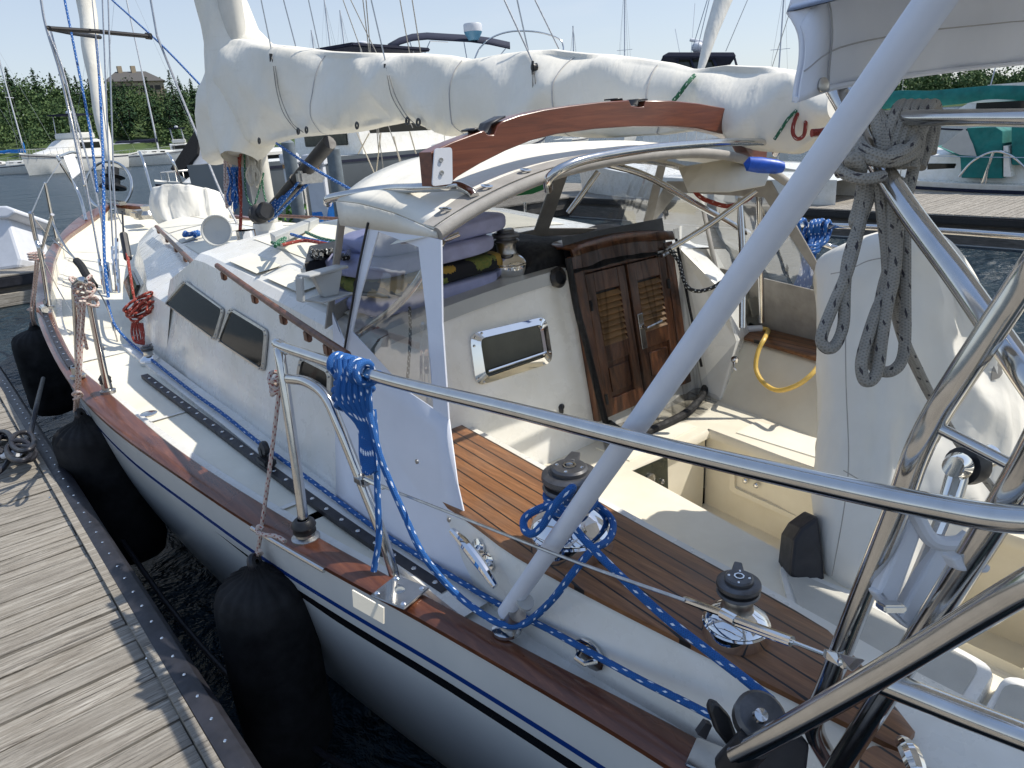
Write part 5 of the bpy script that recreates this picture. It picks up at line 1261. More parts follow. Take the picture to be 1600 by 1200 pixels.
# leading piece wraps round to port
L0 = [rows[k][0] for k in range(13)]
wr = [[p, p+V(-.03, -.03, 0)+V(0, 0, 0), p+V(-.035, -.12, .0)] for p in L0]
MB().grid([[rows[k][0]+V(.0, -.010, 0), rows[k][4]+V(0, -.010, 0)] for k in range(11)]).build('corner_reinforcement', M['bimini'], bim, solid=.004)
MB().tube([p+V(0, -.006, .004) for p in spl(E_, 5)], .006, 6).build('hem', M['bimini'], bim)
MB().tube([p+V(0, -.012, .0) for p in rows[4]], .0016, 5).build('seam', M['seam'], bim)
MB().tube([rows[k][4]+V(0, -.014, 0) for k in range(12)], .0016, 5).build('seam', M['seam'], bim)
MB().lathe([(0, .0), (.013, 0), (.013, .005), (.008, .007), (0, .007)], Py(1260, 135, .715)+V(0, -.03, 0), (-.3, -1, .1), 16).build('snap_fastener', M['steel_dull'], bim)
# ================================================================== covers and loose things
dep = lambda p: (Vector(p)-CAM).dot(F0)
def rdg(v, s): return 1-abs(2*noise.noise(v*s))          # ridged
M['teal2'] = basic('green_pennant_cloth', (.02, .16, .06), .8, var=.1)
# sail cover along the boom
XS = .05
BK = .19
def Px(px, py, x, _P=Px):
    # while x is close to the boom line use the vertical plane the boom lies in (swung a little to starboard)
    if -.2 < x < .15:
        d = ray(px, py); t = (x+BK*6-CAM.x-BK*CAM.y)/(d.x+BK*d.y); return CAM+d*t
    return _P(px, py, x)
TOPL = [(330, 60), (380, 60), (430, 70), (520, 79), (620, 83), (700, 86), (745, 94), (790, 84), (870, 75), (930, 82), (1000, 90), (1050, 97), (1085, 107), (1100, 106), (1140, 99), (1200, 102), (1250, 112), (1330, 130)]
BOTL = [(330, 262), (350, 250), (400, 232), (445, 222), (480, 214), (560, 206), (640, 190), (665, 195), (705, 213), (760, 212), (850, 212), (960, 216), (1040, 214), (1090, 205), (1130, 195), (1160, 215), (1190, 235), (1250, 241), (1290, 215), (1330, 180)]
rows = []; pxs = [338+i*5.6 for i in range(176)]
for px in pxs:
    T_p = Px(px, interp(TOPL, px), XS); B_p = Px(px, interp(BOTL, px), XS-.05)
    w_ = interp([(338, .17), (480, .19), (700, .17), (800, .19), (1000, .18), (1090, .15), (1200, .20), (1330, .17)], px)
    for tx in (428, 605, 835, 1092): w_ *= 1-.13*math.exp(-((px-tx)/16)**2)
    r = []
    for k in range(48):
        a = 2*pi*k/48; s = (1+cos(a))/2; h = (T_p-B_p).length
        p = B_p.lerp(T_p, s); xx = math.copysign(abs(sin(a))**.8, sin(a))*w_*(1-.15*s)
        q = V(p.x+xx, p.y, p.z)
        fold = (rdg(V(q.y*1.0+q.z*1.5, q.z*.35, 7+q.x*.5), 1.25)-.5)*.052+(rdg(V(q.y*1.1-q.z*1.3, q.z*.3, q.x), 2.2)-.5)*.036
        for gx in (408, 469, 561, 640, 705, 835):
            if sin(a) < 0:
                dx_ = (px-gx)/75; r2_ = sqrt(dx_*dx_+s*s); fold += .034*math.exp(-r2_*2.0)*(1-abs(sin(math.atan2(dx_, s+.05)*4.5+gx)))-.010*math.exp(-r2_*2)
        damp = 1.0 if .06 < s < .98 else .3
        d_ = V(math.copysign(1, sin(a)) if abs(sin(a)) > .05 else 0, 0, cos(a)*.5)
        r.append(q+d_*fold*damp)
    rows.append(r)
mb = MB().grid(rows, close_u=True); mb.add(rows[-1], [tuple(range(48))])
sc_ = mb.build('sail_cover', M['canvas'], autosm=180)
MB().tube([Px(395, 175, XS), Px(700, 165, XS), Px(1210, 178, XS)], .05, 12).build('boom', M['mast'], boat0)
tag(sc_, 'wrinkled cream canvas sail cover wrapped round the boom and running up the mast', 'sail cover')
for px_ in (520, 745, 905, 1040):
    i_ = int((px_-338)/5.6); MB().tube([q+V(-.004, 0, .002) for q in rows[i_][2:46]], .0028, 5).build('seam', M['seam'], sc_)
MB().tube([r[24]+V(-.03, 0, .012) for r in rows[2:150]], .006, 6).build('hem', M['canvas'], sc_)
ML = [(-60, 296, 352), (0, 305, 385), (45, 316, 402), (75, 320, 432), (120, 322, 440), (180, 328, 430), (225, 340, 425), (250, 350, 400)]
rows = []; dm = dep(V(.02, 6.05, 2.9))
for i in range(50):
    py = -60+i*6.32; l = interp([(a, b_) for a, b_, c_ in ML], py); r_ = interp([(a, c_) for a, b_, c_ in ML], py)
    c_ = Pd((l+r_)/2, py, dm-.0); W_ = (r_-l)/2/F*dm
    rows.append([c_+RT*W_*cos(a)*(1+.05*noise.noise(V(cos(a)*2, sin(a)*2, py*.012)))+F0*.20*sin(a)*(1+.10*rdg(V(cos(a)*1.5+py*.01, sin(a)*1.5, py*.006), 1.5)) for a in [2*pi*k/40 for k in range(40)]])
MB().grid(rows, close_u=True).build('mast_collar', M['canvas'], sc_, autosm=180)
mb = MB()
for px, py in ((408, 224), (469, 209), (482, 207), (561, 200), (640, 193), (657, 195)):
    p = Px(px, py-4, XS-.20); mb = MB().lathe([(.012, 0), (.024, 0), (.026, .006), (.012, .008)], p+V(-.012, 0, 0), (-1, 0, .1), 12); mb.build('grommet', M['black'], sc_)
for px, py, s in ((427, 96, 1.0), (605, 111, .8), (835, 105, .6)):
    p = Px(px, py, XS-.16); mb = MB().lathe([(.008, -.012), (.036*s, -.012), (.030*s, 0), (.036*s, .012), (.008, .012)], p, (-1, .3, 0), 14); mb.tube([p+V(-.01, 0, .05*s), p+V(-.015, 0, 0), p+V(-.012, 0, -.06*s)], .012*s, 8); mb.build('lazy_jack_block', M['black'], boat0)
for pts in (((427, 103), (432, 140), (442, 175), (458, 198), (469, 208)), ((430, 103), (438, 150), (455, 190), (474, 207)), ((605, 118), (612, 150), (628, 178), (641, 194)), ((608, 118), (618, 150), (635, 180), (652, 197)), ((835, 112), (838, 140), (845, 170)), ((833, 112), (833, 140), (842, 168))):
    wire('lazy_jack_tail', [Px(a, b_, XS-.205) for a, b_ in pts], r=.003, mat='rope_grey')
# green line round the cover
P = [Px(1085, 118, XS-.10), Px(1074, 130, XS-.17), Px(1062, 146, XS-.185), Px(1052, 158, XS-.185)]
o = MB().tube(spl(P, 6), .010, 8).build('green_tie_rope', M['rope_green']); tag(o, 'green tie rope pulled round the sail cover above the gallows', 'rope')
# outer end of the boom cloth, dropping below the boom
P = [Px(1245, 172, XS-.19), Px(1232, 185, XS-.20), Px(1222, 200, XS-.2), Px(1210, 218, XS-.2)]
o = MB().tube(spl(P, 6), .007, 8).build('green_tie_rope', M['rope_green']); tag(o, 'dark green rope tied down the after end of the sail cover beside the red loop', 'rope')
dd = dep(Px(1250, 180, -.12))
P = [Pd(a, b_, dd) for a, b_ in ((1258, 158), (1250, 172), (1241, 190), (1239, 208), (1246, 217), (1256, 211), (1259, 190), (1259, 165))]
o = MB().tube(spl(P, 6), .0085, 8).build('red_rope_loop', M['rope_red']); tag(o, 'small loop of red rope hanging under the corner of the bimini', 'rope')
P = [Pd(a, b_, 1.55) for a, b_ in ((1342, 136), (1335, 160), (1322, 180), (1305, 198), (1288, 206), (1268, 208))]
o = MB().tube(spl(P, 6), .009, 8).build('red_rope', M['rope_red']); tag(o, 'red rope passing behind the bimini leg towards the boom end', 'rope')
o = MB().tube(spl([Pd(a, b_, 3.6) for a, b_ in ((1078, 288), (1092, 306), (1112, 316), (1140, 322), (1170, 310), (1185, 290), (1190, 285))], 6), .012, 8).build('red_rope', M['rope_red']); tag(o, 'red rope drooping outside the starboard dodger window', 'rope')
# ---------------------------------------------------------------- outline driven cover bodies
def coverbody(name, L, dpt_, thick, mat, nr=48, na=44, amp=.02, parent=None, folds=8, lean=0.0, dshift=None):
    rows = []; y0, y1 = L[0][0], L[-1][0]
    for i in range(nr):
        py = y0+(y1-y0)*i/(nr-1); l = cinterp([(a, b_) for a, b_, c_ in L], py); r_ = cinterp([(a, c_) for a, b_, c_ in L], py)
        D_ = dpt_+lean*(py-y0)+(dshift(py) if dshift else 0); c_ = Pd((l+r_)/2, py, D_); W_ = (r_-l)/2/F*D_
        Tt = min(thick, max(.02, W_*1.1)) if i < nr*.15 else thick
        rr = []
        for k in range(na):
            a = 2*pi*k/na; ca, sa = cos(a), sin(a)
            f = amp*(rdg(V(ca*1.6, sa*1.6, py*.004), 1.7)-.5)+amp*.5*(rdg(V(ca*folds*.4+py*.004, sa*folds*.4, py*.003), 1.9)-.5)
            rr.append(c_+RT*W_*math.copysign(abs(ca)**.85, ca)+F0*(Tt+f*2)*math.copysign(abs(sa)**.85, sa)+F0*f)
        rows.append(rr)
    mb = MB().grid(rows, close_u=True); mb.add(rows[0], [tuple(range(na))]); return mb.build(name, mat, parent, autosm=180)
wd = dep(V(.12, .85, 1.6))
WCV = [(362, 1372, 1392), (368, 1352, 1425), (376, 1330, 1452), (390, 1300, 1474), (410, 1288, 1492), (440, 1284, 1512), (500, 1283, 1542), (560, 1286, 1568), (620, 1289, 1584), (680, 1286, 1586), (740, 1282, 1572), (800, 1278, 1545), (850, 1279, 1515), (900, 1288, 1485), (940, 1308, 1462), (985, 1345, 1440)]
wc_ = coverbody('wheel_cover', WCV, wd, .17, M['cover'], nr=72, na=72, amp=.034, lean=.0)
tag(wc_, 'large off white cloth cover over the steering wheel and pedestal in the cockpit', 'cover')
# seams and strap
def onfront(px, py, off=.0): return Pd(px, py, wd-.165-off)
for pts in (((1330, 380), (1330, 405), (1322, 500), (1322, 600), (1326, 720), (1318, 800), (1300, 900)), ((1298, 428), (1325, 422), (1355, 408), (1385, 402)), ((1395, 402), (1420, 412), (1470, 400)), ((1318, 735), (1360, 760), (1420, 800))):
    MB().tube(spl([onfront(a, b_, .004 if 1310 < a < 1480 else -.03) for a, b_ in pts], 5), .0018, 5).build('seam', M['greycanvas'], wc_)
MB().slab([onfront(a, b_, -.02) for a, b_ in ((1552, 566), (1561, 568), (1565, 583), (1560, 590), (1547, 595), (1549, 580))], F0*-.006).build('strap_tab', M['greycanvas'], wc_, smooth=False)
MB().grid([[onfront(a, b_, -.03), onfront(a+4, b_, -.03)] for a, b_ in ((1552, 592), (1549, 640), (1540, 690), (1533, 740), (1525, 800))]).build('strap', M['greycanvas'], wc_, solid=.003)
# grey moulded box beside the pedestal and round speaker
o = MB().slab([Pd(1234, 900, wd-.05), Pd(1240, 845, wd-.05), Pd(1252, 826, wd-.05), Pd(1280, 806, wd-.05), Pd(1290, 905, wd-.05), Pd(1288, 940, wd-.05), Pd(1270, 925, wd-.05)], F0*.12).build('engine_lever_box', M['rubber'], boat0, smooth=False, bevel=.012)
sp0 = Px(1585, 690, .95)
mb = MB().lathe([(0, 0), (.085, 0), (.085, .012), (.07, .02), (.055, .012), (.03, .02), (0, .02)], Pd(1590, 692, 2.5), -F0+UP*.2+RT*-.2, 28); mb.build('loudspeaker', M['white_plastic'], boat0)
# ---------------------------------------------------------------- white cloth over the foredeck hatch
FC = [(304, 256, 350), (306, 246, 353), (311, 243, 355), (322, 241, 357), (336, 243, 357), (349, 250, 356), (358, 262, 350), (362, 285, 335)]
fc = coverbody('foredeck_cover', FC, 8.3, .40, M['cover'], nr=44, na=64, amp=.13, folds=6)
tag(fc, 'bulky white cloth bundle tied down on the foredeck ahead of the mast', 'cover')
# ---------------------------------------------------------------- furled headsail with its drum
rows = []; JL = [(-80, 112, 142), (0, 121, 148), (70, 129, 153), (130, 139, 160), (200, 152, 170), (235, 160, 175), (255, 167, 177)]
for i in range(40):
    py = -80+i*335/39; l = interp([(a, b_) for a, b_, c_ in JL], py); r_ = interp([(a, c_) for a, b_, c_ in JL], py); c_ = Pd((l+r_)/2, py, 12.6); W_ = (r_-l)/2/F*12.6
    rows.append([c_+(RT*cos(a)+F0*sin(a))*W_*(1+.10*sin(a*1+i*.55)) for a in [2*pi*k/20 for k in range(20)]])
fj = MB().grid(rows, close_u=True).build('furled_jib', M['canvas']); tag(fj, 'cream headsail furled tight round the forestay at the bow', 'sail')
c_ = Pd(173, 282, 12.5)
mb = MB().lathe([(.10, 0), (.22, .02), (.22, .05), (.12, .08), (.12, .18), (.2, .22), (.1, .26), (.1, .38)], c_-V(0, 0, .15), UP, 20); mb.build('furling_drum', M['black'], boat0)
# ---------------------------------------------------------------- rigging (port shrouds, stays), all parts of the boat
chain = []
def rig(pts, r=.006, mat='steel_dull'): return wire('shroud', pts, r=r, mat=mat, sub=3)
cy = 6.25
def Y_(px, py, y): return Py(px, py, y)
for r_, pts in ((.013, [(64, 0, 7.0), (72, 43, 7.0), (98, 130, 7.0), (132, 290, 6.8)]), (.010, [(72, 43, 7.0), (104, 130, 7.0), (140, 320, 6.8), (158, 420, 6.6), (170, 495, 6.5)]),
                (.009, [(78, 44, 7.3), (150, 300, 6.9), (163, 400, 6.7), (176, 490, 6.5)]),
                (.008, [(160, 0, 7.2), (172, 300, 6.9), (181, 455, 6.6)]), (.008, [(169, 0, 7.3), (178, 290, 7.0), (186, 450, 6.6)]), (.006, [(144, 0, 8), (157, 130, 8), (170, 240, 8), (180, 320, 8), (190, 350, 8.0)]),
                (.012, [(235, -2, 7.6), (245, 55, 7.6)]), (.012, [(245, 55, 7.6), (275, 130, 7.4), (310, 215, 7.2), (345, 300, 7.0), (372, 352, 6.9)])):
    wire('shroud', [Pd(*p) for p in pts], r=r_, sub=4)
for (x0, y0, x1, y1, d_) in ((155, 405, 166, 470, 6.6), (167, 410, 176, 470, 6.6), (182, 372, 183, 420, 6.6), (184, 420, 186, 465, 6.55), (176, 385, 178, 430, 6.7)):
    MB().tube([Pd(x0, y0, d_), Pd(x1, y1, d_)], .017, 8).build('shroud_turnbuckle', M['chrome'], boat0)
MB().box(Pd(176, 474, 6.55), (.08, .42, .07), bev=.01).build('chainplate', M['steel_dull'], boat0)
MB().tube([Pd(72, 44, 7.0), Pd(150, 49, 7.3), Pd(235, 57, 7.6)], .022, 10).build('spreader', M['spar_dark'], boat0)
MB().tube([Pd(76, 44, 7.0), Pd(115, 52, 7.8), Pd(156, 58, 8.6)], .024, 10).build('spreader', M['spar_dark'], boat0)
MB().tube([Pd(228, 56, 7.6), Pd(236, 57, 7.6)], .034, 10).build('spreader_end', M['black'], boat0)
# lazy jacks and after stays above the cover
for x0, x1, y1, xx, r_ in ((408, 427, 92, -.06, .0045), (443, 463, 76, .05, .0045), (482, 499, 78, .05, .004), (580, 605, 108, -.08, .0045), (788, 835, 102, -.08, .0045), (808, 826, 82, .1, .0045), (836, 873, 76, .1, .004)):
    wire('lazy_jack', [Px(x0, 0, xx), Px(x1, y1, xx)], r=r_, mat='steel_dull')
for x0, y0, x1, y1 in ((536, 0, 634, 272), (548, 0, 645, 200), (567, 0, 600, 275), (572, 0, 592, 240), (625, 0, 652, 150), (644, 0, 668, 150)):
    wire('starboard_shroud', [Px(x0, y0, 1.95), Px(x1, y1, 1.95)], r=.0055, mat='rope_grey')
for x0, y0, x1, y1 in ((558, 208, 588, 278), (577, 208, 560, 240), (615, 213, 628, 266), (595, 208, 588, 270), (640, 205, 650, 240)):
    wire('running_line', [Px(x0, y0, 1.2), Px(x1, y1, 1.25)], r=.006, mat='rope_white')
# dirty-white genoa bundle of halyards on the mast
def rope(name, pts, r, mat, lab, cat='rope', group=None, sub=6, n=8):
    o = MB().tube(spl(pts, sub), r, n).build(name, M[mat]); tag(o, lab, cat, group); return o
def multirope(name, strands, r, mat, lab, group=None, sub=6, n=8):
    mb = MB()
    for s in strands: mb.tube(spl(s, sub), r, n)
    o = mb.build(name, M[mat]); tag(o, lab, 'rope', group); return o
rr = random.Random(5)
def hang(px, py0, py1, w_, d_, n=4):
    S = []
    for k in range(n):
        x = px+rr.uniform(-w_, w_); a = [Pd(x+rr.uniform(-2, 2), py0, d_), Pd(x+rr.uniform(-w_, w_)*.6, (py0*2+py1)/3, d_-.05), Pd(x+rr.uniform(-w_, w_)*.6, (py0+2*py1)/3, d_-.05), Pd(x+2, py1+rr.uniform(-8, 4), d_-.02), Pd(x+5, (py0+2*py1)/3, d_-.03), Pd(x+4, py0, d_)]
        S.append(a)
    return S
multirope('halyard_coil', hang(352, 250, 322, 5, 5.9, 5), .009, 'rope_pink', 'coil of faded pink halyard hanging at the left side of the mast')
multirope('halyard_coil', hang(362, 262, 326, 6, 5.85, 4), .009, 'rope_blue', 'dark blue halyard coil hanging low on the mast between pink and red ones')
multirope('halyard_coil', [[Pd(376, 240, 5.8), Pd(374, 290, 5.8), Pd(377, 340, 5.8), Pd(373, 385, 5.8)], [Pd(373, 246, 5.82), Pd(377, 300, 5.82), Pd(374, 368, 5.82)]], .010, 'rope_red', 'straight red halyards led down the mast to the deck')
multirope('halyard_coil', hang(398, 238, 290, 9, 5.75, 6), .009, 'rope_white', 'off white halyard coil hung on the cleat of the mast')
multirope('halyard_coil', [[Pd(382, 240, 5.8), Pd(384, 300, 5.8), Pd(395, 322, 5.75), Pd(404, 300, 5.75), Pd(412, 270, 5.75)], [Pd(410, 280, 5.75), Pd(412, 300, 5.75), Pd(420, 330, 5.7)]], .008, 'rope_green', 'thin green line looped down the mast below the cover')
mw = MB().lathe([(0, 0), (.08, 0), (.08, .05), (.05, .07), (.05, .13), (.075, .15), (.06, .17), (0, .17)], Pd(402, 335, 5.7), RT*.6-F0*.6, 16); mw.build('mast_winch', M['black'], boat0)
# vang tackle and control lines
S = []
for k in range(5): S.append([Pd(482-k*3+k*k*.0, 268+k*3, 5.5), Pd(425-k*1.0, 318+k*6, 5.8)])
for k in range(3): S.append([Pd(486, 283-k*2, 5.5), Pd(420+k*5, 346-k*3, 5.85)])
multirope('vang_tackle', S, .010, 'rope_blue', 'blue multi-part tackle rope stretched below the dark boom vang')
MB().box(Pd(485, 276, 5.5), (.22, .08, .1), bev=.02).build('tackle_block', M['steel_dull'], boat0)
rope('blue_guy_line', [Pd(175, 0, 8.5), Pd(250, 68, 7.6), Pd(320, 140, 6.8)], .010, 'rope_blue', 'blue flecked line slanting down across the sky to the sail cover')
rope('blue_guy_line', [Pd(432, 224, 5.2), Pd(490, 263, 4.6), Pd(555, 300, 4.0)], .009, 'rope_blue', 'blue flecked line slanting from under the boom to the dodger corner')
rope('blue_halyard', [Pd(101, 0, 7.6), Pd(118, 85, 7.4), Pd(140, 200, 7.1), Pd(152, 300, 6.9)], .012, 'rope_blue', 'dark blue rope running up left of the furled jib')
rope('light_blue_sheet', [Pd(150, 60, 8.5), Pd(155, 120, 8), Pd(160, 220, 7.4), Pd(162, 300, 6.9), Pd(163, 400, 6.6), Pd(170, 470, 6.4)], .014, 'rope_blue', 'light blue flecked rope hanging straight down over the furled jib')
z2 = lambda px, py, h=.02: (lambda p: p)(Pz(px, py, 2.08+h))
for i, (L, m_, lab) in enumerate([([(440, 383), (475, 376), (510, 381), (552, 384)], 'rope_red', 'red control line on the coachroof ahead of the dodger'), ([(455, 366), (480, 373), (520, 381), (552, 385)], 'rope_blue', 'dark blue control line beside the red one on the coachroof'), ([(478, 363), (500, 372), (530, 378), (555, 380)], 'rope_green', 'green control line led aft over the coachroof'), ([(430, 385), (436, 376), (446, 372), (438, 382), (425, 379)], 'rope_green', 'small tangle of green line at the rope organiser')]):
    rope('control_line', [z2(a, b_) for a, b_ in L], .009, m_, lab)
mb = MB().slab([Pz(424, 378, 2.07), Pz(492, 350, 2.07), Pz(500, 353, 2.07), Pz(432, 384, 2.07)], (0, 0, .05)); mb.build('line_organiser', M['gelcoat_grey'], boat0, smooth=False, bevel=.005)
# genoa halyard bundle on the foredeck
P = [Pz(285+rr.uniform(0, 26), 362+rr.uniform(0, 9), 1.87) for _ in range(12)]
rope('blue_rope_pile', P, .016, 'rope_blue', 'little pile of light blue rope on the foredeck beside the white bundle', n=7)
# ---------------------------------------------------------------- blue sheet along the side deck
def Ps(px, py, off=0.0):
    d = ray(px, py); lo, hi2 = .1, 40
    for _ in range(50):
        m_ = (lo+hi2)/2; p = CAM+d*m_
        if p.z > deckz(p.y)+off: lo = m_
        else: hi2 = m_
    return CAM+d*lo
L = [(168, 470), (178, 505), (200, 532), (222, 550), (243, 567), (300, 612), (350, 648), (400, 688), (460, 732), (520, 776), (590, 828), (640, 860), (700, 897), (760, 933), (800, 955), (860, 985), (925, 1021), (1000, 1062), (1060, 1092), (1115, 1120)]
rope('jib_sheet', [(Ps(a, b_, .05 if i > 1 else .12) if a < 750 else Px(a, b_, -1.245-.00*i)) for i, (a, b_) in enumerate(L)], .0095, 'rope_blue', 'long blue flecked rope lying along the side deck from the shrouds to the stern block', n=10)
# block at the stern end
mb = MB().slab([Pd(a, b_, 1.34) for a, b_ in ((1108, 1112), (1113, 1099), (1125, 1104), (1142, 1122), (1155, 1158), (1150, 1168), (1138, 1168), (1120, 1145))], F0*.03); fb_ = mb.build('footblock', M['black'], boat0, smooth=False, bevel=.006)
MB().slab([Pd(a, b_, 1.36) for a, b_ in ((1090, 1148), (1103, 1130), (1113, 1134), (1103, 1156))], F0*.02).build('track_end', M['rubber'], boat0, smooth=False)
mb = MB().lathe([(0, -.022), (.040, -.020), (.047, -.012), (.047, .012), (.040, .020), (0, .022)], Pd(1186, 1122, 1.3), (-F0+UP*.9), 28); tbk = mb.build('turning_block', M['winch_black'], boat0)
MB().lathe([(0, 0), (.014, 0), (.012, .008), (0, .01)], Pd(1188, 1119, 1.255), (-F0+UP*.9), 16).build('block_pin', M['steel'], tbk)
MB().slab([Pd(a, b_, 1.36) for a, b_ in ((1160, 1165), (1215, 1120), (1268, 1165), (1262, 1215), (1180, 1215))], F0*.05).build('block_base', M['rubber'], tbk, smooth=False, bevel=.01)
# ---------------------------------------------------------------- coil of blue rope on the guard rail
def railpt(px):     # point on rail axis
    return Px(px, interp([(450, 545), (600, 592), (800, 640)], px), -1.402)
rdir = (railpt(600)-railpt(500)).normalized(); sidev = V(0, 0, 1).cross(rdir).normalized(); upv = rdir.cross(sidev)
mb = MB()
R1 = TR+.0115
hel = []
for k in range(5*14+1):
    a = 2*pi*k/14; px = 525+k/70*52; hel.append(railpt(px)+(sidev*cos(a)+V(0, 0, 1)*sin(a))*R1*1.04)
mb.tube(hel, .0115, 10)
dr = dep(railpt(550)); br = random.Random(2)
def blob(x0, x1, y0, y1): return [Pd(a, b_, dr+c_) for a, b_, c_ in x0]
# turns round the gathered bundle
for k in range(5):
    cx, cyy, wpx = 553-k*1.0+br.uniform(-2, 2), 592+k*11, 29-k*1.2
    mb.tube([Pd(cx+wpx*cos(a), cyy+5*sin(a)+4*cos(a), dr+.028*sin(a)+.01) for a in [2*pi*j/20 for j in range(20)]], .0115, 10, closed=True)
for k in range(6):
    x = 531+k*8.5; mb.tube(spl([Pd(x, 562, dr-.03), Pd(x+1, 590, dr-.036), Pd(x-1+k*.8, 625, dr-.028), Pd(562+k*3.4, 665, dr), Pd(566+k*3.4, 710, dr), Pd(571+k*2.8, 742-abs(k-2)*2, dr)], 6), .0110, 10)
for k in range(4):
    x = 566+k*5; mb.tube(spl([Pd(x, 640, dr+.015), Pd(x+4, 690, dr+.012), Pd(x+5, 735, dr+.01)], 6), .011, 10)
mb.tube(spl([Pd(583, 640, dr), Pd(588, 700, dr+.01), Pd(590, 780, dr+.03), Pd(592, 840, dr+.04), Pd(584, 892, dr+.06)], 8), .0105, 10)
o = mb.build('coiled_sheet', M['rope_blue']); tag(o, 'blue and white flecked rope coiled and hung over the near guard rail', 'rope')
# line from the coil to the big winch
w1 = W1; s1_ = 1.02
P = [Pd(570, 615, dr-.01), Pd(582, 668, dr-.02), Pd(598, 725, dr-.02), Pd(630, 800, dr-.03), Pd(662, 868, dr-.05), Pd(710, 925, dr-.02), Pd(755, 960, 2.05), Pd(790, 977, 2.02), Pd(822, 973, 1.98), Pd(862, 938, 1.88), Pd(895, 895, 1.82), Pd(925, 860, 1.84), Pd(948, 846, 1.9), Pd(958, 826, 1.98), Pd(952, 806, 2.06)]
c1 = w1+V(0, 0, 0)
for k in range(22): a = radians(-10)+2*pi*k/9; P.append(c1+V(.071*cos(a), .071*sin(a), (.125+.0032*k)*s1_))
rope('winch_sheet', P, .0105, 'rope_blue', 'blue flecked rope drooping from the rail coil and wrapped round the big winch', n=10)
P = [c1+V(.078*cos(radians(200)), .078*sin(radians(200)), .16), Pd(895, 762, 1.72), Pd(868, 788, 1.72), Pd(848, 820, 1.74), Pd(832, 834, 1.76), Pd(820, 828, 1.78), Pd(819, 812, 1.8), Pd(832, 800, 1.8), Pd(860, 790, 1.78), Pd(878, 796, 1.75), Pd(900, 828, 1.72), Pd(935, 866, 1.68), Pd(985, 915, 1.62), Pd(1040, 965, 1.56), Pd(1110, 1020, 1.48), Pd(1165, 1062, 1.40), Pd(1205, 1095, 1.33)]
rope('winch_tail', P, .0105, 'rope_blue', 'blue flecked rope end looped beside the big winch then led aft past the small winch', n=10)
mb = MB(); 
o = MB().tube(spl([c1+V(.082*cos(a), .082*sin(a), .212) for a in [radians(t) for t in (-60, -20, 20, 60)]], 4), .0105, 10).build('rope_end', M['rope_blue']); tag(o, 'bit of blue rope held in the jaws on top of the big winch', 'rope')
# ---------------------------------------------------------------- grey rope bundle on the bimini tube
g = 1.30; S = []
def G(L, d0=0): return [Pd(a, b_, g+c_+d0) for a, b_, c_ in L]
for k in range(5):
    x = 1398+k*12
    S.append(G([(x-22, 262, -.045), (x-14, 220, -.05), (x, 180, -.05), (x+8, 165, -.02), (x+16, 166, .03), (x+16, 190, .06), (x+8, 240, .06)]))
for k in range(3): S.append(G([(1362+k*5, 165+k*6, -.03), (1372+k*5, 200, -.05), (1376+k*4, 235, -.05), (1378+k*3, 262, -.04)]))
S.append(G([(1384, 250, -.06), (1400, 236, -.07), (1425, 232, -.06), (1440, 205, -.04), (1448, 190, 0)]))
S.append(G([(1330, 215, 0), (1338, 232, -.06), (1352, 246, -.075), (1376, 252, -.08), (1405, 250, -.075), (1428, 236, -.06), (1432, 210, -.03)]))
S.append(G([(1340, 205, 0), (1345, 226, -.06), (1362, 240, -.08), (1392, 246, -.085), (1425, 228, -.07), (1436, 200, -.03)]))
S.append(G([(1312, 240, -.02), (1312, 258, -.05), (1325, 274, -.07), (1352, 280, -.08), (1380, 275, -.07)]))
S.append(G([(1335, 215, 0), (1330, 232, -.03), (1329, 250, -.03), (1336, 262, -.04)]))
for k in range(4): a0 = k*1.1; S.append(G([(1336+10*cos(a), 256+10*sin(a*1.0+k*.7), -.06+.02*sin(a+k)) for a in [a0+j*.7 for j in range(10)]]))
S.append(G([(1308, 270, -.04), (1318, 266, -.05), (1330, 262, -.05)]))
# hanging loops
S.append(G([(1356, 280, -.03), (1348, 330, -.03), (1334, 390, -.04), (1322, 430, -.05), (1305, 470, -.05), (1287, 515, -.06), (1284, 535, -.06), (1295, 545, -.06), (1308, 535, -.055), (1318, 505, -.05), (1320, 450, -.045), (1326, 400, -.04), (1345, 345, -.03), (1358, 310, -.03), (1362, 290, -.03)]))
S.append(G([(1350, 275, -.03), (1342, 320, -.02), (1335, 345, -.02), (1340, 350, -.02), (1350, 330, -.03), (1358, 300, -.03)]))
S.append(G([(1372, 275, -.04), (1378, 330, -.04), (1386, 400, -.04), (1386, 450, -.045), (1372, 480, -.05), (1358, 520, -.055), (1346, 565, -.06), (1350, 593, -.06), (1362, 594, -.06), (1372, 575, -.06), (1378, 530, -.06), (1386, 480, -.06), (1398, 420, -.06), (1402, 360, -.055), (1410, 320, -.05), (1402, 280, -.04)]))
S.append(G([(1382, 275, -.04), (1388, 340, -.03), (1392, 400, -.03), (1380, 450, -.03), (1366, 520, -.035), (1360, 560, -.035), (1372, 578, -.03), (1392, 580, -.03), (1408, 565, -.03), (1414, 530, -.03), (1414, 450, -.03), (1414, 380, -.03), (1412, 320, -.03), (1408, 280, -.03)]))
S.append(G([(1394, 270, -.04), (1394, 330, -.05), (1396, 400, -.05), (1398, 470, -.0), (1412, 530, .08), (1430, 570, .15), (1455, 620, .25), (1490, 680, .4), (1525, 730, .5), (1560, 775, .6)]))
S.append(G([(1440, 195, .0), (1436, 225, -.0), (1428, 260, -.02), (1418, 300, -.03), (1402, 330, -.04)]))
S.append(G([(1455, 190, .05), (1450, 225, .04), (1438, 262, .03)]))
multirope('coiled_dock_line', S, .0105, 'rope_grey', 'thick grey flecked rope coiled on the bimini tube with long loops hanging down', n=10)
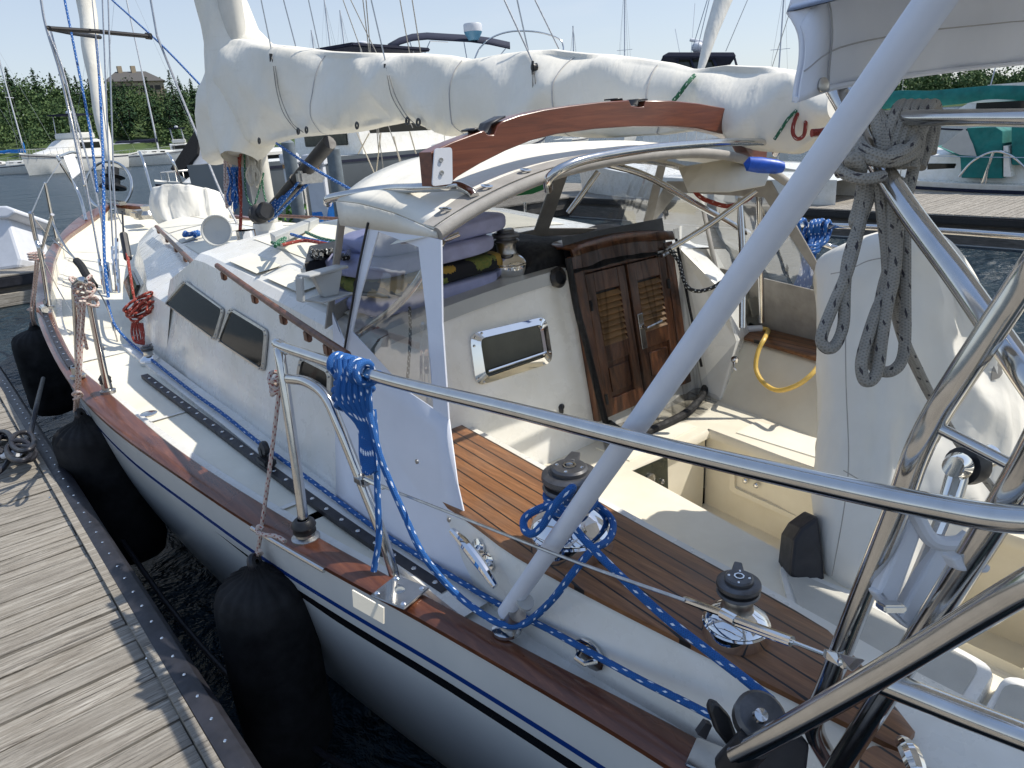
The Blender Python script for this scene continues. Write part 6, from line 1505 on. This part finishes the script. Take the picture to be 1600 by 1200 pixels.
# blue coil on the starboard rail
S = []; bd = 4.0
for k in range(6):
    x = 1254+k*7; jx = rr.uniform(-3, 3); x += jx; S.append([Pd(x-2, 372, bd), Pd(x+jx, 352+jx, bd-.05), Pd(x+5, 345+jx*.6, bd), Pd(x+8, 355, bd+.04), Pd(x+2, 375, bd-.03), Pd(1258+k*3, 395, bd-.03), Pd(1250+k*4, 430, bd-.03), Pd(1242+k*4, 455+abs(k-3)*-2, bd-.02)])
for k in range(3): S.append([Pd(1256+14*cos(a)+10, 378+k*5+7*sin(a), bd-.02-.03*sin(a)) for a in [2*pi*j/10 for j in range(11)]])
S.append([Pd(1250, 440, bd), Pd(1247, 465, bd), Pd(1246, 472, bd)])
multirope('coiled_blue_rope', S, .012, 'rope_blue', 'blue flecked rope coiled over the far starboard guard rail')
# red coil on the port shrouds
S = []; rd_ = 4.95; q_ = random.Random(8)
for k in range(6):
    cx, cyy, rx, ry = 221+q_.uniform(-8, 9), 478+q_.uniform(-8, 8), q_.uniform(13, 23), q_.uniform(11, 19); ph = q_.uniform(0, 6)
    S.append([Pd(cx+rx*cos(a+ph), cyy+ry*sin(a), rd_+q_.uniform(-.05, .05)) for a in [2*pi*j/11 for j in range(12)]])
for k in range(4): S.append([Pd(208+k*2, 500, rd_), Pd(206+k*5, 520, rd_), Pd(212+k*4, 535+k, rd_-.03), Pd(224, 528, rd_-.02), Pd(222-k*2, 505, rd_)])
S += [[Pd(193, 368, 5.3), Pd(200, 410, 5.15), Pd(208, 460, 5.0)], [Pd(196, 370, 5.3), Pd(204, 430, 5.1), Pd(212, 480, 4.95)]]
multirope('coiled_red_rope', S, .0085, 'rope_red', 'red rope coil hanging on the port side by the forward window', n=7)
mb = MB().tube([Pd(193, 366, 5.3), Pd(200, 404, 5.2)], .028, 8); mb.tube([Pd(191, 330, 5.4), Pd(193, 366, 5.3)], .007, 6); mb.build('tackle_block', M['black'], boat0)
# black cloth wrap and thin grey wire near the port stanchion
o = MB().tube(spl([Pd(120, 408, 5.6), Pd(127, 416, 5.5), Pd(135, 430, 5.4), Pd(147, 448, 5.3)], 5), .03, 9, rs=None).build('black_chafe_wrap', M['blackcloth']); tag(o, 'black cloth wrap tied round the lifeline above the port stanchion', 'wrap')
wire('lifeline_tail', [Pd(78, 340, 6.3), Pd(100, 382, 5.9), Pd(120, 408, 5.6)], r=.009)
wire('loose_wire', [Pd(147, 446, 5.3), Pd(165, 475, 5.3), Pd(180, 520, 5.2), Pd(187, 552, 5.1), Pd(183, 570, 5.0), Pd(172, 565, 5.0), Pd(160, 540, 5.0)], r=.0055, mat='rope_grey')
# ---------------------------------------------------------------- fenders
def fender(top, r, L_, lab, tilt=V(0, 0, 0)):
    t0 = thing('fender', V(top.x, top.y, top.z-L_), lab, 'fender', 'big black fenders hanging along the port side')
    prof = [(.0, 0), (.030, -.002), (.040, -.02), (.055, -.04), (r*.5, -.055), (r*.78, -.085), (r*.92, -.125), (r*.98, -.18), (r, -.26), (r*1.0, -L_*.6), (r*.98, -L_*.86), (r*.8, -L_*.95), (r*.3, -L_*.995), (0, -L_)]
    rows = []; n = 96; P = []
    for i in range(len(prof)-1):
        for k in range(4): s = k/4; P.append((prof[i][0]*(1-s)+prof[i+1][0]*s, prof[i][1]*(1-s)+prof[i+1][1]*s))
    P.append(prof[-1])
    for (rad, h) in P:
        row = []
        for k in range(n):
            a = 2*pi*k/n; pl_ = .10*math.exp(-((h+.07)/.06)**2)*(abs(sin(a*9+.6*sin(a*3)))-.5)+.02*noise.noise(V(cos(a)*2, sin(a)*2, h*4))
            row.append(top+tilt*(-h)+V(rad*(1+pl_)*cos(a), rad*(1+pl_)*sin(a), h))
        rows.append(row)
    MB().grid(rows, close_u=True).build('fender_cloth', M['fender'], t0, autosm=180)
    MB().lathe([(.012, -.012), (.034, -.012), (.038, 0), (.034, .012), (.012, .012)], top+V(0, 0, .005), (.6, -.6, .3), 18).build('eye', M['rubber'], t0)
    return t0
f1 = Pz(403, 874, 1.06); fender(f1+V(-.02, -.02, 0), .185, 1.0, 'largest black fender hanging below the gate stanchion, nearest to the camera')
f2 = Pz(118, 648, 1.16); fender(f2+V(.02, -.03, 0), .20, 1.0, 'black fender second from the camera, squeezed between the hull and the dock edge', tilt=V(.10, -.05, 0))
f3 = Pz(52, 508, 1.10); fender(f3, .22, .9, 'black fender farthest forward, near the bow')
def FR(L, lab, r=.008): return multirope('fender_rope', L, r, 'rope_pink', lab, group='ropes holding the fenders')
jt = Px(436, 600, -1.45)
FR([[Px(437, 604, -1.46), Px(428, 680, -1.5), Px(415, 780, -1.56), Px(408, 828, f1.x+.02), Px(405, 850, f1.x+.01), f1+V(0, 0, .03)], [Px(440, 600, -1.44), Px(445, 640, -1.44)],
    [Px(411, 826, f1.x-.0), Px(404, 822, f1.x-.01), Px(403, 832, f1.x-.02), Px(415, 836, f1.x-.02), Px(432, 838, f1.x), Px(446, 846, f1.x+.01)],
    [Px(406, 860, f1.x), Px(400, 872, f1.x), f1+V(.02, 0, .02)]]
   + [[jt+V(.03*cos(a+k), .03*sin(a+k), (k-2)*.014+.012*sin(a*2)) for a in [2*pi*j/9 for j in range(10)]] for k in range(5)], 'pink and white flecked rope from the gate stanchion down to the nearest fender')
j2 = Px(131, 452, -1.72)
FR([[Px(126, 470, -1.76), Px(122, 530, -1.8), Px(120, 590, -1.84), f2+V(0, 0, .02)], [Px(132, 470, -1.74), Px(128, 530, -1.78), Px(124, 600, -1.84), f2+V(.02, 0, .04)], [Px(130, 520, -1.75), Px(136, 545, -1.74)],
    [Px(122, 620, -1.85), Px(114, 616, -1.86), Px(122, 612, -1.86), Px(128, 618, -1.84), Px(116, 624, -1.86)]]
   + [[j2+V(.045*cos(a+k), .045*sin(a+k), (k-3)*.024+.015*sin(a*2)) for a in [2*pi*j/9 for j in range(10)]] for k in range(6)], 'pink and white flecked rope tied to the forward gate leg above the second fender')
FR([[Px(56, 405, S3.x), Px(53, 440, S3.x-.02), Px(48, 485, S3.x-.08), f3], [Px(60, 405, S3.x), Px(56, 450, S3.x-.04), Px(52, 490, S3.x-.08), f3+V(.02, 0, 0)], [Px(50, 485, S3.x-.08), Px(43, 484, S3.x-.08), Px(50, 481, S3.x-.08)]]
   + [[Px(58, 404, S3.x)+V(.05*cos(a), .05*sin(a), .02*k) for a in [2*pi*j/9 for j in range(10)]] for k in range(3)], 'grey-pink rope tied to the bow stanchion holding the farthest fender')
# mooring line in the dark gap
rope('mooring_line', [V(-2.0, 5.2, .9), V(-1.85, 4.9, .55), V(-1.75, 3.5, .25), V(-1.62, 2.4, .22), V(-1.4, 1.4, .4)], .014, 'rubber', 'black mooring line sagging in the gap between hull and dock')
# ---------------------------------------------------------------- cleat and black line on the dock
ck = thing('dock_cleat', Pz(28, 712, DZ+.56), 'small white dock cleat under a coil of black line at the left edge', 'cleat')
mb = MB().tube(spl([Pz(20, 708, DZ+.60)+V(-.05, 0, 0), Pz(30, 706, DZ+.62), Pz(40, 700, DZ+.60)+V(.03, 0, 0)], 5), .02, 10); mb.tube([Pz(28, 712, DZ+.555), Pz(28, 708, DZ+.62)], .022, 10); mb.tube([Pz(36, 706, DZ+.555), Pz(36, 702, DZ+.62)], .022, 10); mb.build('horn', M['white_plastic'], ck)
S = []; q_ = random.Random(4)
for k in range(7):
    cx, cyy = (8 if k < 4 else 32)+q_.uniform(-5, 5), 700+q_.uniform(-12, 14); rx, ry = q_.uniform(12, 22), q_.uniform(10, 17)
    S.append([Pz(cx+rx*cos(a), cyy+ry*sin(a), DZ+.575+.015*k+.015*sin(a*2+k)) for a in [2*pi*j/11 for j in range(12)]])
S.append([Pz(-20, 745, DZ+.57), Pz(2, 735, DZ+.58), Pz(16, 715, DZ+.6), Pz(25, 700, DZ+.64)]); S.append([Pz(45, 690, DZ+.62), Pz(52, 660, DZ+.64), Pz(58, 630, DZ+.7), V(-1.75, 6.6, .9)])
multirope('black_mooring_line', S, .015, 'rubber', 'black mooring line coiled round the white cleat at the left edge of the dock', n=9)
# ---------------------------------------------------------------- under the dodger
def cushion(name, x0, x1, y0, y1, z0, z1, mat, lab, cat='cushion', group=None, tilt=0):
    rows = []; n = 14; cx, cyy, cz = (x0+x1)/2, (y0+y1)/2, (z0+z1)/2
    for i in range(n+1):
        ph = -pi/2+pi*i/n; row = []
        for k in range(32):
            th = 2*pi*k/32; e = .32
            f = lambda c, s_: math.copysign(abs(c)**e, c)
            X = f(cos(th), 1)*abs(cos(ph))**.16; Y = f(sin(th), 1)*abs(cos(ph))**.16; Z_ = math.copysign(abs(sin(ph))**.42, sin(ph))
            ww = noise.noise(V(X*2+cx*9, Y*2, Z_*2+cz*9))*.006
            row.append(V(cx+X*(x1-x0)/2+ww, cyy+Y*(y1-y0)/2+ww, cz+Z_*(z1-z0)/2*(1-.12*abs(X)**6)+tilt*X+ww))
        rows.append(row)
    o = MB().grid(rows, close_u=True).build(name, mat, autosm=180); tag(o, lab, cat, group); return o
cz = roofz(-.5, 0)+.012
G_ = 'slate blue cockpit cushions piled on the cabin top'
cushion('boat_cushion', -.98, -.30, 2.44, 2.92, cz-.03, cz+.045, M['bluecush'], 'slate blue cushion at the bottom of the pile under the dodger', group=G_, tilt=.012)
def mk_pine():
    m, t, b = newmat('pineapple_print_cloth'); v = t.nodes.new('ShaderNodeTexVoronoi'); v.inputs['Scale'].default_value = 8.5; w_ = coords(t, 'World'); t.links.new(w_, v.inputs[0])
    d = v.outputs['Distance']; s_ = t.nodes.new('ShaderNodeSeparateColor'); t.links.new(v.outputs['Color'], s_.inputs[0])
    fr = mathn(t, 'LESS_THAN', mathn(t, 'ADD', d, mathn(t, 'MULTIPLY', noisen(t, w_, 45, 3), .35)), .72)
    col = ramp(t, s_.outputs[0], [(.45, (.03, .12, .03)), (.5, (.42, .22, .03))]); col = mixc(t, noisen(t, w_, 70, 2), col, (.25, .2, .04))
    t.links.new(mixc(t, fr, (.006, .007, .012), col), b.inputs['Base Color']); b.inputs['Roughness'].default_value = .85; return m
cushion('throw_pillow', -.97, -.27, 2.44, 2.9, cz+.045, cz+.125, mk_pine(), 'dark pillow with a pineapple and leaf print between two blue cushions', 'pillow', tilt=.014)
cushion('boat_cushion', -.99, -.30, 2.45, 2.92, cz+.125, cz+.205, M['bluecush'], 'slate blue cushion just above the pineapple pillow', group=G_, tilt=.018)
cushion('boat_cushion', -.90, -.20, 2.48, 2.9, cz+.205, cz+.285, M['bluecush'], 'slate blue cushion on top of the pile, touching the dodger roof', group=G_, tilt=.02)
o = MB().add([Pd(806, 306, 3.0), Pd(825, 290, 2.98), Pd(852, 281, 2.95), Pd(858, 284, 2.95), Pd(850, 296, 2.97), Pd(832, 303, 2.99)], [(0, 1, 2, 3, 4, 5)]).build('green_pennant', M['teal2'], smooth=False, solid=.003); tag(o, 'small green cloth pennant hanging under the near corner of the dodger rail', 'flag')
# black canvas over the hatch hood
rows = []
for i in range(22):
    s = i/21; x = -.22+s*1.06; row = []
    for k in range(18):
        a = pi*k/17; hh = .10+.03*sin(s*7)+.02*noise.noise(V(s*5, a, 0)); zz = roofz(x, 0)+.004+hh*sin(a)**.5*(1 if 0 < i < 21 else .2)
        row.append(V(x+.03*sin(a*2+s*5), 2.42+.55*(1-cos(a))/2-.02*sin(a), zz))
    rows.append(row)
o = MB().grid(rows).build('hatch_canvas', M['blackcloth'], autosm=180); tag(o, 'black canvas folded over the sliding hatch above the wooden doors', 'cover')
rows = []
for i in range(20):
    s = i/19; x = .0+s*.80; row = []
    pk = .035*math.exp(-((x-.38)/.20)**4)
    for k in range(10):
        a = k/9; row.append(V(x, bulk_y(2.0)-.085+.45*a, roofz(x, 0)-.01+(.03+pk)*sin(pi*min(1, a*1.6+.08)*.5 if a < .6 else pi*.5)*(1 if a < .8 else .8)+.008*noise.noise(V(x*9, a*4, 0))))
    rows.append(row)
o = MB().grid(rows).build('hatch_hood_canvas', M['blackcloth'], autosm=180); tag(o, 'dark peaked cloth hood stretched over the top of the companionway doors', 'cover')
# insect mesh draped over the doors
rows = []
for j in range(34):
    s = j/33; row = []
    for k in range(40):
        u = k/39; z = 1.01*(1-s)
        fold = .018*rdg(V(u*5+s*.8, s*.6, 1), 1.4)+.01*sin(u*23+s*2)
        w_ = 1.0+.05*s; uu = -.06+u*1.12*w_-.04*s
        p = dpt(uu, 1.02-1.19*s, .06+fold+.04*s); row.append(p)
    rows.append(row)
o = MB().grid(rows).build('insect_screen', M['mesh'], autosm=180); tag(o, 'black see-through insect mesh draped over the companionway doors', 'insect screen')
mb = MB(); mb.tube(spl([dpt(-.06, .98, .06), dpt(-.07, .7, .07), dpt(-.04, .5, .07), dpt(-.02, .2, .08), dpt(.0, -.02, .09)], 6), .016, 8); mb.tube(spl([dpt(1.02, .95, .05), dpt(1.05, .5, .06), dpt(1.08, .1, .07)], 6), .008, 6); mb.tube(spl([dpt(.0, .02, .1), dpt(.1, -.06, .13), V(.25, 2.06, 1.12), V(.55, 2.05, 1.125), V(.80, 2.12, 1.13), V(.93, 2.18, 1.14)], 6), .022, 8)
mb.build('hem', M['blackcloth'], o)
rows = []
for i in range(14):
    s = i/13; rows.append([V(.0+s*.92, 2.19-.17*k/5+.02*sin(s*9+k), 1.112+.03*abs(noise.noise(V(s*6, k*.5, 3)))+.02*(1-k/5)) for k in range(6)])
MB().grid(rows).build('bunched_edge', M['mesh'], o, autosm=180)
rope('black_flecked_rope', [Pd(1046, 390, 3.35), Pd(1060, 408, 3.3), Pd(1066, 430, 3.25), Pd(1074, 448, 3.2), Pd(1090, 455, 3.2), Pd(1112, 450, 3.2), Pd(1128, 440, 3.2)], .009, 'rope_black', 'black rope with white flecks drooping beside the starboard side of the doors')
rope('black_flecked_rope', [Pd(640, 480, 2.75), Pd(641, 520, 2.7), Pd(639, 560, 2.65), Pd(637, 590, 2.62)], .006, 'rope_black', 'black flecked rope hanging straight inside the port dodger window')
rope('coiled_sheet_tail', [Pd(585+20*cos(a*1.0)+a*2, 478+16*sin(a)+a, 2.95+.02*sin(a*3)) for a in [j*.6 for j in range(26)]], .009, 'rope_blue', 'dark blue rope tail coiled behind the port dodger window')
rope('coiled_sheet_tail', [Pd(590+14*cos(a*1.1), 520+12*sin(a), 2.85+.02*sin(a*3)) for a in [j*.6 for j in range(18)]], .008, 'rope_red', 'red rope tail coiled at the foot of the port dodger window')
# rope clutch and black basket on the roof forward of the dodger
mb = MB(); q_ = random.Random(6)
for k in range(9): mb.tube(spl([Pz(488+k*7+q_.uniform(-3, 3), 398+q_.uniform(-8, 6), 2.10+q_.uniform(0, .05)) for _ in range(5)], 5), .010, 7)
o = mb.build('black_rope_pile', M['rope_black']); tag(o, 'pile of black flecked rope on the coachroof hatch beside the dodger', 'rope')
MB().slab([Pz(478, 428, 2.07), Pz(485, 400, 2.07), Pz(545, 388, 2.07), Pz(545, 412, 2.07)], (0, 0, .05)).build('rope_tray', M['black'], boat0, smooth=False, bevel=.008)
bq = Pz(515, 466, 2.03); mb = MB().box(bq+V(0, 0, .005), (.16, .10, .01), rz=.3); mb.slab([bq+V(-.03, -.02, .01), bq+V(.03, -.02, .01), bq+V(.06, -.02, .10), bq+V(-.06, -.02, .10)], (0, .04, 0)); mb.box(bq+V(-.01, 0, .105), (.20, .07, .012), rz=.3); mb.slab([bq+V(-.115, -.03, .10), bq+V(-.10, -.03, .11), bq+V(-.11, -.03, .01), bq+V(-.125, -.03, .01)], (0, .05, 0)); mb.build('winch_bracket', M['gelcoat_grey'], boat0, smooth=False, bevel=.005)
# khaki bag and yellow hose
bgc = Pz(1150, 505, 1.43)+V(.02, .05, .11)
rows = []
for i in range(12):
    s = i/11; w_ = .13*(1-.25*s); h_ = .11*(1-.3*s)
    rows.append([bgc+V(w_*1.0*math.copysign(abs(cos(a))**.6, cos(a))*.8, w_*1.3*math.copysign(abs(sin(a))**.6, sin(a)), -.11+.2*s)+V(.03, .03, .03)*noise.noise(V(cos(a)*2, sin(a)*2, s*3)) for a in [2*pi*k/24 for k in range(24)]])
mb = MB().grid(rows, close_u=True); mb.add(rows[-1], [tuple(range(24))]); o = mb.build('canvas_bag', M['khaki'], autosm=180); tag(o, 'grey-green cloth bag lying on the starboard coaming under the dodger', 'bag')
MB().slab([bgc+V(-.10, -.16, .07), bgc+V(.08, -.17, .065), bgc+V(.07, -.18, -.03), bgc+V(-.07, -.18, -.04)], (0, -.012, 0)).build('flap', M['khaki'], o, smooth=False, bevel=.004)
hx = Pz(1190, 513, 1.435)
hose = [hx, Pz(1200, 516, 1.435), Px(1195, 528, 1.02), Px(1185, 548, .95), Px(1181, 575, .90), Px(1192, 597, .86), Px(1215, 610, .83), Px(1245, 602, .83), Px(1268, 585, .87), Px(1287, 562, .97), Pz(1300, 556, 1.435)]
rope('yellow_hose', hose, .0125, 'yellow', 'yellow hose hanging in a U from the starboard coaming', n=10)
bpy.data.objects['yellow_hose']['category'] = 'hose'
MB().tube([hx+V(-.07, .06, .0), hx], .02, 12).build('hose_connector', M['white_plastic'], bpy.data.objects['yellow_hose'])
# ================================================================== neighbours behind
g1, T1 = boat('motor_yacht', (12.6, 23.6, 0), 78, 15, 4.4, 2.05, 'grey-hulled motor yacht with a white deckhouse moored behind the mast', 'motor yacht', M['grey_hull'], kind='motor', bottoph=None)
g2, T2 = boat('motor_yacht', tuple(at(702, 33)), 85, 13, 4.4, 1.7, 'white flybridge yacht whose navy bimini and radar show above the sail cover', 'motor yacht', M['gelcoat'], kind='motor', fly=False)
g3, T3 = boat('motor_yacht', tuple(at(1098, 36)), 200, 12, 4.2, 1.5, 'motor yacht with a dark enclosed hardtop showing above the boom to the right', 'motor yacht', M['gelcoat'], kind='motor', fly=False)
g5, T5 = boat('motor_cruiser', at(385, 31), 262, 7.5, 2.6, 1.0, 'white motorboat with a black canvas back behind the port shroud', 'motor boat', M['gelcoat'], kind='motor', fly=False)
# tops of the two yachts
def bimtop(parent, L, dd, depth, mat, name, rise=.25):
    rows = []
    for k in range(7):
        s = k/6; rows.append([Pd(a, c2, dd+depth*s)+V(0, 0, rise*sin(pi*s)) for a, c2 in L])
    return MB().grid(rows).build(name, M[mat], parent, solid=.06)
bt = bimtop(g2, [(607, 79), (625, 69), (645, 63), (668, 61), (700, 63), (735, 65), (765, 69), (797, 76)], 31, 3.2, 'navy', 'bimini')
mb = MB()
for a, c2, a2, c3 in ((672, 64, 660, 92), (672, 64, 700, 66), (640, 64, 648, 90), (790, 76, 770, 100), (725, 66, 730, 95), (612, 78, 622, 92)): mb.tube([Pd(a, c2, 31), Pd(a2, c3, 31)], .02, 6)
mb.build('bimini_strut', M['steel'], g2); mb = MB(); mb.tube(spl([Pd(740, 96, 31), Pd(750, 75, 31), Pd(770, 58, 31), Pd(800, 49, 31), Pd(840, 50, 31), Pd(872, 60, 31), Pd(880, 72, 31), Pd(879, 90, 31)], 5), .035, 8); mb.build('radar_arch', M['steel'], g2)
rd1 = MB().lathe([(0, 0), (.22, 0), (.38, .28), (.40, .34)], Pd(740, 63, 31), n=20).build('radar_dome', M['radarblue'], g2)
MB().lathe([(.40, .34), (.41, .60), (.38, .66), (0, .68)], Pd(740, 63, 31), n=20).build('dome_cap', M['white_plastic'], rd1)
MB().slab([Pd(a, c2, 34) for a, c2 in ((1036, 86), (1045, 81), (1147, 81), (1150, 86), (1150, 89), (1036, 89))], F0*3).build('hardtop', M['navy'], g3, smooth=False, bevel=.05)
mb = MB()
for a, c2, a2, c3 in ((1037, 88, 1032, 106), (1060, 88, 1056, 106), (1078, 88, 1084, 106), (1112, 88, 1120, 106), (1147, 88, 1152, 106)): mb.tube([Pd(a, c2, 34.2), Pd(a2, c3, 34.2)], .06, 6)
mb.build('enclosure_frame', M['navy'], g3)
MB().add([Pd(1062, 88, 34.3), Pd(1112, 88, 34.3), Pd(1119, 108, 34.3), Pd(1056, 108, 34.3)], [(0, 1, 2, 3)]).build('clear_curtain', M['glass_smoke'], g3, smooth=False)
mb = MB().ball(Pd(1090, 74, 34.5), (.30, .30, .26), 12, 8); mb.tube([Pd(1078, 62, 34.5), Pd(1100, 66, 34.5)], .08, 8); mb.tube([Pd(1055, 45, 34.5), Pd(1062, 82, 34.5)], .015, 5); mb.tube([Pd(1086, 5, 34.5), Pd(1080, 82, 34.5)], .015, 5); mb.build('radar', M['white_plastic'], g3)
# white arch and black canvas of the motorboat behind the shroud
MB().slab([Pd(a, c2, 29) for a, c2 in ((308, 182), (318, 178), (330, 250), (345, 262), (345, 275), (295, 272), (306, 240))], F0*.8).build('radar_arch', M['white_plastic'], g5, smooth=False, bevel=.04)
MB().slab([Pd(a, c2, 28.8) for a, c2 in ((266, 264), (304, 205), (309, 178), (314, 182), (308, 240), (285, 268))], F0*1.6).build('black_canvas', M['blackcloth'], g5, smooth=False)
for px, mh, dd, lab in ((507, 13.2, 95, 'sailboat hidden behind the sail cover, its short mast tip left of two others'), (532, 16.0, 92, 'sailboat hidden behind the sail cover, tallest of three mast tips'), (553, 14.2, 88, 'sailboat hidden behind the sail cover, mast tip nearest the navy bimini'), (974, 16.0, 90, 'sailboat behind the cover with a lone mast tip right of the radar'), (1208, 12.5, 80, 'sailboat behind the boom end, its mast tip just left of the bimini corner'), (897, 11.0, 84, 'sailboat whose mast is lost behind the boom cover above the gallows')):
    boat('moored_sailboat', at(px, dd), 60, 10, 3, 1.1, lab, 'sailboat', M['gelcoat'], mast_h=mh)
# leaning furled sail of a neighbouring boat
fs_ = thing('neighbour_sailboat', tuple(at(1085, 20)), 'white sailboat behind the gallows whose thick furled sail leans up to the right', 'sailboat')
rows = [[Pd(x, y, 20)+(RT*cos(a)+F0*sin(a))*r_ for a in [2*pi*k/12 for k in range(12)]] for x, y, r_ in ((1155, -90, .30), (1130, 0, .27), (1112, 50, .20), (1098, 98, .12), (1090, 125, .06))]
MB().grid(rows, close_u=True).build('furled_sail', M['cover'], fs_)
MB().tube([Pd(1168, 0, 20), Pd(1134, 80, 20)], .012, 5).build('stay', M['steel_dull'], fs_); MB().tube([Pd(1105, 0, 20), Pd(1082, 75, 20)], .012, 5).build('stay', M['steel_dull'], fs_); MB().tube([Pd(1108, 0, 20), Pd(1090, 75, 20)], .012, 5).build('stay', M['steel_dull'], fs_)
hr_ = hull_rows(9, 2.8, 1.1); c_ = at(1085, 21); full = [[c_+V(p.x, p.y, p.z) for p in r+[V(-p.x, p.y, p.z) for p in r[-2::-1]]] for r in hr_]
MB().grid(full).build('hull', M['gelcoat'], fs_); MB().grid([[c_+V(-r[0].x, r[0].y, r[0].z-.02), c_+V(r[0].x, r[0].y, r[0].z-.02)] for r in hr_]).build('deck', M['gelcoat'], fs_)
# pedestals and pilings on the middle dock
def pedestal(px, pytop, pybot, wpx, lab):
    b_ = Pz(px, pybot, .56); t_ = thing('power_pedestal', b_, lab, 'pedestal', 'white power pedestals on the middle dock')
    d_ = dep(b_); h = (pybot-pytop)/F*d_*1.02; w_ = wpx/F*d_
    MB().box(b_+V(0, 0, h*.42), (w_, w_*.8, h*.84), rz=-.7, bev=.02).build('post', M['white_plastic'], t_)
    MB().box(b_+V(0, 0, h*.92), (w_*1.25, w_*1.1, h*.16), rz=-.7, bev=.03).build('cap', M['white_plastic'], t_)
    MB().box(b_+V(-.12, -.12, h*.80), (w_*.7, w_*.7, h*.06), rz=-.7, bev=.005).build('lamp', M['lightwood'], t_)
pedestal(466, 246, 336, 20, 'white power pedestal left of the boom vang'); pedestal(506, 248, 352, 26, 'white power pedestal with blue hose coils hung on it')
def piling(px, pytop, dist, lab):
    b_ = at(px, dist, -1); p = CAM+ray(px, pytop)*(dist/V(ray(px, pytop).x, ray(px, pytop).y, 0).length)
    o = MB().tube([b_, V(b_.x, b_.y, p.z-.1), V(b_.x, b_.y, p.z)], .16, 14, rs=[.17, .16, .03]).build('piling', M['piling']); tag(o, lab, 'piling', 'grey round pilings of the middle dock')
piling(452, 216, 19, 'grey piling behind the left pedestal, under the sail cover'); piling(521, 226, 17.5, 'grey piling just right of the pedestal with the blue hoses')
q_ = random.Random(12); S = []
bpd = Pz(506, 352, .56); dd_ = dep(bpd)-.25
for side in (-1, 1):
    for k in range(5): S.append([Pd(508+side*(4+k*2), 305, dd_), Pd(508+side*(9+k*2.2), 325, dd_), Pd(508+side*(8+k*2.4), 348-k, dd_), Pd(508+side*(4+k*1.8), 352-k, dd_), Pd(508+side*(6+k*1.2), 325, dd_), Pd(508+side*3, 306, dd_)])
mb = MB()
for s in S: mb.tube(spl(s, 5), .028, 7)
o = mb.build('blue_hose_coil', M['rope_flat']); tag(o, 'bright blue water hose coiled on the right-hand power pedestal', 'hose')
# green bush at the dock and white box at the left edge
mb = MB(); leafclump(mb, Pz(447, 330, .9), (.55, .5, .5), 260, .07, random.Random(1)); o = mb.build('potted_shrub', M['greenplant'], smooth=False); tag(o, 'bright green shrub on the dock behind the blue tackle', 'shrub')
b_ = Pz(12, 420, .56); t_ = thing('dock_box', b_, 'white moulded box with a ledge lid on the finger dock at the left edge', 'dock box')
mb = MB(); q = [(-40, 428), (30, 418), (33, 405), (14, 345), (10, 328), (-45, 330)]
dB = dep(b_); mb.slab([Pd(a, c2, dB) for a, c2 in q], F0*1.0).build('body', M['white_plastic'], t_, smooth=False, bevel=.06)
MB().slab([Pd(a, c2, dB-.1) for a, c2 in ((-40, 342), (12, 340), (24, 332), (22, 326), (8, 321), (-40, 322))], F0*1.1).build('lid', M['white_plastic'], t_, smooth=False, bevel=.05)
# teal dodger and canopy of the white cruiser
def C(px, py, x): return Px(px, py, x)
MB().slab([C(1462, 228, 17.6), C(1500, 246, 17.6), C(1502, 278, 17.6), C(1566, 279, 17.6), C(1566, 205, 17.6), C(1555, 198, 17.6), C(1510, 200, 17.6), C(1518, 225, 17.6), C(1525, 245, 17.6), C(1498, 242, 17.6)], (2.4, 0, 0)).build('teal_dodger', M['teal'], root, smooth=False, bevel=.03)
MB().add([C(1470, 229, 17.55), C(1508, 200, 17.55), C(1520, 225, 17.55), C(1526, 244, 17.55), C(1500, 242, 17.55)], [(0, 1, 2, 3, 4)]).build('dodger_window', M['gelcoat_grey'], root, smooth=False)
MB().slab([C(1580, 198, 17.6), C(1680, 198, 17.6), C(1680, 258, 17.6), C(1580, 258, 17.6)], (2.4, 0, 0)).build('teal_canopy', M['teal'], root, smooth=False, bevel=.03)
MB().slab([C(1568, 228, 17.5), C(1574, 228, 17.5), C(1580, 276, 17.5), C(1568, 276, 17.5)], (2.4, 0, 0)).build('cockpit_side', M['gelcoat'], root, smooth=False)
mb = MB(); mb.tube(spl([C(1498, 276, 17.4), C(1520, 252, 17.4), C(1552, 237, 17.4), C(1580, 243, 17.4), C(1602, 262, 17.4)], 5), .03, 8); mb.tube([C(1552, 238, 17.4), C(1533, 292, 17.4)], .03, 8); mb.build('cockpit_rail', M['steel'], root)
g4, T4 = boat('motor_yacht', tuple(at(1560, 44)), 20, 13, 4.2, 1.4, 'white motor yacht with a radar above the teal sail cover', 'motor yacht', M['gelcoat'], kind='motor', navytop=False)
